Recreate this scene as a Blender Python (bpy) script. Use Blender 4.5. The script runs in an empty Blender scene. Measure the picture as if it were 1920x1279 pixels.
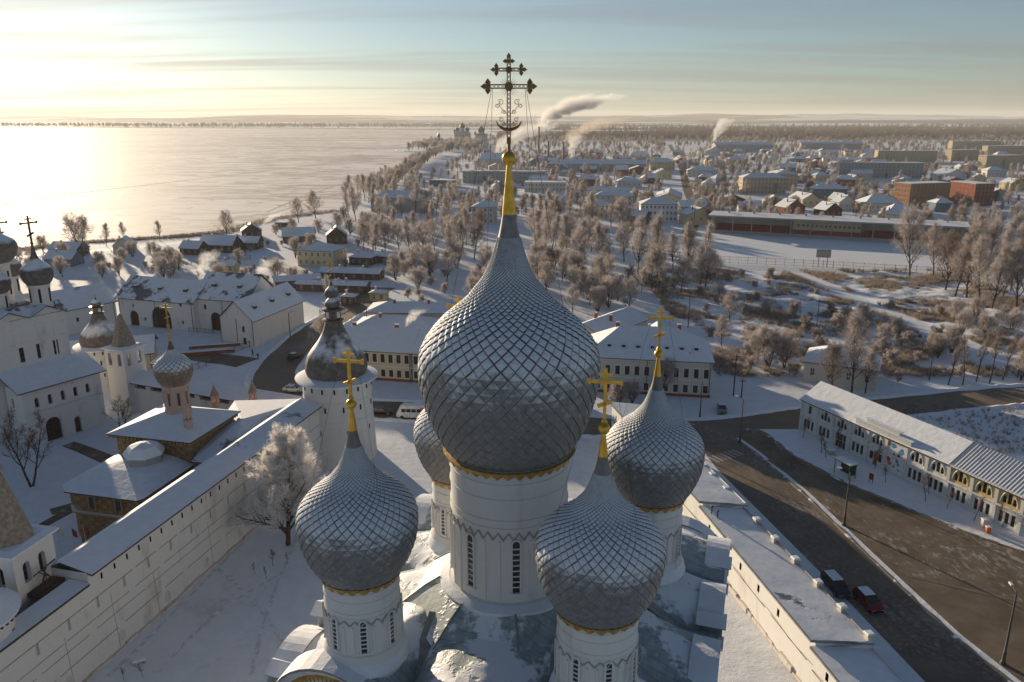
import bpy, math, random
from math import radians, sin, cos, pi, sqrt, atan2, tan
from mathutils import Vector, Matrix, noise as mnoise
S = bpy.context.scene
COL = S.collection
# ------------------------------------------------------------------ camera
CAM_H = 55.5; PITCH = radians(15.84); FPX = 1480.0
cd = bpy.data.cameras.new('camera'); cam = bpy.data.objects.new('camera', cd); COL.objects.link(cam)
cam.location = (0, 0, CAM_H); cam.rotation_euler = (radians(90) - PITCH, 0, 0)
cd.sensor_width = 36; cd.lens = FPX / 1920 * 36; cd.clip_start = 0.5; cd.clip_end = 60000
S.camera = cam
# ------------------------------------------------------------------ light
SUN_AZ = radians(-33.0)      # left of straight ahead
SUN_EL = radians(9.0)
sdir = Vector((sin(SUN_AZ) * cos(SUN_EL), cos(SUN_AZ) * cos(SUN_EL), sin(SUN_EL)))
sl = bpy.data.lights.new('sun', 'SUN'); sl.energy = 5.0; sl.angle = radians(0.6); sl.color = (1.0, 0.80, 0.56)
so = bpy.data.objects.new('sun', sl); COL.objects.link(so); so.location = (-60, 90, 120)
so.rotation_euler = (-sdir).to_track_quat('-Z', 'Y').to_euler()
W = bpy.data.worlds.new('World'); S.world = W; W.use_nodes = True
nt = W.node_tree; nt.nodes.clear()
def wn(t, **k):
    n = nt.nodes.new(t)
    for a, b in k.items(): setattr(n, a, b)
    return n
sky = wn('ShaderNodeTexSky', sky_type='NISHITA', sun_disc=False, sun_elevation=SUN_EL, sun_rotation=SUN_AZ,
         altitude=100, air_density=1.0, dust_density=0.35, ozone_density=3.0)
tc = wn('ShaderNodeTexCoord'); sep = wn('ShaderNodeSeparateXYZ'); nt.links.new(tc.outputs['Generated'], sep.inputs[0])
def wmath(op, a, b=None, c=None, clamp=False):
    n = wn('ShaderNodeMath', operation=op, use_clamp=clamp)
    for i, x in enumerate((a, b, c)):
        if x is None: continue
        if isinstance(x, (int, float)): n.inputs[i].default_value = x
        else: nt.links.new(x, n.inputs[i])
    return n.outputs[0]
zz = wmath('ADD', wmath('MAXIMUM', sep.outputs[2], 0.0), 0.045)
cx = wmath('DIVIDE', sep.outputs[0], zz); cy = wmath('DIVIDE', sep.outputs[1], zz)
cmb = wn('ShaderNodeCombineXYZ'); nt.links.new(wmath('MULTIPLY', cx, 0.16), cmb.inputs[0]); nt.links.new(wmath('MULTIPLY', cy, 0.75), cmb.inputs[1])
cn = wn('ShaderNodeTexNoise'); cn.inputs['Scale'].default_value = 1.0; cn.inputs['Detail'].default_value = 5; cn.inputs['Roughness'].default_value = 0.55
cn.inputs['Distortion'].default_value = 0.5
nt.links.new(cmb.outputs[0], cn.inputs['Vector'])
cr = wn('ShaderNodeMapRange', interpolation_type='SMOOTHSTEP'); cr.inputs[1].default_value = 0.42; cr.inputs[2].default_value = 0.68
nt.links.new(cn.outputs['Fac'], cr.inputs[0])
cover = cr.outputs[0]
# thin stratus: greyer and pinker than the clear sky between
bw = wn('ShaderNodeRGBToBW'); nt.links.new(sky.outputs[0], bw.inputs[0])
cc = wn('ShaderNodeMixRGB', blend_type='MULTIPLY'); cc.inputs[0].default_value = 1; cc.inputs[2].default_value = (0.97, 0.97, 1.02, 1)
kk = wmath('DIVIDE', 1.0, wmath('ADD', wmath('MULTIPLY', bw.outputs[0], 0.075), 1.0))   # cloud veils even out the glare
csc = wn('ShaderNodeVectorMath', operation='SCALE'); nt.links.new(sky.outputs[0], csc.inputs[0]); nt.links.new(kk, csc.inputs['Scale'])
mxl = wn('ShaderNodeMixRGB'); mxl.inputs[0].default_value = 0.45; nt.links.new(csc.outputs[0], mxl.inputs[1]); nt.links.new(wmath('MULTIPLY', kk, bw.outputs[0]), mxl.inputs[2])
nt.links.new(mxl.outputs[0], cc.inputs[1])
mx = wn('ShaderNodeMixRGB'); nt.links.new(wmath('ADD', wmath('MULTIPLY', cover, 0.52), 0.44), mx.inputs[0]); 
tint = wn('ShaderNodeMixRGB', blend_type='MULTIPLY'); tint.inputs[0].default_value = 1; tint.inputs[2].default_value = (0.84, 1.01, 1.08, 1)
ds = wn('ShaderNodeMixRGB'); ds.inputs[0].default_value = 0.34; nt.links.new(sky.outputs[0], ds.inputs[1]); nt.links.new(bw.outputs[0], ds.inputs[2]); nt.links.new(ds.outputs[0], tint.inputs[1]); nt.links.new(tint.outputs[0], mx.inputs[1]); nt.links.new(cc.outputs[0], mx.inputs[2])
bg = wn('ShaderNodeBackground'); bg.inputs[1].default_value = 0.074
nt.links.new(mx.outputs[0], bg.inputs[0])
wo = wn('ShaderNodeOutputWorld'); nt.links.new(bg.outputs[0], wo.inputs[0])
S.view_settings.view_transform = 'Standard'; S.view_settings.look = 'None'; S.view_settings.exposure = 0.65; S.view_settings.gamma = 1
S.render.engine = 'CYCLES'
S.cycles.max_bounces = 5; S.cycles.diffuse_bounces = 3; S.cycles.glossy_bounces = 2; S.cycles.transmission_bounces = 2
S.cycles.volume_bounces = 1; S.cycles.transparent_max_bounces = 8; S.cycles.caustics_reflective = False; S.cycles.caustics_refractive = False
S.cycles.use_denoising = True; S.cycles.sample_clamp_indirect = 6
S.cycles.volume_step_rate = 1.0; S.cycles.volume_max_steps = 128
# ------------------------------------------------------------------ measuring helpers (photo survey -> ground positions)
def G(px, py, z=0.0):
    a = (px - 960) / FPX; b = -(py - 639.5) / FPX
    d = (a, cos(PITCH) + b * sin(PITCH), -sin(PITCH) + b * cos(PITCH))
    t = (z - CAM_H) / d[2]
    return Vector((d[0] * t, d[1] * t, z))
def V2(v): return Vector((v[0], v[1]))
# ------------------------------------------------------------------ materials
MATS = {}
class NT:
    def __init__(s, name):
        s.m = bpy.data.materials.new(name); s.m.use_nodes = True; s.t = s.m.node_tree
        s.b = s.t.nodes['Principled BSDF']; s.pos = None
    def n(s, t, **k):
        x = s.t.nodes.new(t)
        for a, b in k.items(): setattr(x, a, b)
        return x
    def link(s, a, b): s.t.links.new(a, b)
    def P(s):
        if s.pos is None: s.pos = s.n('ShaderNodeNewGeometry').outputs['Position']
        return s.pos
    def geo(s): return s.n('ShaderNodeNewGeometry')
    def noise(s, scale, detail=3, rough=0.55, vec=None, stretch=None, dist=0.0):
        x = s.n('ShaderNodeTexNoise'); x.inputs['Scale'].default_value = scale; x.inputs['Detail'].default_value = detail
        x.inputs['Roughness'].default_value = rough; x.inputs['Distortion'].default_value = dist
        v = vec or s.P()
        if stretch:
            m = s.n('ShaderNodeMapping'); m.inputs['Scale'].default_value = stretch; s.link(v, m.inputs[0]); v = m.outputs[0]
        s.link(v, x.inputs['Vector']); return x.outputs['Fac']
    def ramp(s, v, lo, hi, a=0.0, b=1.0):
        x = s.n('ShaderNodeMapRange', interpolation_type='SMOOTHSTEP')
        for i, q in enumerate((lo, hi, a, b)): x.inputs[i + 1].default_value = q
        s.link(v, x.inputs[0]); return x.outputs[0]
    def math(s, op, a, b=None):
        x = s.n('ShaderNodeMath', operation=op)
        for i, q in enumerate((a, b)):
            if q is None: continue
            if isinstance(q, (int, float)): x.inputs[i].default_value = q
            else: s.link(q, x.inputs[i])
        return x.outputs[0]
    def mix(s, f, a, b):
        x = s.n('ShaderNodeMixRGB')
        for i, q in enumerate((f, a, b)):
            if isinstance(q, (int, float)): x.inputs[i].default_value = q
            elif isinstance(q, tuple): x.inputs[i].default_value = q + (1,)
            else: s.link(q, x.inputs[i])
        return x.outputs[0]
    def bump(s, h, strength=0.4, dist=0.05):
        x = s.n('ShaderNodeBump'); x.inputs['Strength'].default_value = strength; x.inputs['Distance'].default_value = dist
        s.link(h, x.inputs['Height']); s.link(x.outputs[0], s.b.inputs['Normal'])
    def out(s, col, rough=0.8, metal=0.0, spec=0.3):
        if isinstance(col, tuple): s.b.inputs['Base Color'].default_value = col + (1,)
        else: s.link(col, s.b.inputs['Base Color'])
        if isinstance(rough, (int, float)): s.b.inputs['Roughness'].default_value = rough
        else: s.link(rough, s.b.inputs['Roughness'])
        s.b.inputs['Metallic'].default_value = metal
        s.b.inputs['Specular IOR Level'].default_value = spec
        MATS[s.m.name] = s.m; return s.m
SNOW = (0.79, 0.83, 0.89)
def m_plain(name, col, rough=0.7, metal=0.0, var=0.18, scale=1.5, spec=0.3):
    k = NT(name); n = k.noise(scale, 4)
    d = tuple(c * (1 - var) for c in col); u = tuple(min(1, c * (1 + var * 0.6)) for c in col)
    return k.out(k.mix(k.ramp(n, 0.3, 0.7), d, u), rough, metal, spec)
def m_plaster(name, col, grime=(0.30, 0.27, 0.23), amt=0.5, scale=0.35):
    k = NT(name); a = k.noise(scale, 6, 0.65, stretch=(1, 1, 0.35)); b = k.noise(scale * 9, 3)
    f = k.math('MULTIPLY', k.ramp(a, 0.52, 0.80), amt)
    c = k.mix(f, col, grime); c = k.mix(k.ramp(b, 0.35, 0.75, 0, 0.16), c, tuple(x * 0.7 for x in col))
    k.bump(b, 0.25, 0.03); return k.out(c, 0.9, 0, 0.15)
def m_snowroof(name, under, cover=0.75, scale=0.25, stretch=None):
    k = NT(name); a = k.noise(scale, 5, 0.62, stretch=stretch); b = k.noise(scale * 7, 3)
    mask = k.ramp(k.math('ADD', a, k.math('MULTIPLY', k.math('SUBTRACT', b, 0.5), 0.25)), 0.62 - cover * 0.5, 0.70 - cover * 0.5)
    c = k.mix(k.ramp(b, 0.3, 0.7), tuple(x * 0.8 for x in under), under)
    s = k.mix(k.ramp(b, 0.35, 0.75), tuple(x * 0.93 for x in SNOW), SNOW)
    k.bump(k.math('ADD', k.math('MULTIPLY', mask, 1.5), b), 0.5, 0.06)
    return k.out(k.mix(mask, c, s), 0.75, 0, 0.2)
m_snowroof('roof_full', (0.24, 0.25, 0.26), 0.68, 0.12)
m_snowroof('roof_grey', (0.17, 0.18, 0.20), 0.36, 0.13)
m_snowroof('roof_seam', (0.26, 0.29, 0.28), 0.52, 0.30)
def _croof():
    # sheet-metal roof in standing seams, snow lying in drifts
    k = NT('roof_cathedral'); a = k.noise(0.26, 5, 0.62); b = k.noise(1.8, 3); tcx = k.n('ShaderNodeTexCoord'); w1 = k.n('ShaderNodeTexBrick'); w1.inputs['Scale'].default_value = 1.0; w1.inputs['Brick Width'].default_value = 2.4; w1.inputs['Row Height'].default_value = 0.62; w1.inputs['Mortar Size'].default_value = 0.022; w1.inputs['Color1'].default_value = (1, 1, 1, 1); w1.inputs['Color2'].default_value = (0.9, 0.9, 0.9, 1); w1.inputs['Mortar'].default_value = (0.6, 0.6, 0.6, 1); k.link(tcx.outputs['Object'], w1.inputs['Vector'])
    sp = k.n('ShaderNodeSeparateXYZ'); k.link(k.geo().outputs['Normal'], sp.inputs[0])
    mask = k.ramp(k.math('ADD', k.math('ADD', a, k.math('MULTIPLY', k.math('SUBTRACT', b, 0.5), 0.28)), k.math('MULTIPLY', k.math('SUBTRACT', sp.outputs[2], 0.9), 0.5)), 0.42, 0.53)
    met = k.mix(k.ramp(b, 0.3, 0.7), (0.28, 0.34, 0.36), (0.40, 0.46, 0.47)); mm = k.n('ShaderNodeMixRGB'); mm.blend_type = 'MULTIPLY'; mm.inputs[0].default_value = 1; k.link(met, mm.inputs[1]); k.link(w1.outputs['Color'], mm.inputs[2])
    k.bump(k.math('ADD', k.math('MULTIPLY', mask, 1.6), k.math('ADD', k.math('MULTIPLY', w1.outputs['Fac'], 0.5), k.math('MULTIPLY', b, 0.5))), 0.6, 0.07)
    return k.out(k.mix(mask, mm.outputs[0], SNOW), k.ramp(mask, 0, 1, 0.45, 0.75), 0, 0.35)
_croof()
m_snowroof('slush', (0.24, 0.20, 0.165), 0.10, 0.55)
m_plain('track_grey', (0.185, 0.155, 0.125), 0.9, 0, 0.25, 0.8, 0.1); m_snowroof('trodden', (0.64, 0.66, 0.71), 0.3, 1.2)
m_snowroof('roof_brown', (0.16, 0.10, 0.075), 0.78, 0.2)
m_plaster('plaster_white', (0.71, 0.70, 0.68), amt=0.55, scale=0.5)
m_plaster('plaster_wall', (0.70, 0.69, 0.66), (0.34, 0.29, 0.24), 0.75, 0.30)
m_plaster('plaster_old', (0.62, 0.57, 0.52), (0.30, 0.13, 0.08), 0.9, 1.3)
m_plaster('plaster_cream', (0.66, 0.54, 0.34), amt=0.35)
m_plaster('plaster_yellow', (0.62, 0.50, 0.24), amt=0.35)
m_plaster('plaster_pale', (0.60, 0.56, 0.48), amt=0.4)
m_plaster('plaster_grey', (0.38, 0.37, 0.35), amt=0.45)
m_plaster('brick_red', (0.27, 0.085, 0.055), (0.12, 0.05, 0.04), 0.5, 0.8)
m_plaster('brick_orange', (0.36, 0.19, 0.105), (0.2, 0.1, 0.05), 0.4, 0.8)
m_plaster('panel_tan', (0.50, 0.40, 0.27), amt=0.4)
m_plaster('wood_wall', (0.12, 0.075, 0.05), (0.05, 0.04, 0.035), 0.6, 0.7)
m_plaster('wood_blue', (0.16, 0.22, 0.26), (0.1, 0.1, 0.1), 0.5, 0.7)
m_plaster('drum_red', (0.50, 0.36, 0.30), (0.28, 0.11, 0.07), 0.9, 1.6)
m_plaster('facet_ochre', (0.31, 0.215, 0.105), (0.25, 0.09, 0.05), 0.55, 1.0)
m_plaster('facet_red', (0.25, 0.145, 0.075), (0.16, 0.05, 0.04), 0.5, 1.0)
m_plain('gold', (0.72, 0.44, 0.07), 0.38, 0.75, 0.2, 2.0)
m_plain('gold_dull', (0.50, 0.30, 0.07), 0.55, 0.35, 0.35, 3.0)
m_plain('cross_bronze', (0.24, 0.14, 0.065), 0.5, 0.6, 0.3, 3.0)
m_plain('dark_metal', (0.055, 0.055, 0.06), 0.55, 0.3)
m_plain('iron', (0.10, 0.09, 0.085), 0.6, 0.3)
m_plain('slate_dome', (0.13, 0.105, 0.095), 0.42, 0.55, 0.25, 1.2)
m_plain('grey_metal', (0.28, 0.30, 0.30), 0.5, 0.4, 0.2)
m_plain('wood_tent', (0.30, 0.255, 0.20), 0.85, 0, 0.3, 2.5)
m_plain('wood_dark', (0.085, 0.055, 0.04), 0.85, 0, 0.3, 2.0)
m_plain('glass_dark', (0.030, 0.032, 0.038), 0.18, 0, 0.3, 0.8, 0.5)
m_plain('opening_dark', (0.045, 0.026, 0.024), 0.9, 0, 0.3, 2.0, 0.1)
m_plain('white_paint', (0.74, 0.73, 0.70), 0.6)
m_plain('mortar_line', (0.27, 0.235, 0.20), 0.95, 0, 0.3, 1.0, 0.1)
m_plain('tyre', (0.018, 0.018, 0.02), 0.85); m_plain('rim', (0.35, 0.35, 0.36), 0.4, 0.7)
m_plain('car_black', (0.012, 0.014, 0.018), 0.22, 0.1, 0.1, 1, 0.5); m_plain('car_red', (0.20, 0.010, 0.014), 0.25, 0.1, 0.1, 1, 0.5)
m_plain('car_silver', (0.22, 0.24, 0.25), 0.3, 0.5, 0.1); m_plain('car_white', (0.72, 0.72, 0.70), 0.35)
m_plain('orange_paint', (0.62, 0.17, 0.03), 0.5); m_plain('red_paint', (0.42, 0.025, 0.03), 0.55); m_plain('blue_paint', (0.08, 0.28, 0.50), 0.5)
m_plain('green_paint', (0.06, 0.26, 0.12), 0.5); m_plain('seat_red', (0.26, 0.028, 0.03), 0.6); m_plain('lamp_white', (0.75, 0.75, 0.72), 0.4)
m_plain('skin', (0.5, 0.3, 0.22), 0.6); m_plain('cloth_dark', (0.035, 0.035, 0.04), 0.9); m_plain('door_orange', (0.48, 0.12, 0.02), 0.6)
def _snow():
    k = NT('snow'); a = k.noise(0.9, 5); b = k.noise(7, 3)
    k.bump(k.math('ADD', k.math('MULTIPLY', a, 2.0), k.math('MULTIPLY', b, 0.4)), 0.30, 0.12)
    return k.out(k.mix(k.ramp(a, 0.35, 0.7), tuple(x * 0.92 for x in SNOW), SNOW), 0.7, 0, 0.2)
_snow()
def _scale(name='scale_metal', c0=(0.150, 0.154, 0.156), c1=(0.245, 0.248, 0.246), c2=(0.19, 0.170, 0.145)):
    # grey weathered shingle metal; snow lies on the middle of every shingle that faces up
    k = NT(name); g = k.geo(); sp = k.n('ShaderNodeSeparateXYZ'); k.link(g.outputs['True Normal'], sp.inputs[0])
    at = k.n('ShaderNodeAttribute'); at.attribute_name = 'core'
    big = k.noise(0.45, 4); fine = k.noise(2.6, 3); spot = k.noise(5.0, 2)
    up = k.math('ADD', sp.outputs[2], k.math('ADD', k.math('MULTIPLY', k.math('SUBTRACT', big, 0.5), 0.95), k.math('MULTIPLY', k.math('SUBTRACT', fine, 0.5), 0.60)))
    lo = k.ramp(up, 0.02, 0.52)
    edge = k.ramp(k.math('ADD', at.outputs['Fac'], k.math('MULTIPLY', k.math('SUBTRACT', spot, 0.5), 0.25)), 0.42, 0.68)
    snow = k.math('MULTIPLY', lo, edge)
    ce = k.ramp(at.outputs['Fac'], 0.03, 0.5); met = k.mix(k.ramp(fine, 0.25, 0.75), c0, c1); met = k.mix(ce, (0.062, 0.064, 0.066), met)  # rims darkened in the colour: shingle edge plus painted shade line at each overlap
    met = k.mix(k.ramp(big, 0.4, 0.75, 0, 0.5), met, c2)
    k.bump(k.math('ADD', k.math('MULTIPLY', snow, 2.0), k.math('MULTIPLY', spot, 0.5)), 0.35, 0.02)
    return k.out(k.mix(snow, met, (0.68, 0.73, 0.79)), k.ramp(snow, 0, 1, 0.42, 0.75), 0.0, 0.45)
_scale(); _scale('scale_brown', (0.13, 0.085, 0.06), (0.22, 0.15, 0.11), (0.17, 0.10, 0.07))
def _neck():
    k = NT('neck_metal'); n = k.noise(1.5, 4); b = k.noise(0.7, 5, stretch=(1, 1, 0.3))
    sp = k.n('ShaderNodeSeparateXYZ'); k.link(k.geo().outputs['Normal'], sp.inputs[0])
    sn = k.ramp(k.math('ADD', sp.outputs[2], k.math('MULTIPLY', k.math('SUBTRACT', b, 0.5), 1.2)), 0.40, 0.75)
    c = k.mix(k.ramp(n, 0.3, 0.7), (0.15, 0.15, 0.15), (0.23, 0.225, 0.215))
    return k.out(k.mix(sn, c, SNOW), 0.5, 0.1, 0.4)
_neck()
def _pear():
    k = NT('pear_metal'); n = k.noise(1.3, 4); b = k.noise(0.5, 5)
    sp = k.n('ShaderNodeSeparateXYZ'); k.link(k.geo().outputs['Normal'], sp.inputs[0])
    sn = k.ramp(k.math('ADD', sp.outputs[2], k.math('MULTIPLY', k.math('SUBTRACT', b, 0.5), 0.9)), 0.40, 0.74)
    c = k.mix(k.ramp(n, 0.3, 0.7), (0.088, 0.078, 0.074), (0.16, 0.144, 0.136))
    return k.out(k.mix(sn, c, SNOW), 0.55, 0.0, 0.35)
_pear()
def _asphalt():
    k = NT('asphalt'); a = k.noise(0.16, 5, 0.6); b = k.noise(1.6, 4, 0.65); c = k.noise(0.06, 4)
    col = k.mix(k.ramp(a, 0.3, 0.7), (0.10, 0.078, 0.058), (0.20, 0.155, 0.112))
    slush = k.ramp(k.math('ADD', k.math('MULTIPLY', b, 0.55), k.math('MULTIPLY', c, 0.6)), 0.58, 0.78)
    col = k.mix(k.math('MULTIPLY', slush, 0.6), col, (0.42, 0.41, 0.40))
    k.bump(b, 0.2, 0.02); return k.out(col, k.ramp(a, 0.3, 0.7, 0.5, 0.85), 0, 0.3)
_asphalt()
def _square():
    k = NT('square_paving'); a = k.noise(0.22, 5, 0.62); b = k.noise(1.1, 5, 0.7, stretch=(1, 0.45, 1)); c = k.noise(0.05, 4)
    col = k.mix(k.ramp(a, 0.3, 0.72), (0.120, 0.090, 0.066), (0.20, 0.158, 0.118))
    sn = k.ramp(k.math('ADD', k.math('MULTIPLY', b, 0.65), k.math('MULTIPLY', c, 0.5)), 0.62, 0.76)
    col = k.mix(k.math('MULTIPLY', sn, 0.55), col, (0.60, 0.60, 0.60)); k.bump(b, 0.2, 0.02)
    return k.out(col, 0.85, 0, 0.2)
_square()
def _ground():
    # town snow cover: trampled and earthy in places, wooded belts and open fields far out
    k = NT('ground_snow'); a = k.noise(0.045, 5, 0.6); b = k.noise(0.5, 5, 0.65); f = k.noise(6, 3)
    col = k.mix(k.ramp(b, 0.3, 0.75), tuple(x * 0.88 for x in SNOW), SNOW)
    earth = k.ramp(k.math('ADD', k.math('MULTIPLY', a, 0.7), k.math('MULTIPLY', b, 0.45)), 0.62, 0.78)
    col = k.mix(k.math('MULTIPLY', earth, 0.42), col, (0.26, 0.20, 0.16))
    sp = k.n('ShaderNodeSeparateXYZ'); k.link(k.P(), sp.inputs[0])
    far = k.ramp(sp.outputs[1], 1500, 2600)
    wood = k.ramp(k.noise(0.0011, 5, 0.6, stretch=(0.35, 1.1, 1)), 0.44, 0.52)
    col = k.mix(k.math('MULTIPLY', far, wood), col, (0.060, 0.058, 0.048))
    k.bump(k.math('ADD', b, k.math('MULTIPLY', f, 0.2)), 0.5, 0.25); return k.out(col, 0.8, 0, 0.15)
_ground()
def _hills():
    k = NT('hill_land'); w = k.ramp(k.noise(0.00065, 6, 0.62, stretch=(0.5, 1.0, 1)), 0.43, 0.50)
    n = k.noise(0.01, 4)
    return k.out(k.mix(w, (0.68, 0.69, 0.70), k.mix(n, (0.045, 0.046, 0.04), (0.085, 0.08, 0.066))), 0.9, 0, 0.1)
_hills()
def _lake():
    k = NT('lake_ice'); st = k.noise(0.05, 6, 0.66, stretch=(0.42, 1.0, 1), dist=1.4); big = k.noise(0.006, 4, stretch=(0.4, 1, 1)); f = k.noise(0.4, 3, stretch=(0.3, 1, 1))
    ice = k.ramp(k.math('ADD', k.math('MULTIPLY', st, 0.75), k.math('MULTIPLY', big, 0.35)), 0.50, 0.60)
    col = k.mix(ice, (0.85, 0.82, 0.79), (0.47, 0.44, 0.41))
    k.bump(k.math('ADD', st, k.math('MULTIPLY', f, 0.3)), 0.35, 0.5)
    return k.out(col, k.ramp(ice, 0, 1, 0.78, 0.68), 0, 0.15)
_lake()
def _twig(name, a, b):
    k = NT(name); n = k.noise(0.8, 3); o = k.n('ShaderNodeObjectInfo').outputs['Random']
    c = k.mix(k.ramp(n, 0.3, 0.7), a, b); c = k.mix(k.math('MULTIPLY', o, 0.35 if name != 'twig_white' else 0.0), c, tuple(x * 0.6 for x in a))
    m = k.out(c, 0.85, 0, 0.15)
    tr = k.n('ShaderNodeBsdfTranslucent'); k.link(c, tr.inputs['Color']); mxs = k.n('ShaderNodeMixShader'); mxs.inputs[0].default_value = 0.4
    om = next(x for x in k.t.nodes if x.type == 'OUTPUT_MATERIAL'); k.link(k.b.outputs[0], mxs.inputs[1]); k.link(tr.outputs[0], mxs.inputs[2]); k.link(mxs.outputs[0], om.inputs['Surface'])
    return m
_twig('twig_frost', (0.44, 0.385, 0.365), (0.66, 0.61, 0.585)); _twig('twig_white', (0.80, 0.76, 0.74), (0.88, 0.86, 0.84))
_twig('twig_brown', (0.22, 0.175, 0.155), (0.39, 0.325, 0.295)); _twig('twig_dark', (0.12, 0.085, 0.07), (0.20, 0.15, 0.125)); _twig('needle', (0.025, 0.040, 0.028), (0.07, 0.085, 0.065))
_twig('dry_grass', (0.24, 0.18, 0.13), (0.58, 0.52, 0.47))
m_plain('bark', (0.085, 0.06, 0.05), 0.95, 0, 0.35, 2.0, 0.1)
def MT(n): return MATS[n]
# ------------------------------------------------------------------ mesh tools
class MB:
    def __init__(s): s.v = []; s.f = []; s.m = []
    def add(s, vs, fs, mi=0):
        o = len(s.v); s.v += [tuple(q) for q in vs]
        for q in fs: s.f.append([i + o for i in q]); s.m.append(mi)
    def quad(s, a, b, c, d, mi=0): s.add((a, b, c, d), ((0, 1, 2, 3),), mi)
    def tri(s, a, b, c, mi=0): s.add((a, b, c), ((0, 1, 2),), mi)
    def box(s, c, d, rz=0, mi=0, tap=1.0):
        x, y, z = d[0] / 2, d[1] / 2, d[2] / 2; cs, sn = cos(rz), sin(rz); vs = []
        for k, (a, b, e) in enumerate(((-1, -1, -1), (1, -1, -1), (1, 1, -1), (-1, 1, -1), (-1, -1, 1), (1, -1, 1), (1, 1, 1), (-1, 1, 1))):
            t = tap if e > 0 else 1; px, py = a * x * t, b * y * t
            vs.append((c[0] + px * cs - py * sn, c[1] + px * sn + py * cs, c[2] + e * z))
        s.add(vs, ((0, 3, 2, 1), (4, 5, 6, 7), (0, 1, 5, 4), (1, 2, 6, 5), (2, 3, 7, 6), (3, 0, 4, 7)), mi)
    def bb(s, x0, x1, y0, y1, z0, z1, mi=0): s.box(((x0 + x1) / 2, (y0 + y1) / 2, (z0 + z1) / 2), (x1 - x0, y1 - y0, z1 - z0), 0, mi)
    def prism(s, poly, z0, z1, mi=0, mt=None):
        n = len(poly); vs = [(p[0], p[1], z0) for p in poly] + [(p[0], p[1], z1) for p in poly]
        s.add(vs, [(i, (i + 1) % n, n + (i + 1) % n, n + i) for i in range(n)], mi)
        s.add(vs, [tuple(range(n - 1, -1, -1))], mi); s.add(vs, [tuple(range(n, 2 * n))], mi if mt is None else mt)
    def lathe(s, prof, n=32, c=(0, 0), mi=0, rot=0.0, caps=True):
        vs = []
        for r, z in prof:
            for i in range(n):
                a = rot + 2 * pi * i / n; vs.append((c[0] + r * cos(a), c[1] + r * sin(a), z))
        fs = []
        for j in range(len(prof) - 1):
            for i in range(n):
                k = (i + 1) % n; fs.append((j * n + i, j * n + k, (j + 1) * n + k, (j + 1) * n + i))
        if caps:
            if prof[0][0] > 1e-3: fs.append(tuple(range(n - 1, -1, -1)))
            if prof[-1][0] > 1e-3: fs.append(tuple((len(prof) - 1) * n + i for i in range(n)))
        s.add(vs, fs, mi)
    def tube(s, pts, rad, n=5, mi=0, cap=True):
        pts = [Vector(p) for p in pts]; N = len(pts)
        if not hasattr(rad, '__len__'): rad = [rad] * N
        vs = []; up = None
        for i, p in enumerate(pts):
            t = (pts[min(i + 1, N - 1)] - pts[max(i - 1, 0)]); t = t.normalized() if t.length > 1e-9 else Vector((0, 0, 1))
            if up is None: up = t.orthogonal().normalized()
            else:
                up = up - t * up.dot(t); up = up.normalized() if up.length > 1e-6 else t.orthogonal().normalized()
            w = t.cross(up)
            for k in range(n):
                a = 2 * pi * k / n; vs.append(p + (up * cos(a) + w * sin(a)) * rad[i])
        fs = []
        for i in range(N - 1):
            for k in range(n):
                q = (k + 1) % n; fs.append((i * n + k, i * n + q, (i + 1) * n + q, (i + 1) * n + k))
        if cap: fs.append(tuple(range(n - 1, -1, -1))); fs.append(tuple((N - 1) * n + k for k in range(n)))
        s.add(vs, fs, mi)
    def beam(s, a, b, w, h, mi=0):
        # straight bar between two points, width w (horizontal), height h
        a = Vector(a); b = Vector(b); t = (b - a).normalized(); sx = t.cross(Vector((0, 0, 1)))
        sx = sx.normalized() if sx.length > 1e-4 else Vector((1, 0, 0)); up = sx.cross(t)
        vs = []
        for p in (a, b):
            for i, j in ((-1, -1), (1, -1), (1, 1), (-1, 1)): vs.append(p + sx * i * w / 2 + up * j * h / 2)
        s.add(vs, ((0, 1, 2, 3), (7, 6, 5, 4), (0, 4, 5, 1), (1, 5, 6, 2), (2, 6, 7, 3), (3, 7, 4, 0)), mi)
    def slab(s, pts, th, mi=0, mu=None):
        # sloping roof slab: pts = top outline, thickness th downwards; top mi, edges/underside mu
        n = len(pts); mu = mi if mu is None else mu
        vs = [tuple(p) for p in pts] + [(p[0], p[1], p[2] - th) for p in pts]
        s.add(vs, [tuple(range(n))], mi); s.add(vs, [tuple(range(2 * n - 1, n - 1, -1))] + [((i + 1) % n, i, n + i, n + (i + 1) % n) for i in range(n)], mu)
    def mesh(s, name, mats, smooth=None):
        me = bpy.data.meshes.new(name); me.from_pydata(s.v, [], s.f)
        for q in (mats if isinstance(mats, (list, tuple)) else [mats]): me.materials.append(MT(q) if isinstance(q, str) else q)
        if any(s.m): me.polygons.foreach_set('material_index', s.m)
        if smooth:
            me.polygons.foreach_set('use_smooth', [True] * len(me.polygons)); me.set_sharp_from_angle(angle=radians(smooth))
        me.update(); return me
    def build(s, name, mats, parent=None, smooth=None):
        return link(name, s.mesh(name, mats, smooth), parent)
def link(name, me, parent=None, loc=None, rz=0.0):
    o = bpy.data.objects.new(name, me); COL.objects.link(o)
    if parent is not None: o.parent = parent
    if loc is not None: o.location = loc
    if rz: o.rotation_euler = (0, 0, rz)
    return o
def tag(o, label, cat, group=None):
    o['label'] = label; o['category'] = cat
    if group: o['group'] = group
    return o
def thing(name, label, cat, loc=(0, 0, 0), rz=0.0, group=None):
    o = bpy.data.objects.new(name, None); COL.objects.link(o); o.empty_display_size = 0.5
    o.location = loc; o.rotation_euler = (0, 0, rz); return tag(o, label, cat, group)
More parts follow.
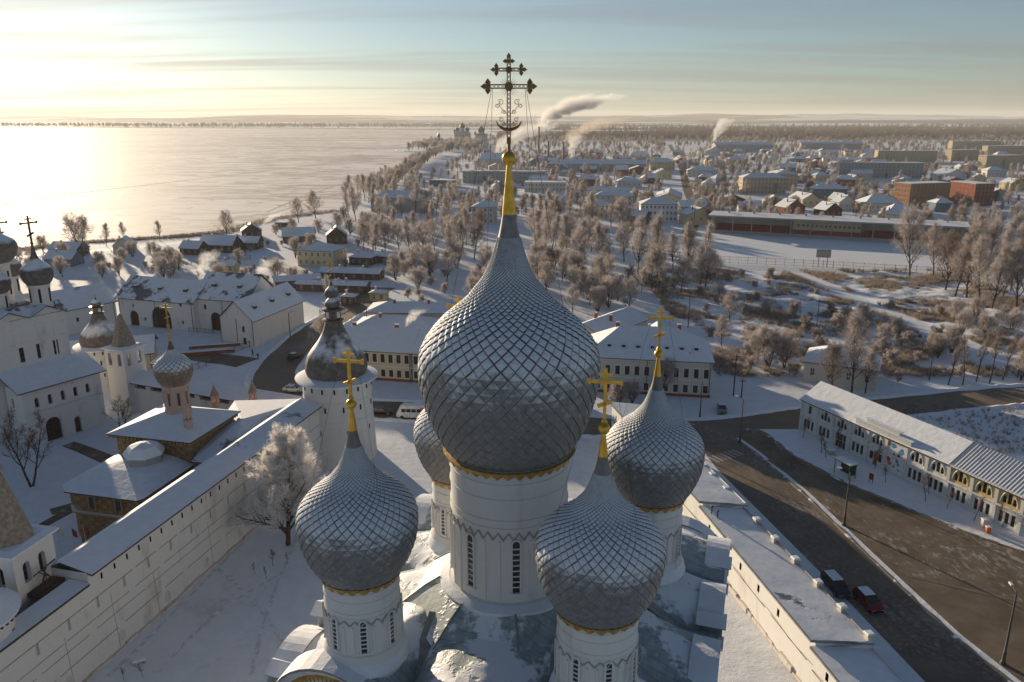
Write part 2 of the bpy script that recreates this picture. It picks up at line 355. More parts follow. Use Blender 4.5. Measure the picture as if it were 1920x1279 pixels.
def struct(name, mb, mats, smooth=None, kind='structure'):
    o = mb.build(name, mats, None, smooth); o['kind'] = kind; return o
KIDS = {}
def copy_tree(root, loc, rz=0.0, scale=None, label=None, group=None):
    r = root.copy(); COL.objects.link(r); r.location = loc; r.rotation_euler = (0, 0, rz)
    if scale is not None: r.scale = scale if hasattr(scale, '__len__') else (scale,) * 3
    if label: r['label'] = label
    if group: r['group'] = group
    ks = KIDS.get(root.name)
    if ks is None: ks = KIDS[root.name] = [(c, list(c.children)) for c in root.children]
    for c, gs in ks:
        d = c.copy(); COL.objects.link(d); d.parent = r
        for g in gs:
            e = g.copy(); COL.objects.link(e); e.parent = d
    return r
# ------------------------------------------------------------------ facades with true openings
def arch_pts(x0, x1, zs, rise, n=8):
    xm = (x0 + x1) / 2; a = (x1 - x0) / 2
    return [(xm - a * cos(pi * i / n), zs + rise * sin(pi * i / n)) for i in range(n + 1)]
def facade(mb, o, ang, L, z0, z1, ops, depth=0.22, mi=0, mr=None):
    """wall plane from o along angle ang (outside on its right hand), openings (x0,x1,za,zb,arch_rise)"""
    mr = mi if mr is None else mr
    ux, uy = cos(ang), sin(ang); nx, ny = uy, -ux
    def P(x, z, d=0.0): return (o[0] + ux * x - nx * d, o[1] + uy * x - ny * d, z)
    xs = sorted({0.0, L} | {q for a in ops for q in a[:2]}); zs = sorted({z0, z1} | {q for a in ops for q in (a[2], a[3])})
    for i in range(len(xs) - 1):
        run = None
        for j in range(len(zs) - 1):
            xm, zm = (xs[i] + xs[i + 1]) / 2, (zs[j] + zs[j + 1]) / 2
            inside = any(a[0] < xm < a[1] and a[2] < zm < a[3] for a in ops)
            if not inside:
                if run is None: run = zs[j]
            if inside and run is not None: mb.quad(P(xs[i], run), P(xs[i + 1], run), P(xs[i + 1], zs[j]), P(xs[i], zs[j]), mi); run = None
        if run is not None: mb.quad(P(xs[i], run), P(xs[i + 1], run), P(xs[i + 1], z1), P(xs[i], z1), mi)
    for a in ops:
        x0, x1, za, zb = a[:4]; rise = a[4] if len(a) > 4 else 0
        if rise:
            ap = arch_pts(x0, x1, zb - rise, rise); n = len(ap) - 1
            for i in range(n):
                (xa, ya), (xb, yb) = ap[i], ap[i + 1]
                mb.quad(P(xa, ya), P(xb, yb), P(xb, zb), P(xa, zb), mi)
                mb.quad(P(xa, ya), P(xa, ya, depth), P(xb, yb, depth), P(xb, yb), mr)
            zt = zb - rise
        else:
            mb.quad(P(x0, zb), P(x0, zb, depth), P(x1, zb, depth), P(x1, zb), mr); zt = zb
        mb.quad(P(x0, za), P(x0, za, depth), P(x0, zt, depth), P(x0, zt), mr); mb.quad(P(x1, za), P(x1, zt), P(x1, zt, depth), P(x1, za, depth), mr)
        mb.quad(P(x0, za), P(x1, za), P(x1, za, depth), P(x0, za, depth), mr)
WIN = {}
def window_mesh(w, h, rise, nx, nz, frame, glass, fw=0.07):
    key = (round(w, 2), round(h, 2), round(rise, 2), nx, nz, frame, glass)
    if key not in WIN:
        mb = MB()
        if rise:
            ap = arch_pts(0, w, h - rise, rise); poly = [(0, 0), (w, 0)] + [(x, z) for x, z in reversed(ap)]
            mb.add([(x, 0, z) for x, z in poly], [tuple(range(len(poly)))], 1)
        else: mb.quad((0, 0, 0), (w, 0, 0), (w, 0, h), (0, 0, h), 1)
        hz = h - rise * 0.3
        for x in [fw / 2, w - fw / 2] + [w * i / nx for i in range(1, nx)]: mb.bb(x - fw / 2, x + fw / 2, -0.06, -0.003, 0.0, (hz if 0.3 * w < x < 0.7 * w else h - rise), 0)
        for z in [fw / 2] + ([h - fw / 2] if not rise else []) + [(h - rise * 0.5) * i / nz for i in range(1, nz)]: mb.bb(fw, w - fw, -0.055, -0.004, z - fw / 2, z + fw / 2, 0)
        WIN[key] = mb.mesh('window', [frame, glass])
    return WIN[key]
def windows(parent, o, ang, ops, depth=0.22, nx=2, nz=2, frame='white_paint', glass='glass_dark', name='window'):
    ux, uy = cos(ang), sin(ang); nx_, ny_ = uy, -ux; r = []
    for a in ops:
        rise = a[4] if len(a) > 4 else 0
        me = window_mesh(a[1] - a[0], a[3] - a[2], rise, nx, nz, frame, glass); d = depth - 0.02
        r.append(link(name, me, parent, (o[0] + ux * a[0] - nx_ * d, o[1] + uy * a[0] - ny_ * d, a[2]), ang))
    return r
def row(n, L, w, za, zb, rise=0.0, x0=0.0):
    st = L / n; return [(x0 + st * (i + 0.5) - w / 2, x0 + st * (i + 0.5) + w / 2, za, zb, rise) for i in range(n)]
# ------------------------------------------------------------------ roofs (local x along front 0..L, y inwards 0..D)
def gable_roof(mb, L, D, z, rise, ov=0.5, th=0.18, along='x', mi=0, mu=1):
    k = rise / ((D if along == 'x' else L) / 2); e = z - k * ov
    if along == 'x':
        yr = D / 2
        mb.slab([(-ov, -ov, e), (L + ov, -ov, e), (L + ov, yr, z + rise), (-ov, yr, z + rise)], th, mi, mu)
        mb.slab([(L + ov, D + ov, e), (-ov, D + ov, e), (-ov, yr, z + rise + 0.002), (L + ov, yr, z + rise + 0.002)], th, mi, mu)
    else:
        xr = L / 2
        mb.slab([(-ov, D + ov, e), (-ov, -ov, e), (xr, -ov, z + rise), (xr, D + ov, z + rise)], th, mi, mu)
        mb.slab([(L + ov, -ov, e), (L + ov, D + ov, e), (xr, D + ov, z + rise + 0.002), (xr, -ov, z + rise + 0.002)], th, mi, mu)
def gable_ends(mb, L, D, z, rise, along='x', mi=0):
    if along == 'x':
        for x, f in ((0, 1), (L, 0)):
            q = [(x, 0, z), (x, D / 2, z + rise - 0.05), (x, D, z)]
            mb.add(q, [(0, 1, 2) if f else (2, 1, 0)], mi)
    else:
        for y, f in ((0, 1), (D, 0)):
            q = [(0, y, z), (L, y, z), (L / 2, y, z + rise - 0.05)]
            mb.add(q, [(0, 1, 2) if f else (2, 1, 0)], mi)
def hip_roof(mb, L, D, z, rise, ov=0.5, th=0.18, mi=0, mu=1):
    x0, x1, y0, y1 = -ov, L + ov, -ov, D + ov
    if L >= D:
        h = (y1 - y0) / 2; a = (x0 + h * 0.9, (y0 + y1) / 2, z + rise); b = (x1 - h * 0.9, (y0 + y1) / 2, z + rise)
        F = [[(x0, y0, z), (x1, y0, z), b, a], [(x1, y1, z), (x0, y1, z), a, b], [(x0, y1, z), (x0, y0, z), a], [(x1, y0, z), (x1, y1, z), b]]
    else:
        h = (x1 - x0) / 2; a = ((x0 + x1) / 2, y0 + h * 0.9, z + rise); b = ((x0 + x1) / 2, y1 - h * 0.9, z + rise)
        F = [[(x0, y0, z), (x1, y0, z), a], [(x1, y1, z), (x0, y1, z), b], [(x0, y1, z), (x0, y0, z), a, b], [(x1, y0, z), (x1, y1, z), b, a]]
    for q in F: mb.add(q, [tuple(range(len(q)))], mi)
    mb.bb(x0 + 0.02, x1 - 0.02, y0 + 0.02, y1 - 0.02, z - th, z - 0.004, mu)
def frame_of(A, B): 
    A = Vector(A[:2]); B = Vector(B[:2]); d = B - A; return d.length, atan2(d.y, d.x)
def walls(mb, L, D, z0, z1, front=(), right=(), back=(), left=(), depth=0.2, mi=0, mr=None):
    facade(mb, (0, 0), 0, L, z0, z1, list(front), depth, mi, mr); facade(mb, (L, 0), pi / 2, D, z0, z1, list(right), depth, mi, mr)
    facade(mb, (L, D), pi, L, z0, z1, list(back), depth, mi, mr); facade(mb, (0, D), -pi / 2, D, z0, z1, list(left), depth, mi, mr)
def wins4(p, L, D, front=(), right=(), back=(), left=(), depth=0.2, **k):
    windows(p, (0, 0), 0, front, depth, **k); windows(p, (L, 0), pi / 2, right, depth, **k); windows(p, (L, D), pi, back, depth, **k); windows(p, (0, D), -pi / 2, left, depth, **k)
OCC = []      # ground already taken: (centre x, y, half L, half D, angle)
def occupy(o, ang, L, D, pad=1.0):
    c = Vector(o[:2]) + Vector((cos(ang), sin(ang))) * L / 2 + Vector((-sin(ang), cos(ang))) * D / 2
    OCC.append((c.x, c.y, L / 2 + pad, D / 2 + pad, ang))
def is_free(x, y, r=0.0):
    for cx, cy, a, b, an in OCC:
        dx, dy = x - cx, y - cy
        if abs(dx * cos(an) + dy * sin(an)) < a + r and abs(-dx * sin(an) + dy * cos(an)) < b + r: return False
    return True
def house(name, label, cat, o, ang, L, D, h, rise, wall='plaster_pale', roof='roof_full', kind='gable', along='x', storeys=1, nf=3, ns=2,
          ww=0.9, wh=1.4, group=None, chimney=1, sills=True, frame='white_paint', pw=None, z=0.0):
    t = thing(name, label, cat, (o[0], o[1], z), ang, group); occupy(o, ang, L, D)
    fh = h / storeys; fr, sd = [], []
    for s in range(storeys):
        za = s * fh + (fh - wh) * 0.55
        fr += row(nf, L, ww, za, za + wh); sd += row(ns, D, ww, za, za + wh)
    w = MB(); walls(w, L, D, 0, h, fr, sd, fr, sd, 0.15)
    if kind == 'gable': gable_ends(w, L, D, h, rise, along)
    w.build('wall', wall, t)
    wins4(t, L, D, fr, sd, [], sd, 0.15, nx=2, nz=2, frame=frame)
    r = MB()
    if kind == 'gable': gable_roof(r, L, D, h, rise, 0.45, 0.16, along)
    elif kind == 'hip': hip_roof(r, L, D, h, rise, 0.45)
    else:
        r.bb(-0.15, L + 0.15, -0.15, D + 0.15, h - 0.05, h + 0.30, 1); r.bb(0.1, L - 0.1, 0.1, D - 0.1, h + 0.301, h + 0.36, 0)
    ro = r.build('roof', [roof, 'wood_dark' if kind != 'flat' else 'plaster_grey'], t)
    for i in range(chimney):
        c = MB(); cx_, cy_ = L * (0.3 + 0.4 * i), D * 0.42; zt = h + rise * 0.75
        c.bb(cx_ - 0.3, cx_ + 0.3, cy_ - 0.3, cy_ + 0.3, zt - 0.6, zt + 1.1, 0); c.bb(cx_ - 0.36, cx_ + 0.36, cy_ - 0.36, cy_ + 0.36, zt + 1.1, zt + 1.25, 1)
        c.build('chimney', [('brick_red', 'plaster_grey', 'plaster_pale', 'plaster_grey')[int(abs(o[0] * 7 + o[1])) % 4], 'roof_full'], ro)
    return t
# ------------------------------------------------------------------ the setting: land, lake, hills, roads
random.seed(7)
SHORE = [(-900, -300), (-900, 120), (-500, 262), (-300, 310), (-221, 339), (-203, 361), (-169, 378), (-149, 394), (-141, 430), (-139, 452), (-124, 478), (-112, 500),
         (-108, 560), (-115, 665), (-124, 800), (-128, 966), (-118, 1100), (-112, 1240), (-140, 1330), (-196, 1402), (-205, 1430), (-190, 1500), (-168, 1640),
         (-165, 1800), (-140, 1950), (-60, 2300), (10, 2900), (-150, 3500), (-330, 3775), (-1580, 4330), (-3000, 4800), (-9000, 5600), (-20000, 6400)]
sh = []
for i in range(len(SHORE) - 1):
    a, b = Vector(SHORE[i]), Vector(SHORE[i + 1]); L = (b - a).length; n = 1 if L > 420 or i < 2 else max(1, int(L / 9)); nn = Vector((-(b - a).y, (b - a).x)).normalized()
    for k in range(n):
        p = a.lerp(b, k / n); j = mnoise.noise(Vector((p.x * 0.06, p.y * 0.06, 1.3))) * 3.0 if n > 1 else 0
        sh.append(p + nn * j)
sh.append(Vector(SHORE[-1]))
poly = [(20000, -300), (20000, 20000), (-20000, 20000)] + [(p.x, p.y) for p in reversed(sh)]
mb = MB(); mb.add([(p[0], p[1], 0) for p in poly], [tuple(range(len(poly)))])
for i in range(len(sh) - 1):
    a, b = sh[i], sh[i + 1]; mb.quad((a.x, a.y, 0), (b.x, b.y, 0), (b.x - 1.2, b.y, -1.2), (a.x - 1.2, a.y, -1.2))
struct('ground', mb, 'ground_snow')
mb = MB(); mb.quad((-20000, -300, -1), (900, -300, -1), (900, 7500, -1), (-20000, 7500, -1)); struct('frozen_lake', mb, 'lake_ice')
def ribbon(name, pts, w, z, mat, kind='structure', wob=0.0, seed=0):
    mb = MB(); P = []
    for i in range(len(pts) - 1):
        a, b = Vector(pts[i][:2]), Vector(pts[i + 1][:2]); n = max(1, int((b - a).length / 4))
        P += [a.lerp(b, k / n) for k in range(n)]
    P.append(Vector(pts[-1][:2]))
    for _ in range(6): P = [P[0]] + [(P[i - 1] + P[i] * 2 + P[i + 1]) / 4 for i in range(1, len(P) - 1)] + [P[-1]]
    vs = []
    for i, p in enumerate(P):
        t = (P[min(i + 1, len(P) - 1)] - P[max(i - 1, 0)]).normalized(); nn = Vector((-t.y, t.x))
        wa = w / 2 + wob * mnoise.noise(Vector((p.x * 0.25, p.y * 0.25, seed))); wb = w / 2 + wob * mnoise.noise(Vector((p.x * 0.25, p.y * 0.25, seed + 9)))
        vs += [(*(p + nn * wa), z), (*(p - nn * wb), z)]
    mb.add(vs, [(2 * i + 1, 2 * i + 3, 2 * i + 2, 2 * i) for i in range(len(P) - 1)])
    return struct(name, mb, mat, None, kind), P
def gl(*pp): return [G(x, y) for x, y in pp]
street, ST = ribbon('street', [(-44, 262), (-47, 240)] + gl((645, 590), (600, 612), (560, 645), (520, 685), (500, 715), (530, 750), (600, 770), (700, 763), (800, 772), (1000, 790), (1200, 806), (1330, 812), (1420, 800), (1500, 783), (1600, 772), (1700, 760), (1920, 738)) + [(150, 158), (260, 178)], 9.0, 0.004, 'asphalt', wob=0.8)
# road along the kremlin wall and the square beside it
kerb = [G(x, y) for x, y in ((1378, 822), (1420, 852), (1509, 927), (1587, 1002), (1679, 1090), (1792, 1196), (1860, 1250))]; kerb += [kerb[-1] + (kerb[-1] - kerb[-2]) * 3]
inner = [G(x, y) for x, y in ((1300, 822), (1345, 880), (1430, 965), (1540, 1075), (1650, 1190))]; inner += [inner[-1] + (inner[-1] - inner[-2]) * 3.0]
pl = kerb + inner[::-1]
mb = MB(); mb.add([(p.x, p.y, 0.008) for p in pl], [tuple(range(len(pl)))]); struct('wall_road', mb, 'asphalt')
side = [G(x, y) for x, y in ((1392, 806), (1420, 806), (1438, 815), (1488, 854), (1566, 896), (1612, 917), (1665, 938), (1736, 968), (1821, 1002), (1920, 1036))]; side += [side[-1] + (side[-1] - side[-3]) * 2.5]
pl = side + [p + Vector((0.9, 0.5, 0)) for p in kerb[::-1]]
mb = MB(); mb.add([(p.x, p.y, 0.012) for p in pl], [tuple(range(len(pl) - 1, -1, -1))]); struct('town_square', mb, 'square_paving')
def kerbline(pts, name, w=0.9, h=0.14, mats=('snow', 'plaster_grey'), amp=0.12, freq=0.9):
    P = []
    for i in range(len(pts) - 1):
        a, b = Vector(pts[i][:2]), Vector(pts[i + 1][:2]); n = max(1, int((b - a).length / 0.9)); P += [a.lerp(b, k / n) for k in range(n)]
    mb = MB(); vs = []
    for i, p in enumerate(P):
        t = (P[min(i + 1, len(P) - 1)] - P[max(i - 1, 0)]).normalized(); nn = Vector((-t.y, t.x)); q = mnoise.noise(Vector((p.x * freq, p.y * freq, 4)))
        ww = w / 2 * (1 + 0.5 * q); hh = h + amp * q
        for d, z in ((-ww, 0.0), (-ww * 0.5, hh * 0.8), (0, hh), (ww * 0.55, hh * 0.75), (ww, 0.0)): vs.append((p.x + nn.x * d, p.y + nn.y * d, max(0.0, z) + (0.002 if z else -0.05)))
    mb.add(vs, [(5 * i + k, 5 * i + k + 1, 5 * i + 6 + k, 5 * i + 5 + k) for i in range(len(P) - 1) for k in range(4)])
    return struct(name, mb, mats[0], 60)
kerbline(kerb, 'snow_kerb', 0.7, 0.07, ('slush', 'slush'), amp=0.14, freq=0.35)
pvm = MB(); arc_o = G(1500, 806); arc_e = arc_o + (G(1880, 990) - arc_o) * 1.5
for i in range(len(side) - 1):
    n_ = len(side) - 1; a, b = side[i], side[i + 1]; c, e = arc_o.lerp(arc_e, i / n_), arc_o.lerp(arc_e, (i + 1) / n_)
    pvm.quad((a.x, a.y, 0.13), (c.x, c.y, 0.13), (e.x, e.y, 0.13), (b.x, b.y, 0.13)); pvm.quad((a.x, a.y, -0.03), (a.x, a.y, 0.13), (b.x, b.y, 0.13), (b.x, b.y, -0.03))
struct('pavement', pvm, 'snow')
kerbline(side, 'snow_kerb', 0.8, 0.16, ('slush', 'slush'), 0.12)
for s, (off, ln0, ln1) in enumerate(((2.2, 0.05, 0.95), (3.9, 0.0, 0.9), (5.6, 0.1, 1.0))):
    P = [kerb[i].lerp(kerb[i + 1], 0.5) for i in range(len(kerb) - 1)]; dk = (kerb[5] - kerb[2]).normalized(); nk = Vector((-dk.y, dk.x, 0)) * -off
    ribbon('tyre_track', [q + nk for q in P[1:]], 0.5, 0.016 + 0.001 * s, 'track_grey', wob=0.16, seed=s)
for s, pts in enumerate((((1440, 862), (1540, 930), (1700, 1010), (1900, 1090)), ((1620, 985), (1720, 1040), (1800, 1010), (1880, 1030)), ((1500, 880), (1600, 950), (1760, 1060), (1920, 1150)), ((1480, 850), (1580, 925), (1780, 1000), (1920, 1060)), ((1700, 1080), (1800, 1110), (1920, 1130)))):
    ribbon('tyre_track', gl(*pts), 0.55, 0.020 + 0.004 * s, 'track_grey', wob=0.3, seed=s + 4)
# ploughed banks along the street
def offset(P, d):
    r = []
    for i, p in enumerate(P):
        t = (P[min(i + 1, len(P) - 1)] - P[max(i - 1, 0)]).normalized(); r.append(p + Vector((-t.y, t.x)) * d)
    return r
k0 = next(i for i, p in enumerate(ST) if p.x > 30); k1 = next(i for i, p in enumerate(ST) if p.x > 58)
kerbline(offset(ST, 5.4)[4:], 'snow_bank', 1.6, 0.38, amp=0.25); kerbline(offset(ST, -5.4)[4:k0], 'snow_bank', 1.6, 0.36, amp=0.25); kerbline(offset(ST, -5.4)[k1:], 'snow_bank', 1.6, 0.36, amp=0.25)
for (a, b, n) in (((1262, 812), (1308, 796), 6), ((1345, 868), (1398, 852), 7)):
    A, B = G(*a), G(*b); d = (B - A) / n; u = d.normalized(); v = Vector((-u.y, u.x, 0))
    m = MB()
    for i in range(n):
        p = A + d * (i + 0.2); q = p + u * 0.5; e = v * 2.6
        m.quad((p.x, p.y, 0.016), (q.x, q.y, 0.016), (q.x + e.x, q.y + e.y, 0.016), (p.x + e.x, p.y + e.y, 0.016))
    struct('road_marking', m, 'plaster_grey')
ribbon('field_road', gl((1540, 800), (1640, 795), (1740, 822), (1840, 868), (1920, 905)) + [(120, 95)], 3.2, 0.010, 'asphalt', wob=0.8)
for pts, w in ((((95, 960), (170, 930), (260, 915)), 2.2), (((128, 832), (165, 845), (215, 868)), 2.4), (((40, 1010), (80, 975), (150, 945)), 1.8)): ribbon('courtyard_path', gl(*pts), w, 0.002 + 0.004 * w, 'square_paving', wob=0.7)
for s, pts in enumerate((((200, 1270), (330, 1150), (430, 1040), (470, 1000)), ((520, 1080), (430, 1110), (330, 1180), (300, 1260)), ((560, 1000), (500, 1130), (470, 1270)), ((400, 1060), (520, 1150), (560, 1260)))): ribbon('trodden_path', gl(*pts), 0.42, 0.012 + 0.004 * s, 'trodden', wob=0.22, seed=s)
ribbon('forecourt', [(-80, 183), (-70, 182), (-62, 177)], 7, 0.005, 'square_paving', wob=1.5)
for s, pts in enumerate((((495, 405), (560, 385), (640, 362)), ((0, 385), (180, 358), (420, 330), (640, 303)), ((640, 345), (560, 372), (500, 398)))):
    P = [G(x, y, -1) for x, y in pts]; r, _ = ribbon('ice_track', P, 1.6 if s != 1 else 3.5, -0.99 + 0.006 * s, 'plaster_grey', wob=0.8)
ribbon('shore_road', [(-70, 560), (-82, 700), (-88, 860), (-70, 1050), (-20, 1300)], 9, 0.010, 'snow', wob=1)
ribbon('lakeside_road', [(-210, 318), (-160, 352), (-118, 405), (-95, 470), (-75, 560)], 5, 0.006, 'snow', wob=1)
ribbon('town_avenue', [(70, 330), (110, 470), (140, 640), (190, 900), (260, 1300), (330, 1700)], 7, 0.006, 'square_paving', wob=1)
# hills on the horizon
mb = MB(); na, nr = 150, 16; vs = []
for j in range(nr):
    r = 6200 + 9000 * (j / (nr - 1)) ** 1.2
    for i in range(na):
        a = radians(-44 + 88 * i / (na - 1)); x, y = r * sin(a), r * cos(a)
        h = 22 + 95 * max(0, mnoise.fractal(Vector((x / 3300, y / 2600, 2.1)), 1.0, 2.0, 4) * 0.75 + 0.32)
        h *= 0.55 + 0.55 * (1 if a > radians(14) else 0.55 + 0.45 * max(0, (a + radians(40)) / radians(54)))
        vs.append((x, y, h * min(1, (r - 6200) / 4500) - 0.6))
mb.add(vs, [(j * na + i, j * na + i + 1, (j + 1) * na + i + 1, (j + 1) * na + i) for j in range(nr - 1) for i in range(na - 1)])
struct('hills', mb, 'hill_land', 80)
# scrubby valley with a frozen stream between the white house and the stadium
stream = [(104, 292), (107, 270), (108.5, 237), (112, 217), (114, 196), (118, 176)]
SR, SP = ribbon('frozen_stream', stream, 5.5, 0.012, 'snow', wob=1.6)
def dstream(x, y): return min((x - p.x) ** 2 + (y - p.y) ** 2 for p in SP) ** 0.5
mb = MB(); nx_, ny_ = 90, 80; vs = []
for j in range(ny_):
    for i in range(nx_):
        x, y = 44 + 120 * i / (nx_ - 1), 178 + 104 * j / (ny_ - 1); e = min(i, nx_ - 1 - i, j, ny_ - 1 - j)
        fall = min(1, e / 8) * min(1, max(-0.2, (dstream(x, y) - 3.2) / 5))
        if 60 < x < 84 and y < 186: fall = -0.1
        h = 0.55 + 0.8 * mnoise.fractal(Vector((x * 0.07, y * 0.07, 5)), 1, 2, 4) + 0.35 * mnoise.noise(Vector((x * 0.5, y * 0.5, 1)))
        vs.append((x, y, h * fall * 1.2 - 0.05))
mb.add(vs, [(j * nx_ + i, j * nx_ + i + 1, (j + 1) * nx_ + i + 1, (j + 1) * nx_ + i) for j in range(ny_ - 1) for i in range(nx_ - 1)])
struct('valley_terrain', mb, 'ground_snow', 80)
# air
mb = MB(); mb.bb(-21000, 21000, -400, 21000, -2.2, 175)
hz = mb.build('haze', [], None); hz['kind'] = 'stuff'
hm = bpy.data.materials.new('haze'); hm.use_nodes = True; t_ = hm.node_tree; t_.nodes.clear()
pv = t_.nodes.new('ShaderNodeVolumePrincipled'); pv.inputs['Color'].default_value = (0.92, 0.93, 0.92, 1); pv.inputs['Density'].default_value = 0.00007; pv.inputs['Anisotropy'].default_value = 0.15
mo = t_.nodes.new('ShaderNodeOutputMaterial'); t_.links.new(pv.outputs[0], mo.inputs['Volume']); hz.data.materials.append(hm)
# ------------------------------------------------------------------ the five-domed cathedral in front
ON = [(0.0, 0.69), (0.04, 0.76), (0.095, 0.838), (0.152, 0.90), (0.21, 0.946), (0.265, 0.977), (0.33, 1.0), (0.376, 1.0), (0.416, 0.988), (0.455, 0.955), (0.497, 0.885), (0.55, 0.77),
      (0.60, 0.62), (0.646, 0.47), (0.70, 0.352), (0.742, 0.27), (0.80, 0.20), (0.857, 0.150), (0.93, 0.100), (1.0, 0.068)]
def catmull(pts, per=6):
    r = []
    for i in range(len(pts) - 1):
        p0, p1, p2, p3 = pts[max(0, i - 1)], pts[i], pts[i + 1], pts[min(len(pts) - 1, i + 2)]
        for k in range(per):
            t = k / per
            r.append(tuple(0.5 * (2 * b + (c - a) * t + (2 * a - 5 * b + 4 * c - d) * t * t + (3 * b - a - 3 * c + d) * t ** 3) for a, b, c, d in zip(p0, p1, p2, p3)))
    r.append(pts[-1]); return r
def onion_profile(rmax, h, z0): return [(r * rmax, z0 + t * h) for t, r in catmull(ON)]
def sample(prof):
    S_ = [0.0]
    for a, b in zip(prof, prof[1:]): S_.append(S_[-1] + sqrt((a[0] - b[0]) ** 2 + (a[1] - b[1]) ** 2))
    def at(s):
        s = max(0, min(S_[-1], s)); i = 0
        lo, hi = 0, len(S_) - 2
        while lo < hi:
            m = (lo + hi + 1) // 2
            if S_[m] <= s: lo = m
            else: hi = m - 1
        i = lo; k = (s - S_[i]) / max(1e-9, S_[i + 1] - S_[i]); a, b = prof[i], prof[i + 1]
        tx, tz = b[0] - a[0], b[1] - a[1]; l = sqrt(tx * tx + tz * tz) or 1
        return a[0] + (b[0] - a[0]) * k, a[1] + (b[1] - a[1]) * k, tz / l, -tx / l   # r, z, normal r, normal z
    return at, S_[-1]
def tile_geo(at, s, ds, N, lift):
    def P(ss, da, off):
        r, z, nr, nz = at(ss); r += nr * off; z += nz * off; return (r * cos(da), r * sin(da), z)
    w = pi / N * 1.03; o = lift
    T, L_, B, R = P(s + ds * 1.04, 0, o * 0.15), P(s, -w, o * 0.75), P(s - ds * 1.03, 0, o * 1.55), P(s, w, o * 0.75)
    q = 0.78
    t, l, b, r = P(s + ds * q, 0, o * 0.55), P(s, -w * q, o * 1.0), P(s - ds * q, 0, o * 1.55), P(s, w * q, o * 1.0); c = P(s, 0, o * 1.35)
    l2, b2, r2 = P(s, -w, -o * 0.2), P(s - ds * 1.03, 0, -o * 0.3), P(s, w, -o * 0.2)
    vs = [T, L_, B, R, t, l, b, r, c, l2, b2, r2]
    fs = [(0, 4, 5, 1), (1, 5, 6, 2), (2, 6, 7, 3), (3, 7, 4, 0), (4, 8, 5), (5, 8, 6), (6, 8, 7), (7, 8, 4), (1, 2, 10, 9), (2, 3, 11, 10)]
    fs = [tuple(reversed(f)) for f in fs]
    return vs, fs, [0, 0, 0, 0, 1, 1, 1, 1, 1, 0, 0, 0]
def add_core(me, vals):
    a = me.attributes.new('core', 'FLOAT', 'POINT'); a.data.foreach_set('value', vals)
ROWS = {}
def scaled_dome(parent, loc, key, prof, N, smin_r, wmat, lift=0.045, keep=300, under='scale_metal', name='onion_dome'):
    """onion with overlapping diamond shingles; wmat = world matrix of the dome origin"""
    at, total = sample(prof)
    if key not in ROWS:
        rows = []; s = 0.0
        r = at(0)[0]; ds = pi * r / N * 1.08; s = ds * 0.6; par = 0
        while s < total and not (at(s)[0] < smin_r and s > total * 0.4):
            r = at(s)[0]; ds = pi * r / N * 1.08
            vs, fs, co = tile_geo(at, s, ds, N, lift * min(1, r / 3.0 + 0.25)); me = bpy.data.meshes.new('scale'); me.from_pydata(vs, [], fs); me.materials.append(MT(under)); add_core(me, co); me.update()
            rows.append((me, vs, fs, co, s, ds, par)); par ^= 1; s += ds
        u = MB(); cut = [p for p in prof]; u.lathe(cut, 64); um = u.mesh('onion_dome', [under if under != 'scale_metal' else 'neck_metal'], 50)
        ROWS[key] = (rows, um)
    rows, um = ROWS[key]
    dome = link(name, um, parent, loc)
    cand = []; campos = Vector((0, 0, CAM_H))
    for ri, (me, vs, fs, co, s, ds, par) in enumerate(rows):
        r, z, nr, nz = at(s)
        for k in range(N):
            a = 2 * pi * (k + 0.5 * par) / N
            p = wmat @ Vector((r * cos(a), r * sin(a), z)); n = wmat.to_3x3() @ Vector((nr * cos(a), nr * sin(a), nz)); d = campos - p
            cand.append((ds * ds * n.dot(d.normalized()) / d.length_squared, ri, a))
    cand.sort(key=lambda q: -q[0])
    RJ = random.Random(len(cand))
    for sc, ri, a in cand[:keep]:
        o_ = link('scale', rows[ri][0], dome, None, a + RJ.gauss(0, 0.0035)); q_ = 1 + RJ.gauss(0, 0.0022); o_.scale = (q_, q_, 1)
    vs_, fs_, co_ = [], [], []
    for sc, ri, a in cand[keep:]:
        o = len(vs_); a += RJ.gauss(0, 0.0035); q_ = 1 + RJ.gauss(0, 0.0022); ca, sa = cos(a) * q_, sin(a) * q_; vs_ += [(x * ca - y * sa, x * sa + y * ca, z) for x, y, z in rows[ri][1]]
        fs_ += [tuple(i + o for i in f) for f in rows[ri][2]]; co_ += rows[ri][3]
    me = bpy.data.meshes.new('scale_cladding'); me.from_pydata(vs_, [], fs_); me.materials.append(MT(under)); add_core(me, co_); me.update()
    link('scale_cladding', me, dome)['kind'] = 'stuff'
    return dome
def plain_cross(parent, loc, h=3.6, mat='gold', rz=0.0):
    c = MB(); w = h * 0.045; c.box((0, 0, h * 0.5), (w * 1.2, w, h)); c.box((0, 0, h * 0.76), (h * 0.54, w * 1.05, w * 1.3)); c.box((0, 0, h * 0.89), (h * 0.22, w * 1.05, w * 1.1))
    for s in (-1, 1):
        c.box((s * h * 0.27, 0, h * 0.76), (w * 0.9, w * 1.3, w * 2.2)); 
    c.beam((-h * 0.12, 0, h * 0.31), (h * 0.12, 0, h * 0.41), w, w * 1.3); c.lathe([(w * 0.4, 0.0), (w * 1.3, h * 0.03), (w * 0.9, h * 0.08), (w * 0.7, h * 0.09)], 12)
    o = c.build('cross', mat, parent); o.location = loc; o.rotation_euler = (0, 0, rz); return o
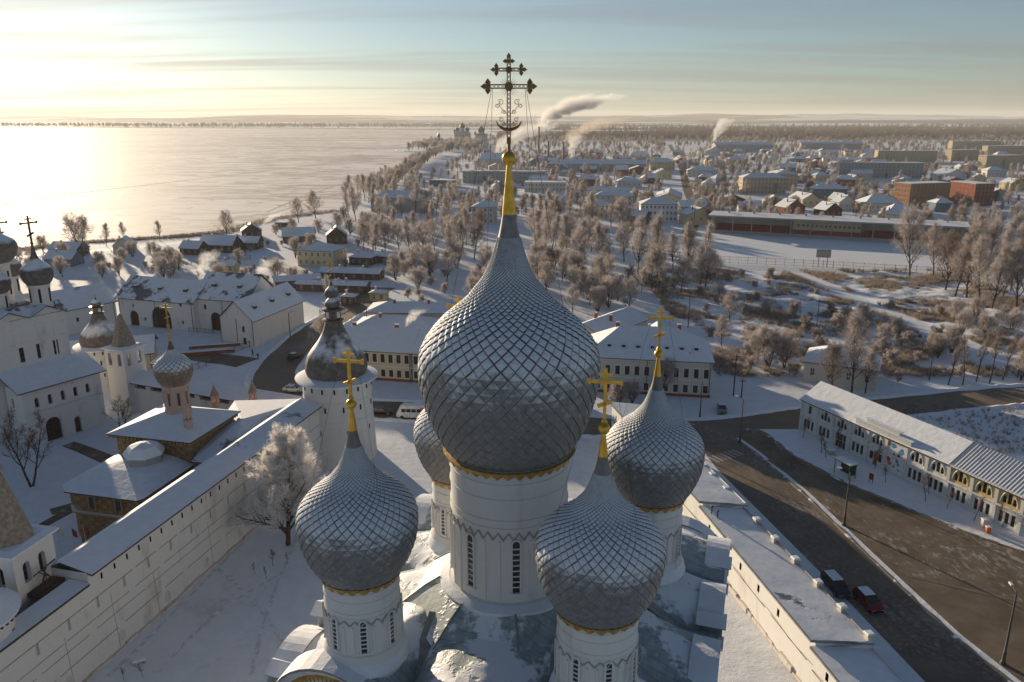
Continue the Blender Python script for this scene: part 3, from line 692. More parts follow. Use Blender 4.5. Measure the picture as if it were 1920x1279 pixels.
def drum(parent, loc, R, z0, z1, nwin, wh, ww, wz, seed=0, rot=0.0, panes=7):
    d = MB(); H_ = z1 - z0
    prof = [(R * 1.10, z0 - 1.2), (R * 1.10, z0 + 0.25), (R * 1.055, z0 + 0.42), (R * 1.055, z0 + 0.62), (R, z0 + 0.72)]
    for f in (0.60, 0.655, 0.80, 0.905):
        zz_ = z0 + H_ * f; prof += [(R, zz_ - 0.09), (R * 1.018, zz_ - 0.06), (R * 1.018, zz_ + 0.03), (R, zz_ + 0.07)]
    prof += [(R, z1 - 0.35), (R * 1.06, z1 - 0.1), (R * 1.06, z1 + 0.05), (R * 0.9, z1 + 0.06)]
    d.lathe(prof, 64, mi=0); o = d.build('drum', 'plaster_white', parent, 35); o.location = loc
    z = MB(); zc = z0 + H_ * 0.545; n = int(R * 9); zh = R * 0.055 + 0.05
    for i in range(n):
        for s in (0, 1):
            a, b = 2 * pi * (i + 0.5 * s) / n, 2 * pi * (i + 0.5 * s + 0.5) / n; za, zb = (zc - zh, zc + zh) if s == 0 else (zc + zh, zc - zh)
            z.beam((R * 1.006 * cos(a), R * 1.006 * sin(a), za), (R * 1.006 * cos(b), R * 1.006 * sin(b), zb), 0.10, 0.10)
    z.build('zigzag_band', 'plaster_grey', o)
    for i in range(nwin):
        for s in (-1, 1):
            a = rot + 2 * pi * (i + 0.5 + s * 0.16) / nwin; c = MB()
            c.tube([(R * cos(a), R * sin(a), z0 + 0.7), (R * cos(a), R * sin(a), zc - zh - 0.1)], 0.10, 6); c.build('colonnette', 'plaster_white', o)
    key = (R, wh, ww)
    if key not in WIN:
        m = MB(); fr = 0.11
        m.bb(-ww / 2 - fr, -ww / 2, -0.14, 0.1, 0, wh - ww / 2, 0); m.bb(ww / 2, ww / 2 + fr, -0.14, 0.1, 0, wh - ww / 2, 0); m.bb(-ww / 2 - fr * 1.4, ww / 2 + fr * 1.4, -0.18, 0.1, -0.14, -0.001, 0)
        ap = arch_pts(-ww / 2, ww / 2, wh - ww / 2, ww / 2); ao = arch_pts(-ww / 2 - fr, ww / 2 + fr, wh - ww / 2, ww / 2 + fr)
        for i in range(len(ap) - 1):
            (xa, za), (xb, zb) = ap[i], ap[i + 1]; (xc, zc_), (xd, zd) = ao[i], ao[i + 1]
            m.quad((xa, -0.14, za), (xb, -0.14, zb), (xd, -0.14, zd), (xc, -0.14, zc_)); m.quad((xc, -0.14, zc_), (xd, -0.14, zd), (xd, 0.1, zd), (xc, 0.1, zc_)); m.quad((xb, -0.14, zb), (xa, -0.14, za), (xa, 0.1, za), (xb, 0.1, zb))
        poly = [(-ww / 2, 0), (ww / 2, 0)] + list(reversed(ap)); m.add([(x, 0.0 - 0.03, q) for x, q in poly], [tuple(range(len(poly)))], 1)
        for k in range(1, panes): q = (wh - ww * 0.4) * k / panes; m.bb(-ww / 2, ww / 2, -0.075, -0.04, q - 0.045, q + 0.045, 0)
        WIN[key] = m.mesh('window', ['plaster_white', 'glass_dark'])
    for i in range(nwin):
        a = rot + 2 * pi * i / nwin; rr = R + 0.015
        link('window', WIN[key], o, (rr * cos(a), rr * sin(a), wz), a + pi / 2)
    return o
def skirt(parent, loc, R, z, h=0.62):
    m = MB(); n = int(R * 9); m.lathe([(R * 1.075, z - h * 0.45), (R * 1.12, z), (R * 1.05, z + 0.02)], 64, caps=False)
    for i in range(n):
        a, b, c = 2 * pi * i / n, 2 * pi * (i + 0.5) / n, 2 * pi * (i + 1) / n
        for f, off in ((1, 0.0), (-1, -0.03)):
            r0 = R * 1.075 + off; r1 = R * 1.05 + off; t = [(r0 * cos(a), r0 * sin(a), z - h * 0.44), (r1 * cos(b), r1 * sin(b), z - h), (r0 * cos(c), r0 * sin(c), z - h * 0.44)]
            m.add(t, [(0, 1, 2) if f > 0 else (2, 1, 0)])
    o = m.build('gilded_skirt', 'gold_dull', parent); o.location = loc; return o
CR = radians(-17.5); CC = Vector((0.4, 51.3, 0))
cath = thing('cathedral', 'white five-domed cathedral with silver shingled onion domes and gold crosses', 'cathedral', CC, CR)
RZ = Matrix.Rotation(CR, 4, 'Z'); CM = Matrix.Translation(CC) @ RZ; CI = CM.inverted()
def cl(x, y): q = CI @ Vector((x, y, 0)); return (q.x, q.y, 0)
DOMES = [('main', -0.2, 52.0, 6.15, 16.5, 33.0, 42, 0.72, 4.2, 22.3)] + [('side', x, y, 3.80, 9.75, 27.1, 38, 0.50, 2.46, 21.4) for x, y in ((-9.93, 45.8), (5.24, 41.9), (10.96, 56.5), (-4.2, 60.4))]
for di, (key, x, y, rm, h, z0, N, sm, R, zb) in enumerate(DOMES):
    loc = cl(x, y); prof = onion_profile(rm, h, z0); wm = CM @ Matrix.Translation(loc)
    big = key == 'main'
    scaled_dome(cath, loc, key, prof, N, sm, wm, 0.085 if big else 0.06, 300)
    drum(cath, loc, R, zb, z0 - 0.05, 8, 4.0 if big else 2.3, 0.5 if big else 0.36, zb + (1.55 if big else 1.0), rot=radians(-73 + 7 if big else -62), panes=9 if big else 7)
    skirt(cath, loc, R, z0 - 0.03, 0.60 if big else 0.48)
    g = MB(); nt_ = z0 + h; r0 = rm * 0.068
    if big:
        g.lathe([(r0 * 1.06, nt_ - 0.12), (r0 * 1.06, nt_), (r0 * 0.34, nt_ + 3.1)], 20)
        k = nt_ + 3.45; g2 = MB(); g2.lathe([(0.45 * sin(pi * i / 12) + 0.001, k - 0.45 * cos(pi * i / 12)) for i in range(13)], 20)
    else:
        g.lathe([(r0 * 1.08, nt_ - 0.1), (r0 * 1.08, nt_), (r0 * 0.42, nt_ + 1.35)], 16)
        k = nt_ + 1.60; g2 = MB(); g2.lathe([(0.34 * sin(pi * i / 12) + 0.001, k - 0.34 * cos(pi * i / 12)) for i in range(13)], 18)
    o = g.build('gilded_cone', 'gold', cath, 40); o.location = loc; o = g2.build('gilded_ball', 'gold', cath, 60); o.location = loc
    if not big: plain_cross(cath, (loc[0], loc[1], k + 0.28), 3.3, 'gold', 0.12)
    TOPZ = k
    if big:
        ML = loc; MK = k
    # snow-covered apron round the drum foot
    a = MB()
    if big: a.lathe([(8.0, 20.7), (6.2, 22.1), (5.1, 22.75), (4.6, 22.9)], 8, rot=pi / 8); a.lathe([(5.15, 22.3), (5.15, 22.72), (4.5, 22.95), (4.2, 22.95)], 48, mi=1)
    else: a.lathe([(3.0, 20.7), (2.85, 21.25), (2.7, 21.5), (2.5, 21.62)], 40, mi=1)
    o = a.build('drum_apron', ['roof_cathedral', 'snow'], cath, 12); o.location = loc
    if big:
        for k_ in range(8):
            an_ = pi / 8 + k_ * pi / 4; q = MB(); q.tube([(r_ * cos(an_), r_ * sin(an_), z_ + 0.05) for r_, z_ in ((8.0, 20.7), (6.2, 22.1), (5.15, 22.72))], 0.07, 5); q.build('hip_seam', 'grey_metal', o)
# the openwork cross on the main dome
def finial(m, c, d, s, th):
    # flattened diamond with a waist, pointing along d in the xz plane
    d = Vector((d[0], 0, d[1])).normalized(); p = Vector((-d.z, 0, d.x)); c = Vector(c)
    ring = [c + d * s * 1.0, c + p * s * 0.48 + d * s * 0.35, c + p * s * 0.12 - d * s * 0.15, c - p * s * 0.12 - d * s * 0.15, c - p * s * 0.48 + d * s * 0.35]
    e = Vector((0, th / 2, 0)); n = len(ring); vs = [q - e for q in ring] + [q + e for q in ring]
    m.add(vs, [tuple(range(n)), tuple(range(2 * n - 1, n - 1, -1))] + [((i + 1) % n, i, n + i, n + (i + 1) % n) for i in range(n)])
def lattice(m, a, b, w, r=0.028, step=0.26):
    a = Vector(a); b = Vector(b); d = (b - a).normalized(); p = Vector((-d.z, 0, d.x)); L = (b - a).length; n = max(2, int(L / step))
    for s in (-1, 1): m.tube([a + p * s * w / 2, b + p * s * w / 2], r * 1.25, 5)
    for i in range(n):
        q = a + d * L * i / n; q2 = a + d * L * (i + 1) / n
        m.tube([q + p * w / 2, q2 - p * w / 2], r * 0.8, 4); m.tube([q - p * w / 2, q2 + p * w / 2], r * 0.8, 4)
def scroll(m, c, s, flip, start=0.0):
    m.tube([(c[0] + flip * s * (1 - 0.72 * i / 14) * cos(start + i * 0.55), 0, c[2] + s * (1 - 0.72 * i / 14) * sin(start + i * 0.55)) for i in range(15)], 0.024, 4)
cr = thing('tmp', '', ''); bpy.data.objects.remove(cr)
m = MB(); zb = MK + 0.40
lattice(m, (0, 0, zb + 0.5), (0, 0, zb + 5.75), 0.20); m.tube([(0, 0, zb - 0.1), (0, 0, zb + 0.9)], [0.12, 0.10], 8)
mainx = m.build('cross', 'cross_bronze', cath); mainx.location = (ML[0], ML[1], 0); mainx.rotation_euler = (0, 0, radians(14)); mainx['label'] = 'tall ornate openwork bronze cross on the central dome'
for zq, hw, w in ((4.0, 1.32, 0.22), (5.0, 0.78, 0.17)):
    m = MB(); lattice(m, (-hw, 0, zb + zq), (hw, 0, zb + zq), w)
    for s in (-1, 1):
        for d in ((s, 0), (0, 1), (0, -1)): finial(m, (s * hw + d[0] * 0.08, 0, zb + zq + d[1] * 0.10), d, 0.40 if zq < 4.5 else 0.30, 0.06)
    m.build('cross_arm', 'cross_bronze', mainx)
m = MB()
for d in ((1, 0), (-1, 0), (0, 1)): finial(m, (d[0] * 0.12, 0, zb + 5.5 + d[1] * 0.22), d, 0.28, 0.06)
for zq, r, xq in ((4.0, 0.27, 0), (5.0, 0.20, 0), (4.0, 0.17, -1.32), (4.0, 0.17, 1.32), (5.0, 0.13, -0.78), (5.0, 0.13, 0.78), (5.5, 0.13, 0)):
    vs = [(xq + r * cos(2 * pi * i / 20), -0.06, zb + zq + r * sin(2 * pi * i / 20)) for i in range(20)] + [(xq + r * cos(2 * pi * i / 20), 0.06, zb + zq + r * sin(2 * pi * i / 20)) for i in range(20)]
    m.add(vs, [tuple(range(20)), tuple(range(39, 19, -1))] + [((i + 1) % 20, i, 20 + i, 20 + (i + 1) % 20) for i in range(20)])
for i in range(4):
    a = pi / 4 + i * pi / 2
    for da in (-0.28, 0, 0.28): m.tube([(0.25 * cos(a + da), 0, zb + 4 + 0.25 * sin(a + da)), (0.62 * cos(a + da), 0, zb + 4 + 0.62 * sin(a + da))], [0.02, 0.008], 4)
m.build('cross_finial', 'cross_bronze', mainx)
for s in (-1, 1):
    m = MB(); scroll(m, (s * 0.52, 0, zb + 3.05), 0.20, s, 0.5); scroll(m, (s * 0.74, 0, zb + 2.85), 0.15, s, 2.2); scroll(m, (s * 0.32, 0, zb + 2.45), 0.15, s, -0.5); scroll(m, (s * 0.50, 0, zb + 2.0), 0.17, s, 0.7); scroll(m, (s * 0.33, 0, zb + 1.7), 0.12, s, -0.8)
    m.tube([(s * 0.1, 0, zb + 2.3), (s * 0.4, 0, zb + 2.6), (s * 0.6, 0, zb + 2.85)], 0.022, 4); m.tube([(s * 0.1, 0, zb + 1.6), (s * 0.35, 0, zb + 1.9)], 0.02, 4)
    m.build('scrollwork', 'cross_bronze', mainx)
m = MB()
cres = [(0.80 * sin(t), 0, zb + 1.70 - 0.62 * cos(t) + 0.3) for t in [-1.45 + 2.9 * i / 14 for i in range(15)]]
m.tube(cres, [0.02 + 0.085 * sin(pi * i / 14) for i in range(15)], 6); m.build('crescent', 'cross_bronze', mainx)
for k, (x, ex, ey) in enumerate(((-1.08, -4.5, -2.8), (-1.02, -2.2, 4.6), (1.08, 4.5, -2.8), (1.02, 2.2, 4.6))):
    m = MB(); a = Vector((x, 0, zb + 3.9)); b = Vector((ex * 0.98, ey * 0.98, 39.9)); m.tube([a.lerp(b, i / 10) - Vector((0, 0, 0.25 * sin(pi * i / 10))) for i in range(11)], 0.016, 4)
    m.build('guy_chain', 'dark_metal', mainx)
for di in (1, 2, 3, 4):
    x, y = DOMES[di][1:3]; l = cl(x, y)
    for ex, ey in ((-2.6, -1.6), (2.6, -1.6)):
        m = MB(); a = Vector((l[0] + ex * 0.24, l[1], TOPZ + 0.28 + 2.5)); b = Vector((l[0] + ex * 1.02, l[1] + ey * 1.02, 31.9)); m.tube([a.lerp(b, i / 8) - Vector((0, 0, 0.12 * sin(pi * i / 8))) for i in range(9)], 0.010, 3); m.build('guy_chain', 'dark_metal', cath)
# body and roof
A_, V0, V1 = 14.0, -11.3, 18.2
b = MB()
for o, an, L, n in (((-A_, V0), 0, 2 * A_, 3), ((A_, V0), pi / 2, V1 - V0, 4), ((A_, V1), pi, 2 * A_, 3), ((-A_, V1), -pi / 2, V1 - V0, 4)):
    facade(b, o, an, L, 0, 17.2, row(n, L, 0.9, 8, 12.5, 0.45), 0.4)
b.build('body', 'plaster_white', cath)
for o, an, L, n in (((-A_, V0), 0, 2 * A_, 3), ((A_, V0), pi / 2, V1 - V0, 4), ((A_, V1), pi, 2 * A_, 3), ((-A_, V1), -pi / 2, V1 - V0, 4)):
    windows(cath, o, an, row(n, L, 0.9, 8, 12.5, 0.45), 0.4, nx=1, nz=6); ux, uy = cos(an), sin(an); qx, qy = uy, -ux; st = L / n
    for i in range(n + 1):
        m = MB(); px, py = o[0] + ux * st * i, o[1] + uy * st * i
        m.box((px + qx * 0.18, py + qy * 0.18, 8.7), (0.9, 0.7, 17.4), an); m.box((px + qx * 0.22, py + qy * 0.22, 17.6), (1.25, 1.05, 0.38), an); m.box((px + qx * 0.25, py + qy * 0.25, 17.95), (1.5, 1.3, 0.22), an, 1)
        m.build('pilaster', ['plaster_white', 'snow'], cath)
    for i in range(n):
        cxm = st * (i + 0.5); R_ = st / 2 - 0.35; hh = 4.2 if an == 0 else 2.5
        def P(x, z, d=0.0): return (o[0] + ux * x + qx * d, o[1] + uy * x + qy * d, z)
        ap = arch_pts(cxm - R_, cxm + R_, 17.2, hh, 16); ai = arch_pts(cxm - R_ + 0.55, cxm + R_ - 0.55, 17.2, hh - 0.55, 16); ag = arch_pts(cxm - R_ + 0.95, cxm + R_ - 0.95, 17.2, hh - 0.95, 32)
        m = MB(); m.add([P(x, z, 0.02) for x, z in ap], [tuple(range(len(ap) - 1, -1, -1))])
        for k in range(16):
            (xa, za), (xb, zb2), (xc, zc2), (xd, zd2) = ap[k], ap[k + 1], ai[k + 1], ai[k]
            m.quad(P(xd, zd2, 0.3), P(xc, zc2, 0.3), P(xb, zb2, 0.3), P(xa, za, 0.3)); m.quad(P(xd, zd2, 0.02), P(xc, zc2, 0.02), P(xc, zc2, 0.3), P(xd, zd2, 0.3))
        zk = m.build('gable', 'plaster_white', cath)
        m = MB()
        for k in range(32):
            (xa, za), (xb, zb2) = ag[k], ag[k + 1]; t = (k + 0.5) / 32; a2 = pi * t; xi, zi = cxm - (R_ - 1.35) * cos(a2), 17.2 + (hh - 1.35) * sin(a2)
            x1, z1 = cxm - (R_ - 0.56) * cos(pi * k / 32), 17.2 + (hh - 0.56) * sin(pi * k / 32); x2, z2 = cxm - (R_ - 0.56) * cos(pi * (k + 1) / 32), 17.2 + (hh - 0.56) * sin(pi * (k + 1) / 32)
            m.quad(P(xa, za, 0.06), P(xb, zb2, 0.06), P(x2, z2, 0.06), P(x1, z1, 0.06)); m.tri(P(xa, za, 0.06), P(xi, zi, 0.06), P(xb, zb2, 0.06))
        m.build('gilded_fringe', 'gold_dull', zk)
        m = MB()
        for k in range(16):
            (xa, za), (xb, zb2) = ap[k], ap[k + 1]
            q = [P(xa, za + 0.22, 0.75), P(xb, zb2 + 0.22, 0.75), P(xb, zb2 + 0.34, -1.2), P(xa, za + 0.34, -1.2)]
            m.slab(q[::-1] if False else q, 0.2, 0, 1)
        m.build('gable_cap', ['snow', 'grey_metal'], zk)
def sm(a, b, x): t = max(0, min(1, (x - a) / (b - a))); return t * t * (3 - 2 * t)
def bay(s, L, n): t = ((s / L * n) % 1) * 2 - 1; return sqrt(max(0, 1 - t * t * 0.97))
r = MB(); nu, nv = 110, 118; vs = []
for j in range(nv):
    for i in range(nu):
        u = -A_ - 0.5 + (2 * A_ + 1.0) * i / (nu - 1); v = V0 - 0.5 + (V1 - V0 + 1.0) * j / (nv - 1); z = 99
        for d, s, L, n, bh in ((v - V0, u + A_, 2 * A_, 3, 4.2), (A_ - u, v - V0, V1 - V0, 4, 2.5), (V1 - v, A_ - u, 2 * A_, 3, 2.5), (u + A_, V1 - v, V1 - V0, 4, 2.5)):
            d = max(0, d); f = sm(0, 9.5, d); z = min(z, 17.15 + bh * bay(s, L, n) * (1 - f) + 4.3 * f)
        z += 0.16 * mnoise.fractal(Vector((u * 0.33, v * 0.33, 3)), 1, 2, 3) + 0.12
        vs.append((u, v, z))
r.add(vs, [(j * nu + i, j * nu + i + 1, (j + 1) * nu + i + 1, (j + 1) * nu + i) for j in range(nv - 1) for i in range(nu - 1)])
ro = r.build('roof', 'roof_cathedral', cath, 40)
# bare seamed metal sheets over the valleys between the gables
for o, an, L, n in (((A_, V0), pi / 2, V1 - V0, 4), ((-A_, V0), 0, 2 * A_, 3)):
    ux, uy = cos(an), sin(an); qx, qy = uy, -ux; st = L / n
    for i in range(1, n):
        m = MB(); n2 = 8
        for k in range(n2):
            d0, d1 = 7.0 * k / n2, 7.0 * (k + 1) / n2
            z0_, z1_ = 17.15 + 4.3 * sm(0, 9.5, d0) + 1.0, 17.15 + 4.3 * sm(0, 9.5, d1) + 1.0; w0, w1 = 0.55, 0.55
            px, py = o[0] + ux * st * i, o[1] + uy * st * i
            m.quad((px - qx * d0 - ux * w0, py - qy * d0 - uy * w0, z0_), (px - qx * d0 + ux * w0, py - qy * d0 + uy * w0, z0_), (px - qx * d1 + ux * w1, py - qy * d1 + uy * w1, z1_), (px - qx * d1 - ux * w1, py - qy * d1 - uy * w1, z1_))
        m.build('valley_flashing', 'grey_metal', ro)
for x, y, z, rz in ((-13.4, -4.2, 19.6, 0.5), (-13.6, -9.8, 18.6, 0.3), (13.9, 4.5, 18.7, 0.0), (13.9, 13.0, 18.7, 0.1)):
    m = MB(); m.box((x, y, z), (1.7, 1.5, 0.9), rz); m.slab([(x - 1.1, y - 1.0, z + 0.45), (x + 1.1, y - 1.0, z + 0.45), (x + 1.1, y, z + 1.0), (x - 1.1, y, z + 1.0)], 0.08, 1, 0); m.slab([(x + 1.1, y + 1.0, z + 0.45), (x - 1.1, y + 1.0, z + 0.45), (x - 1.1, y, z + 1.002), (x + 1.1, y, z + 1.002)], 0.08, 1, 0)
    m.build('roof_hatch', ['grey_metal', 'snow'], ro)
occupy(CM @ Vector((-A_, V0, 0)), CR, 2 * A_, V1 - V0, 2)
# ------------------------------------------------------------------ kremlin walls, towers and churches on the left
def rot2(o, ang, x, y): return (o[0] + cos(ang) * x - sin(ang) * y, o[1] + sin(ang) * x + cos(ang) * y)
A, B = (-48.2, 50.0), (-31.0, 119.6); L, an = frame_of(A, B)
w = thing('fortress_wall', 'long white fortress wall with snow roof running to the round corner tower', 'wall', (*A, 0), an); occupy(A, an, L, 6)
slots = [(x + 0.35, x + 0.62, 9.3, 10.0, 0.12) for x in [1.9 * i + 13 for i in range(27)]]
nich = [(x, x + 0.32, 6.5, 7.7) for x in [3.9 * i + 14 for i in range(13)]]
arch = [(x, x + 0.8, 0.7, 1.9, 0.4) for x in [7.6 * i + 16.5 for i in range(7)]]
m = MB(); facade(m, (21.2, 0), 0, L - 21.2, 0, 11.0, [(a[0] - 21.2, a[1] - 21.2) + a[2:] for a in slots if a[0] > 21.4], 0.5, 0, 1); facade(m, (0, 0), 0, 21.2, 0, 9.75, [], 0.5); m.bb(21.18, 21.22, 0.01, 4.6, 9, 11)
facade(m, (L, 4.6), pi, L - 21.2, 0, 11.0, [], 0.3); facade(m, (21.2, 4.6), pi, 21.2, 0, 9.75, [], 0.3); m.bb(-0.001, 0.02, 0.3, 4.6, 0, 9.7); m.build('wall_face', ['plaster_wall', 'opening_dark'], w)
for n_, ops, mat in (('niche', nich, 'plaster_grey'), ('arched_niche', arch, 'plaster_old')):
    for a in ops:
        q = MB(); fr = 0.07
        q.bb(a[0] - fr, a[0], -0.05, -0.003, a[2], a[3] - (0.3 if n_ != 'niche' else 0)); q.bb(a[1], a[1] + fr, -0.05, -0.003, a[2], a[3] - (0.3 if n_ != 'niche' else 0))
        if n_ == 'niche': q.bb(a[0], a[1], -0.012, -0.003, a[2], a[3], 1)
        else:
            ap = arch_pts(a[0], a[1], a[3] - 0.4, 0.4); q.add([(x, -0.012, z) for x, z in [(a[0], a[2]), (a[1], a[2])] + ap[::-1]], [tuple(range(len(ap) + 2))], 1)
            q.tube([(x, -0.02, z) for x, z in arch_pts(a[0] - 0.05, a[1] + 0.05, a[3] - 0.4, 0.48)], 0.06, 5)
        q.build(n_, ['plaster_white', mat], w)
slots = [a for a in slots if a[0] > 21.4]
for x in slots: 
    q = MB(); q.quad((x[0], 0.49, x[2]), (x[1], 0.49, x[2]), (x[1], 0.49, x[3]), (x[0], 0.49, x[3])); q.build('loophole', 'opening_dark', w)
for z, t in ((7.75, 0.03), (5.6, 0.022), (4.4, 0.02), (2.6, 0.03)):
    q = MB(); x = 9.0
    while x < L - 1:
        e = min(L - 0.5, x + random.uniform(3, 9)); q.bb(x, e, -0.035, -0.002, z - t, z + t * 1.3); x = e + random.uniform(0.0, 1.2)
    q.build('string_course', 'mortar_line', w)
q = MB()
for x in (17.5, 24, 30.5, 41, 52): q.beam((x, -0.012, 0.3), (x - 0.25, -0.012, 6.4 + random.uniform(-1, 1)), 0.02, 0.035)
q.build('wall_crack', 'mortar_line', w)
q = MB(); x = 0
while x < L: e = min(L, x + random.uniform(1, 3)); q.bb(x, e, -0.3 - random.uniform(0, 0.25), -0.004, -0.02, random.uniform(0.15, 0.4)); x = e
q.build('footing', 'plaster_old', w)
r = MB(); XS = 21.2; r.slab([(XS, -0.6, 10.9), (L + 0.2, -0.6, 10.9), (L + 0.2, 3.2, 11.75), (XS, 3.2, 11.75)], 0.2, 0, 1); r.slab([(L + 0.2, 4.9, 10.9), (XS, 4.9, 10.9), (XS, 3.2, 11.753), (L + 0.2, 3.2, 11.753)], 0.2, 0, 1); r.slab([(-0.3, -0.25, 9.9), (XS - 0.1, -0.25, 9.9), (XS - 0.1, 2.2, 10.1), (-0.3, 2.2, 10.1)], 0.25, 0, 1)
gable_m = MB(); r.build('roof', ['roof_full', 'wood_dark'], w)
# tent-roofed turret and round gate tower at the near end
t = thing('bell_turret', 'small white turret with brown wooden tent roof at the wall end', 'turret', (-50.2, 70.4, 0), an + 0.05); occupy((-54, 67), 0, 6, 6)
m = MB(); ops = [(1.0, 1.9, 11.2, 13.4, 0.45), (3.0, 3.9, 11.2, 13.4, 0.45)]
facade(m, (-2.6, -2.6), 0, 5.2, 0, 14.8, ops, 0.5, 0, 0); facade(m, (2.6, -2.6), pi / 2, 5.2, 0, 14.8, ops, 0.5, 0, 0); facade(m, (2.6, 2.6), pi, 5.2, 0, 14.8, [], 0.5); facade(m, (-2.6, 2.6), -pi / 2, 5.2, 0, 14.8, ops, 0.5)
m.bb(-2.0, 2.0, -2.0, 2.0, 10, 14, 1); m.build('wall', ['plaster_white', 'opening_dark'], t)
m = MB(); m.lathe([(4.3, 14.7), (4.4, 14.95), (3.4, 15.2)], 4, rot=pi / 4); m.build('eave', 'roof_full', t)
m = MB(); m.lathe([(2.3, 15.1), (1.95, 16.4), (1.3, 18.9), (0.58, 21.7), (0.42, 22.1)], 8, rot=pi / 8); m.lathe([(0.45, 22.2), (0.62, 22.6), (0.55, 23.0), (0.2, 23.4), (0.08, 24.4), (0.04, 25.6)], 12); m.build('tent_roof', 'wood_tent', t)
q = MB()
for i in range(3): q.beam((-0.9 + i * 0.9, -3.6, 10.2), (0.2 - i * 0.3, -3.5, 12.2), 0.12, 0.12)
q.beam((-1.6, -3.6, 10.3), (1.5, -3.6, 10.2), 0.12, 0.12); q.beam((-1.5, -3.55, 12.1), (1.4, -3.55, 12.3), 0.1, 0.1); q.beam((1.2, -3.6, 10.2), (-0.9, -3.55, 12.2), 0.1, 0.1); q.bb(-1.7, 1.6, -4.2, -2.6, 9.7, 10.15)
q.build('timber_trestle', 'wood_dark', t)
t = thing('gate_tower', 'round white gate tower with snowy conical roof in the lower left corner', 'tower', (-50.0, 62.0, 0), 0.4); occupy((-54, 58), 0, 8, 8)
m = MB(); m.lathe([(4.6, 0), (4.2, 1), (4.05, 8), (4.1, 8.1), (4.05, 8.3), (4.05, 11.6), (4.4, 11.9)], 40); m.build('wall', 'plaster_wall', t, 30)
m = MB(); m.lathe([(4.7, 11.75), (4.75, 11.95), (3.2, 12.9), (1.2, 14.0), (0.5, 14.6), (0.15, 16), (0.05, 18)], 40); m.build('roof', 'roof_full', t, 40)
for k in range(48):
    a = 2 * pi * k / 48; q = MB(); q.box((4.5 * cos(a), 4.5 * sin(a), 11.62), (0.35, 0.18, 0.25), a)
    if sin(a) < 0.5: q.build('bracket', 'wood_dark', t)
for a, z in ((-0.8, 9.6), (-1.5, 9.6), (-0.2, 9.6), (-0.9, 3.2)):
    q = MB(); q.box((4.06 * cos(a), 4.06 * sin(a), z), (0.12, 0.42, 0.9 if z > 5 else 1.5), a); q.build('loophole', 'opening_dark', t)
    if z < 5:
        q = MB()
        for s in (-1, 1): q.box((4.1 * cos(a + s * 0.1), 4.1 * sin(a + s * 0.1), z), (0.22, 0.16, 1.8), a)
        q.box((4.12 * cos(a), 4.12 * sin(a), z + 1.0), (0.26, 1.1, 0.2), a); q.lathe([(0.35, z + 1.1), (0.02, z + 1.7)], 4, (4.1 * cos(a), 4.1 * sin(a))); q.build('window_surround', 'plaster_white', t)
# round corner tower with pear-shaped roof
def pear_tower(name, label, c, R, zt, s, lantern=2, cross=True, niche=True):
    t = thing(name, label, 'tower', (*c, 0), 0.2); occupy((c[0] - R, c[1] - R), 0, 2 * R, 2 * R, 2)
    m = MB(); m.lathe([(R * 1.06, 0), (R * 1.02, zt * 0.35), (R, zt * 0.55), (R * 1.012, zt * 0.555), (R, zt * 0.56), (R, zt * 0.78), (R * 1.012, zt * 0.785), (R, zt * 0.79), (R, zt - 0.3), (R * 1.05, zt)], 48); w_ = m.build('wall', 'plaster_wall', t, 30)
    if niche:
        for zf, n, hh in ((0.92, 18, 0.75), (0.70, 12, 0.9), (0.42, 8, 0.8)):
            for k in range(n):
                a = 2 * pi * (k + 0.3) / n
                if sin(a) > 0.35: continue
                q = MB(); q.box((R * 1.004 * cos(a), R * 1.004 * sin(a), zt * zf), (0.14, 0.26, hh), a); q.build('loophole', 'opening_dark', w_)
    m = MB(); m.lathe([(R * 1.19, zt - 0.25), (R * 1.20, zt - 0.02), (R * 0.9, zt + 0.5 * s)], 48); m.build('eave', 'roof_full', t, 40)
    z = zt + 0.3 * s; P = [(0.86, 0.0), (0.90, 0.8), (0.89, 1.9), (0.82, 3.1), (0.70, 4.2), (0.53, 5.4), (0.39, 6.6), (0.29, 7.9), (0.225, 9.2)]
    m = MB(); m.lathe([(r_ * R, z + q * s) for r_, q in catmull(P, 4)], 16); m.build('pear_roof', 'pear_metal', t, 20)
    z += 9.2 * s; r0 = 0.215 * R; m = MB(); m.lathe([(r0 * 1.35, z - 0.1 * s), (r0 * 1.4, z + 0.12 * s), (r0, z + 0.25 * s), (r0 * 0.96, z + 1.6 * s), (r0 * 1.45, z + 1.7 * s), (r0 * 1.4, z + 1.9 * s), (r0 * 0.9, z + 2.1 * s)], 16); ln = m.build('lantern', 'slate_dome', t, 30)
    for k in range(8):
        a = 2 * pi * k / 8; q = MB(); q.box((r0 * cos(a), r0 * sin(a), z + 0.95 * s), (0.08, r0 * 0.5, 1.0 * s), a); q.build('lantern_pane', 'lamp_white' if k % 2 else 'glass_dark', ln)
    z += 2.0 * s
    for i in range(lantern):
        m = MB(); k = 1.0 - 0.06 * i; m.lathe([(r0 * 0.8 * k, z), (r0 * 0.98 * k, z + 0.35 * s), (r0 * 1.0 * k, z + 0.75 * s), (r0 * 0.8 * k, z + 1.2 * s), (r0 * 0.45 * k, z + 1.6 * s), (r0 * 0.3 * k, z + 1.9 * s)], 20); m.build('onion_cap', 'pear_metal', t, 50); z += 1.75 * s
    m = MB(); m.lathe([(r0 * 0.3, z), (0.08 * s, z + 0.9 * s), (0.04, z + 2.0 * s)], 10); m.build('spire', 'slate_dome', t); 
    if cross: plain_cross(t, (0, 0, z + 1.6 * s), 2.6 * s, 'gold_dull')
    return t
pear_tower('corner_tower', 'round white corner tower under a big grey pear-shaped roof beside the street', (-29.1, 124.6), 5.65, 14.3, 1.0)
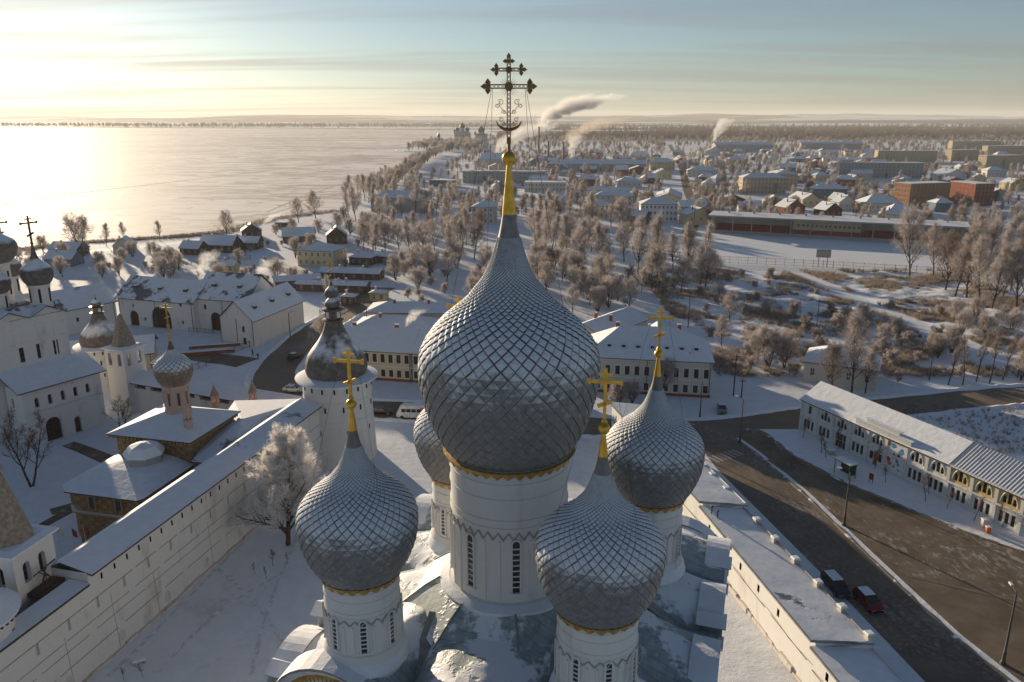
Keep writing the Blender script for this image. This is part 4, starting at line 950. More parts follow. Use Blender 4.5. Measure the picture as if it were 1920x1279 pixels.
pear_tower('corner_tower', 'squat white tower with snowy pear roof behind the gate church', (-86.5, 160.0), 4.6, 9.4, 0.72, 1, False)
# gallery wall between the gate church and the corner tower
A, B = (-77.5, 146.8), (-34.0, 128.2); L, an = frame_of(A, B)
w = thing('gallery_wall', 'white inner wall with snow roof and dark slot openings behind the brown church', 'wall', (*A, 0), an); occupy(A, an, L, 4)
ops = [(x, x + 2.9, 4.9, 5.75) for x in [0.5 + 4.1 * i for i in range(10)]]; m = MB(); facade(m, (0, 0), 0, L, 0, 6.3, ops, 0.6); facade(m, (L, 3.6), pi, L, 0, 6.3, [], 0.3); m.build('wall_face', 'plaster_wall', w)
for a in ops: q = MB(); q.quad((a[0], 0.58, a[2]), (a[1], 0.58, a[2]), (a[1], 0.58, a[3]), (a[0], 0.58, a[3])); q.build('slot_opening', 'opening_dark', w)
r = MB(); r.slab([(-0.3, -0.7, 6.1), (L + 0.3, -0.7, 6.1), (L + 0.3, 2.6, 7.7), (-0.3, 2.6, 7.7)], 0.15, 0, 1); r.slab([(L + 0.3, 4.3, 6.5), (-0.3, 4.3, 6.5), (-0.3, 2.6, 7.703), (L + 0.3, 2.6, 7.703)], 0.15, 0, 1); r.build('roof', ['roof_full', 'wood_dark'], w)
for px, py, lab in ((405, 770, 'little brick chimney turret with tent cap in front of the inner wall, left one'), (476, 764, 'little brick chimney turret with tent cap in front of the inner wall, right one')):
    c = G(px, py, 6.5); t = thing('chimney_turret', lab, 'chimney', (c.x, c.y, 0)); m = MB(); m.box((0, 0, 4.0), (0.9, 0.9, 8.0)); m.box((0, 0, 8.1), (1.25, 1.25, 0.3)); m.build('shaft', 'drum_red', t)
    m = MB(); 
    for x in (-0.4, 0.4):
        for y in (-0.4, 0.4): m.box((x, y, 8.75), (0.22, 0.22, 1.0))
    m.box((0, 0, 9.3), (1.2, 1.2, 0.15)); m.build('lantern', 'drum_red', t); m = MB(); m.lathe([(0.85, 9.35), (0.12, 11.0), (0.04, 11.7)], 4, rot=pi / 4); m.build('cap', 'wood_tent', t)
# annex roof between the brown church and the wall
pts = [(-44.6, 101.5), (-38.6, 100.0), (-34.0, 119.2), (-33.2, 123.0), (-45.5, 122.0)]
t = thing('low_annex', 'low annex under a wide snow roof between brown church and fortress wall', 'building', (-40, 110, 0)); m = MB(); q = [(x + 40, y - 110) for x, y in pts]; m.prism(q, 0, 9.4); m.build('wall', 'brick_red', t); m = MB()
zs = [9.3, 9.6, 9.6, 10.6, 10.6]; c = (-1, 2, 11.4)
for i in range(5):
    a, b = q[i], q[(i + 1) % 5]; m.tri((a[0] * 1.03, a[1] * 1.03, zs[i]), (b[0] * 1.03, b[1] * 1.03, zs[(i + 1) % 5]), c)
m.build('roof', 'roof_full', t)
OCC.append((-40, 112, 8, 12, 0))
# brown church with diamond-cut masonry
A = (-57.0, 105.6); an = radians(-13.6); L, D = 11.9, 11.0; H0 = 11.9
ch = thing('brown_church', 'ochre and brown church with diamond-cut walls and single shingled dome', 'church', (*A, 0), an); occupy(A, an, L, D, 1); occupy(rot2(A, an, 0, -9.5), an, 11.5, 9.5, 1)
m = MB(); walls(m, L, D, 0, H0); m.build('wall', 'facet_ochre', ch)
def facets(name, o, a, L_, z0, z1, nx, nz, par):
    m = MB(); ux, uy = cos(a), sin(a); qx, qy = uy, -ux; dx, dz = L_ / nx, (z1 - z0) / nz
    for i in range(nx):
        for j in range(nz):
            x0, x1, za, zb = dx * i + 0.03, dx * (i + 1) - 0.03, z0 + dz * j + 0.03, z0 + dz * (j + 1) - 0.03; xm, zm = (x0 + x1) / 2, (za + zb) / 2
            c = (o[0] + ux * xm + qx * 0.26, o[1] + uy * xm + qy * 0.26, zm); k = [(o[0] + ux * x + qx * 0.01, o[1] + uy * x + qy * 0.01, z) for x, z in ((x0, za), (x1, za), (x1, zb), (x0, zb))]
            for e in range(4): m.tri(k[e], k[(e + 1) % 4], c, (i + j) % 2)
    o_ = m.build(name, ['facet_ochre', 'facet_red'], par); o_['kind'] = 'stuff'; return o_
facets('diamond_stones', (0, 0), 0, L, 5.0, H0 - 0.5, 15, 10, ch); facets('diamond_stones', (L, 0), pi / 2, D, 5.0, H0 - 0.5, 14, 10, ch)
r = MB(); e = H0; c = (L * 0.52, D * 0.55, e + 2.3); q = [(-0.9, -0.9, e), (L + 0.9, -0.9, e), (L + 0.9, D + 0.9, e), (-0.9, D + 0.9, e)]
for i in range(4): r.tri(q[i], q[(i + 1) % 4], c, 0)
r.bb(-0.88, L + 0.88, -0.88, D + 0.88, e - 0.16, e - 0.004, 1); r.build('roof', ['roof_full', 'wood_dark'], ch)
m = MB(); 
for i in range(22): m.box((-0.6 + 0.62 * i, -0.45, e - 0.42), (0.3, 0.5, 0.4), 0); m.box((L + 0.45, -0.4 + 0.55 * i, e - 0.42), (0.5, 0.28, 0.4), 0)
m.build('dentil_cornice', 'facet_ochre', ch)
loc = (L * 0.52, D * 0.55, 0); m = MB(); m.lathe([(1.95, 13.4), (1.75, 14.2), (1.7, 17.3), (1.95, 17.6), (1.9, 17.9)], 32); d_ = m.build('drum', 'drum_red', ch, 30); d_.location = loc
for k in range(8):
    a = 2 * pi * k / 8; q = MB(); q.box((1.72 * cos(a), 1.72 * sin(a), 15.8), (0.1, 0.3, 1.9), a); q.build('window', 'glass_dark', d_)
    for s in (-0.2, 0.2): q = MB(); q.tube([(1.74 * cos(a + s), 1.74 * sin(a + s), 14.3), (1.74 * cos(a + s), 1.74 * sin(a + s), 17.2)], 0.09, 5); q.build('colonnette', 'drum_red', d_)
wm = Matrix.Translation((*A, 0)) @ Matrix.Rotation(an, 4, 'Z') @ Matrix.Translation(loc)
scaled_dome(ch, loc, 'church', onion_profile(2.65, 6.6, 17.8), 19, 0.55, wm, 0.06, 130, 'scale_brown')
m = MB(); m.lathe([(0.20, 24.3), (0.09, 26.2), (0.22, 26.4), (0.22, 26.6), (0.05, 26.8)], 12); o = m.build('gilded_cone', 'gold_dull', ch, 40); o.location = loc; plain_cross(ch, (loc[0], loc[1], 26.6), 3.4, 'gold_dull')
# stair turret chimney on the eave
m = MB(); c = (L - 1.5, 2.4); m.lathe([(0.62, 11.9), (0.62, 12.9), (0.5, 13.1), (0.5, 13.7), (0.66, 13.8), (0.66, 13.95)], 8, c); m.build('chimney', 'drum_red', ch); m = MB()
for k in range(4): a = pi / 4 + k * pi / 2; m.box((c[0] + 0.42 * cos(a), c[1] + 0.42 * sin(a), 14.4), (0.2, 0.2, 0.9), a)
m.lathe([(0.62, 14.85), (0.62, 15.0), (0.1, 16.2), (0.03, 16.8)], 8, c); m.build('chimney_lantern', 'drum_red', ch)
# apse under its own snow roof
m = MB(); ap = [(0.0, 0), (0.0, -9.0), (1.5, -10.4), (11.2, -10.4), (11.6, -9.8), (11.6, 0)]; m.prism(ap, 0, 8.3); m.build('apse', 'facet_red', ch)
for i in range(len(ap) - 1):
    a_, b_ = ap[i], ap[i + 1]; l_, an_ = frame_of(a_, b_); facets('diamond_stones', a_, an_, l_, 1.0, 7.8, max(3, int(l_ / 0.75)), 10, ch)
    q = MB(); f = 0.55; ux, uy = cos(an_), sin(an_); qx, qy = uy, -ux
    for xx in ([l_ * 0.5] if l_ < 5 else [l_ * 0.3, l_ * 0.72]):
        q = MB(); q.box((a_[0] + ux * xx + qx * 0.12, a_[1] + uy * xx + qy * 0.12, 6.7), (0.8, 0.5, 1.5), an_, 1); 
        for s in (-1, 1): q.box((a_[0] + ux * (xx + s * 0.5) + qx * 0.2, a_[1] + uy * (xx + s * 0.5) + qy * 0.2, 6.7), (0.18, 0.6, 1.9), an_)
        q.box((a_[0] + ux * xx + qx * 0.2, a_[1] + uy * xx + qy * 0.2, 7.7), (1.3, 0.65, 0.2), an_); q.build('window', ['facet_ochre', 'glass_dark'], ch)
q = MB(); q.prism([(x + (x - 5.8) * 0.07, y * 1.05) for x, y in ap], 4.9, 5.1, 0, 1); q.build('ledge', ['facet_ochre', 'snow'], ch)
r = MB(); n = len(ap); ou = [(x + (x - 5.8) * 0.14, y * 1.10) for x, y in ap]; md = [(5.8 + (x - 5.8) * 0.62, y * 0.55 - 0.3) for x, y in ap]
for i in range(n - 1):
    z1 = 8.2 + 0.18 * sin(i * 2.3); r.quad((*ou[i], 8.2), (*ou[i + 1], 8.2), (*md[i + 1], 9.3), (*md[i], 9.3)); r.tri((*md[i], 9.3), (*md[i + 1], 9.3), (5.8, -0.4, 9.9)); 
r.prism(ou, 8.0, 8.19, 1); r.build('apse_roof', ['snow', 'wood_dark'], ch)
q = MB(); q.lathe([(2.5, 9.0), (2.5, 10.55)], 7, (6.6, -2.6), 1); q.lathe([(2.8, 10.5), (2.75, 10.8), (1.9, 11.7), (0.3, 12.1)], 7, (6.6, -2.6), 0); q.build('side_altar_cap', ['snow', 'plaster_grey'], ch)
# ------------------------------------------------------------------ gate church with dark domes, far left
N_ = (-84.0, 127.4); an = radians(58.7)     # local x runs away along the gallery front; outside on the right
gc = thing('gate_church', 'tall white gate church with dark onion domes at the left edge', 'church', (*N_, 0), an); occupy(N_, an, 15, 22, 2)
L, D = 14.2, 5.2
gal = row(5, 11.5, 0.75, 6.7, 8.5, 0.37, 1.2); gate = [(3.1, 5.9, 0.0, 4.2, 1.4), (8.2, 9.4, 0.0, 2.9, 0.6)]
lf = [(1.6, 2.3, 6.7, 8.5, 0.35)]
m = MB(); facade(m, (0, 0), 0, L, 0, 10.4, gal + gate, 0.55); facade(m, (L, 0), pi / 2, D, 0, 10.4, [], 0.3); facade(m, (0, D), -pi / 2, D, 0, 10.4, lf, 0.4); m.build('gallery', 'plaster_white', gc)
windows(gc, (0, 0), 0, gal, 0.5, nx=1, nz=2, frame='wood_dark', glass='opening_dark'); windows(gc, (0, D), -pi / 2, lf, 0.35, nx=1, nz=2, frame='wood_dark')
windows(gc, (0, 0), 0, gate, 0.5, nx=2, nz=2, frame='wood_dark', glass='opening_dark', name='gate')
for (x0, x1, za, zb, ri) in gate: q = MB(); q.tube([(x, -0.04, z) for x, z in [(x0 - 0.35, 0)] + arch_pts(x0 - 0.35, x1 + 0.35, zb - ri, ri + 0.35, 12) + [(x1 + 0.35, 0)]], 0.16, 6); q.build('archivolt', 'plaster_white', gc)
q = MB(); q.bb(-0.1, L + 0.1, -0.12, -0.004, 5.6, 5.8); 
for i in range(40): q.box((0.6 + 0.34 * i, -0.08, 5.95), (0.16, 0.14, 0.26))
q.bb(-0.1, L + 0.1, -0.1, -0.004, 4.9, 5.0); q.build('frieze', 'plaster_white', gc)
r = MB(); r.slab([(-1.0, -0.9, 10.25), (L + 0.8, -0.9, 10.25), (L + 0.8, D + 0.4, 13.0), (-1.0, D + 0.4, 13.0)], 0.2, 0, 1); r.build('gallery_roof', ['roof_full', 'wood_dark'], gc)
x0, x1, y0, y1, zt = -7.0, 12.6, D + 0.4, 21.0, 21.3
wi = [(x, x + 0.95, 13.6, 16.3) for x in (3.6, 6.6, 9.6)]; m = MB()
facade(m, (x0, y0), 0, x1 - x0, 0, zt, [(a[0] - x0, a[1] - x0, a[2], a[3]) for a in wi], 0.35); facade(m, (x1, y0), pi / 2, y1 - y0, 0, zt, [], 0.3); facade(m, (x0, y1), -pi / 2, y1 - y0, 0, zt, [], 0.3); facade(m, (x1, y1), pi, x1 - x0, 0, zt, [], 0.3)
ng = 3; st = (x1 - x0) / ng
for i in range(ng): m.tri((x0 + st * i, y0, zt), (x0 + st * (i + 1), y0, zt), (x0 + st * (i + 0.5), y0, zt + 1.5))
ns_ = 3; s2 = (y1 - y0) / ns_
for i in range(ns_): m.tri((x1, y0 + s2 * i, zt), (x1, y0 + s2 * (i + 1), zt), (x1, y0 + s2 * (i + 0.5), zt + 1.5))
m.build('wall', 'plaster_wall', gc)
windows(gc, (x0, y0), 0, [(a[0] - x0, a[1] - x0, a[2], a[3]) for a in wi], 0.3, nx=1, nz=3, frame='wood_dark', glass='opening_dark')
q = MB(); 
for i in range(7): q.bb(x0 + 2.8 * i - 0.12 + 0.3, x0 + 2.8 * i + 0.12 + 0.3, y0 - 0.07, y0 - 0.003, 12.6, zt - 0.6)
q.bb(x0, x1, y0 - 0.09, y0 - 0.003, 16.9, 17.1); q.bb(x0, x1, y0 - 0.09, y0 - 0.003, 19.6, 19.75); q.build('pilaster_strips', 'plaster_white', gc)
r = MB()
for i in range(ng):
    a, b, c = x0 + st * i, x0 + st * (i + 0.5), x0 + st * (i + 1); k = y0 + (y1 - y0) * 0.5
    r.slab([(a, k, zt + 0.1), (a, y0 - 0.6, zt + 0.1), (b, y0 - 0.6, zt + 1.7), (b, k, zt + 1.7)], 0.14, 0, 1); r.slab([(c, y0 - 0.6, zt + 0.1), (c, k, zt + 0.1), (b, k, zt + 1.705), (b, y0 - 0.6, zt + 1.705)], 0.14, 0, 1)
for i in range(ns_):
    a, b, c = y0 + s2 * i, y0 + s2 * (i + 0.5), y0 + s2 * (i + 1); k = (x0 + x1) / 2
    r.slab([(x1 + 0.6, a, zt + 0.11), (k, a, zt + 0.11), (k, b, zt + 1.71), (x1 + 0.6, b, zt + 1.71)][::-1], 0.14, 0, 1); r.slab([(k, c, zt + 0.11), (x1 + 0.6, c, zt + 0.11), (x1 + 0.6, b, zt + 1.712), (k, b, zt + 1.712)][::-1], 0.14, 0, 1)
r.build('roof', ['roof_grey', 'wood_dark'], gc)
GI = (Matrix.Translation((*N_, 0)) @ Matrix.Rotation(an, 4, 'Z')).inverted()
for px, py, rd, ro, zd, hh, big in ((-85.9, 140.6, 1.75, 2.7, 26.4, 7.2, 0), (-95.2, 142.5, 2.9, 4.7, 30.0, 9.5, 1), (-91.3, 136.5, 1.75, 2.7, 25.6, 6.4, 0), (-97.3, 150, 1.7, 2.6, 26.0, 6.4, 0)):
    q = GI @ Vector((px, py, 0)); loc = (q.x, q.y, 0); m = MB(); m.lathe([(rd * 1.12, zt - 0.5), (rd * 1.12, zt + 1.2), (rd, zt + 1.4), (rd, zd - 0.5), (rd * 1.06, zd - 0.4), (rd * 1.06, zd)], 32); d_ = m.build('drum', 'plaster_wall', gc, 30); d_.location = loc
    for k in range(6):
        a = 2 * pi * k / 6; w_ = MB(); w_.box((rd * 1.005 * cos(a), rd * 1.005 * sin(a), (zt + zd) / 2 + 0.6), (0.1, 0.4, (zd - zt) * 0.5), a); w_.build('window', 'opening_dark', d_)
    m = MB(); P = [(0.70, 0), (0.86, 0.08), (0.97, 0.2), (1.0, 0.29), (0.95, 0.38), (0.78, 0.46), (0.52, 0.54), (0.30, 0.63), (0.18, 0.74), (0.11, 0.88), (0.07, 1.0)]
    m.lathe([(a_ * ro, zd + b_ * hh) for a_, b_ in catmull(P, 4)], 24); o = m.build('onion_dome', 'pear_metal', gc, 35); o.location = loc
    plain_cross(gc, (loc[0], loc[1], zd + hh - 0.1), 5.2 if not big else 6.0, 'iron')
# belfry beside the gate church
t = thing('belfry', 'little white belfry with open arches and grey tent roof by the inner wall', 'belfry', (-75.4, 147.2, 0), radians(-23)); occupy((-78, 144.5), 0, 5, 5); m = MB(); W_ = 2.45; op = [(0.75, 1.65, 9.4, 11.9, 0.45), (3.2, 4.1, 9.4, 11.9, 0.45)]
for o, a in (((-W_, -W_), 0), ((W_, -W_), pi / 2), ((W_, W_), pi), ((-W_, W_), -pi / 2)): facade(m, o, a, 2 * W_, 0, 12.6, op, 0.5)
m.bb(-W_ + 0.5, W_ - 0.5, -W_ + 0.5, W_ - 0.5, 8.8, 9.3); m.build('wall', 'plaster_white', t)
m = MB(); m.lathe([(W_ * 1.62, 12.55), (W_ * 1.66, 12.75), (W_ * 1.2, 13.1)], 4, rot=pi / 4); m.build('eave', 'roof_full', t); m = MB(); m.lathe([(2.3, 13.0), (1.5, 15.6), (0.45, 18.6), (0.5, 18.7), (0.02, 19.2)], 8, rot=pi / 8); m.build('tent_roof', 'wood_tent', t)
for x in (-1.2, 1.2): m = MB(); m.lathe([(0.5, 9.9), (0.36, 10.3), (0.26, 10.8), (0.05, 11.1)], 14, (x, -W_ + 0.7)); m.build('bell', 'iron', t, 40)
# ------------------------------------------------------------------ yard buildings behind
def yard(name, label, A, B, D, h, rise, front, roofm='roof_grey', along='x', wall='plaster_white', right=(), left=(), cat='building', dorm=0):
    L, an = frame_of(A, B); t = thing(name, label, cat, (*A[:2], 0), an); occupy(A, an, L, D)
    m = MB(); walls(m, L, D, 0, h, front, right, [], left, 0.45); gable_ends(m, L, D, h, rise, along); m.build('wall', wall, t)
    wd = [a for a in front if a[3] - a[2] < 1.8]; ar = [a for a in front if a[3] - a[2] >= 1.8]
    windows(t, (0, 0), 0, wd, 0.4, nx=1, nz=2, frame='wood_dark'); windows(t, (0, 0), 0, ar, 0.44, nx=2, nz=2, frame='wood_dark', glass='opening_dark', name='arched_doorway'); windows(t, (L, 0), pi / 2, right, 0.4, nx=1, nz=2, frame='wood_dark'); windows(t, (0, D), -pi / 2, left, 0.4, nx=1, nz=2, frame='wood_dark')
    r = MB(); gable_roof(r, L, D, h, rise, 0.6, 0.18, along); ro = r.build('roof', [roofm, 'wood_dark'], t)
    for i in range(dorm):
        q = MB(); 
        if along == 'x': x, y, z = L * (i + 0.5) / dorm, D * 0.22, h + rise * 0.44
        else: x, y, z = L * 0.8, D * (i + 0.5) / dorm, h + rise * 0.40
        q.box((x, y, z + 0.3), (1.0, 1.0, 0.7), 0, 1); q.lathe([(0.95, z + 0.65), (0.02, z + 1.2)], 4, (x, y), 0, pi / 4); q.build('dormer', ['roof_full', 'wood_dark'], ro)
    for i in range(3):
        q = MB(); x = L * (0.02 + 0.48 * i); q.tube([(x, -0.35, h - 0.2), (x, -0.12, h - 0.8), (x, -0.12, 0.3)], 0.07, 5); q.build('downpipe', 'iron', t)
    return t
fr = [(3.5, 6.4, 0.0, 4.2, 1.45), (8.2, 8.9, 1.6, 2.6), (10.8, 17.2, 0.0, 6.0, 3.0), (20.6, 21.3, 1.6, 2.5), (4.7, 5.3, 5.3, 6.1), (20.4, 21.2, 6.4, 7.5)]
yard('stable_range', 'long white yard range with arched gateways under a grey snow-streaked roof', (-109, 213), (-85.4, 205.6), 13, 8.0, 4.6, fr, dorm=3)
yard('stable_range', 'low white wing of the yard with wide snow roof at the left', (-128, 186), (-109.5, 212.5), 13, 7.0, 4.0, row(3, 26, 0.8, 3, 4.2), 'roof_full')
yard('yard_hall', 'white hall with arched door and steep grey roof in the middle of the yard range', (-85.2, 207.6), (-70.0, 203.8), 14, 9.0, 5.6, [(4.0, 7.2, 0, 5.0, 1.6), (2.2, 3.0, 5.6, 7.0), (11, 11.8, 1.4, 2.6)], dorm=2)
yard('gabled_hall', 'white gabled hall with snow roof standing beside the curved street', (-73.6, 192.6), (-64.4, 190.0), 24, 7.2, 4.4, [(6.2, 7.0, 3.6, 5.2), (6.2, 7.2, 0.4, 2.2)], 'roof_full', 'y', right=row(3, 24, 0.0001, 1, 1.001), dorm=3)
yard('snowy_lean_to', 'low building with pale wall and snow roof behind the gate church', (-99, 166), (-82, 172), 12, 4.2, 2.6, row(3, 17, 0.9, 1.6, 3.0), 'roof_full', wall='plaster_cream')
# pole-and-rail fence along the street pavement
def fence(name, label, pts, h=1.6, step=2.4, mat='iron', bar=0.05, rails=2, pickets=True, cat='fence'):
    P0 = Vector(pts[0][:2]); t = thing(name, label, cat, (P0.x, P0.y, 0))
    for i in range(len(pts) - 1):
        a, b = Vector(pts[i][:2]) - P0, Vector(pts[i + 1][:2]) - P0; n = max(1, int((b - a).length / step))
        for k in range(n + (i == len(pts) - 2)):
            p = a.lerp(b, k / n); q = MB(); q.box((p.x, p.y, h * 0.52), (bar * 1.8, bar * 1.8, h * 1.04), 0); q.build('post', mat, t)
        q = MB()
        for z in [h * (0.15 + 0.75 * j / max(1, rails - 1)) for j in range(rails)]: q.beam((a.x, a.y, z), (b.x, b.y, z), bar, bar)
        if pickets:
            m_ = int((b - a).length / 0.5)
            for k in range(m_): p = a.lerp(b, (k + 0.5) / m_); q.box((p.x, p.y, h * 0.55), (bar * 0.6, bar * 0.6, h * 0.85), 0)
        q.build('rail', mat, t)
    return t
fence('street_fence', 'dark iron fence beside the snowy pavement of the curved street', gl((345, 705), (400, 680), (440, 662), (495, 640)), 1.7)
fence('yard_fence', 'low wooden fence in front of the yard gateways', gl((355, 622), (430, 628)), 1.2, mat='wood_dark')
m = MB(); q = gl((340, 668), (380, 668), (438, 664)); 
for i, (a, b) in enumerate((((335, 668), (440, 660)), ((355, 655), (452, 648)))):
    A, B = G(*a), G(*b); t = tag(MB.build((lambda k: (k.beam((A.x, A.y, 0.4), (B.x, B.y, 0.4), 0.5, 0.8), k.beam((A.x, A.y, 0.86), (B.x, B.y, 0.86), 0.8, 0.12, 1), k)[2])(MB()), 'garden_wall', ['brick_red', 'snow'], None), ('front' if i == 0 else 'rear') + ' low brick garden wall with snow cap in the yard', 'wall')
# timber stair canopy left of the yard
t = thing('timber_canopy', 'dark timber canopy on posts beside the white belfry', 'canopy', (-72.5, 158.5, 0), radians(-18)); 
for x in (-2, 2):
    for y in (-1.5, 1.5): q = MB(); q.box((x, y, 3.0), (0.25, 0.25, 6.0)); q.build('post', 'wood_dark', t)
q = MB(); q.slab([(-2.8, -2.2, 6.0), (2.8, -2.2, 6.0), (2.8, 2.2, 7.2), (-2.8, 2.2, 7.2)], 0.2, 0, 1); q.build('roof', ['roof_brown', 'wood_dark'], t)
# ------------------------------------------------------------------ right-hand wall range along the road
A, B = G(1287, 920, 6.3), G(1530, 1200, 6.3); d = (A - B).normalized(); A0 = A + d * 34; step1 = G(1318, 948, 6.3)
def wallrange(label, P, Q, h, ho, Wd, seed, cap):
    # local x from near (Q) to far (P); inner lit face on the left side -> build with x from P to Q
    L, an = frame_of(P, Q); t = thing('wall_range', label, 'wall', (P.x, P.y, 0), an); occupy(P, an, L, Wd)
    # from P (far) towards Q (near): right hand is the courtyard side
    op = [(x, x + 0.5, h * 0.62, h * 0.62 + 0.9) for x in [2.2 + 4.6 * i for i in range(int((L - 2) / 4.6))]]
    m = MB(); facade(m, (0, 0), 0, L, 0, h, op, 0.3, 0, 1); facade(m, (L, 0), pi / 2, Wd, 0, ho + 0.4, [], 0.3); facade(m, (L, Wd), pi, L, 0, ho + 0.3, [], 0.3); m.tri((L, 0, ho), (L, Wd, ho), (L, 0, h)); m.tri((0, Wd, ho), (0, 0, ho), (0, 0, h)); m.build('wall_face', ['plaster_wall', 'opening_dark'], t)
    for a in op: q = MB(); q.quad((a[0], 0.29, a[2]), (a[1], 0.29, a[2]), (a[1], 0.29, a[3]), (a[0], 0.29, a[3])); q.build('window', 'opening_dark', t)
    r = MB(); n = max(4, int(L / 1.2)); k = 7; vs = []
    for i in range(n + 1):
        for j in range(k + 1):
            x, y = L * i / n, -0.55 + (Wd + 0.7) * j / k; vs.append((x, y, h + 0.12 + (ho - h) * j / k + 0.07 * mnoise.noise(Vector((x * 0.4 + seed, y * 0.4, 1)))))
    r.add(vs, [(i * (k + 1) + j, (i + 1) * (k + 1) + j, (i + 1) * (k + 1) + j + 1, i * (k + 1) + j + 1) for i in range(n) for j in range(k)], 0)
    r.slab([(-0.02, -0.6, h + 0.02), (L + 0.02, -0.6, h + 0.02), (L + 0.02, Wd + 0.2, ho + 0.02), (-0.02, Wd + 0.2, ho + 0.02)], 0.22, 1, 1); r.build('roof', ['roof_full', 'grey_metal'], t, 60)
    q = MB(); x = 0
    while x < L - 1: e = min(L, x + random.uniform(4, 12)); q.bb(x, e, -0.05, -0.003, 0.5 * h - 0.02, 0.5 * h + 0.02); x = e + random.uniform(0, 2)
    q.tube([(L * i / 12, -0.06, h * 0.52 + 0.18 * sin(i * 1.7)) for i in range(13)], 0.018, 4); q.build('cable', 'iron', t)
    q = MB(); x = 0
    while x < L: e = min(L, x + random.uniform(0.8, 2.5)); q.bb(x, e, -0.12 - random.uniform(0, 0.2), -0.004, -0.02, random.uniform(0.2, 0.7)); x = e
    q.build('footing', 'plaster_old', t)
    return t, L, an
far = G(1287, 920, 6.3)
t, L, an = wallrange('far stretch of the lit wall range, its roof a step higher', A0, step1, 6.9, 5.7, 6.2, 1, 1)
t2, L2, an2 = wallrange('sunlit wall range with wide snow roof between cathedral yard and road', step1, B, 6.3, 5.1, 6.2, 2, 1)
t3, L3, an3 = wallrange('nearest stretch of the wall range, its roof a step lower', B + Vector((0, 0, 0)), B + (B - step1) * 0.75, 5.6, 4.4, 6.2, 3, 1)
for q_, px in ((t, (1335, 1362)), (t2, (1420, 1454, 1493, 1533, 1581, 1629))): pass
posts = [(1318, 876), (1336, 892), (1362, 918), (1420, 977), (1454, 1012), (1493, 1051), (1533, 1095), (1581, 1141), (1629, 1193)]
PS = [G(x, y, 5.6) for x, y in posts]; ln = (PS[-1] - PS[1]).normalized(); p = PS[1]
par = thing('roof_parapet', 'light iron railing with snow-capped masonry posts on the road side roof edge', 'railing', (PS[1].x, PS[1].y, 0), 0)
for i, q_ in enumerate(PS):
    s = ln.dot(q_ - PS[1]); c = ln * s; m = MB(); zb_ = 4.9; m.box((c.x, c.y, zb_ + 0.35), (0.62, 0.62, 1.1), an); m.box((c.x, c.y, zb_ + 0.97), (0.85, 0.85, 0.16), an); m.box((c.x, c.y, zb_ + 1.12), (0.9, 0.9, 0.16), an, 1, 0.75); m.build('parapet_post', ['plaster_pale', 'snow'], par)
    if i:
        s0 = ln.dot(PS[i - 1] - PS[1]); a_ = ln * s0; q = MB()
        for z in (zb_ + 0.15, zb_ + 0.75): q.beam((a_.x, a_.y, z), (c.x, c.y, z), 0.04, 0.04)
        n = max(2, int((c - a_).length / 0.22))
        for k in range(n): w_ = a_.lerp(c, (k + 0.5) / n); q.box((w_.x, w_.y, zb_ + 0.45), (0.025, 0.025, 0.6), 0)
        q.build('railing_panel', 'iron', par)
for px, py in ((1334, 962), (1345, 970)):
    c = G(px, py, 6.3); m = MB(); m.lathe([(0.1, 6.1), (0.1, 7.1), (0.17, 7.12), (0.17, 7.25), (0.05, 7.35)], 10, (0, 0)); o = m.build('vent_pipe', 'iron'); o.location = (c.x, c.y, 0); tag(o, ('nearer' if py == 970 else 'farther') + ' short iron vent pipe on the snow roof of the wall range', 'pipe')
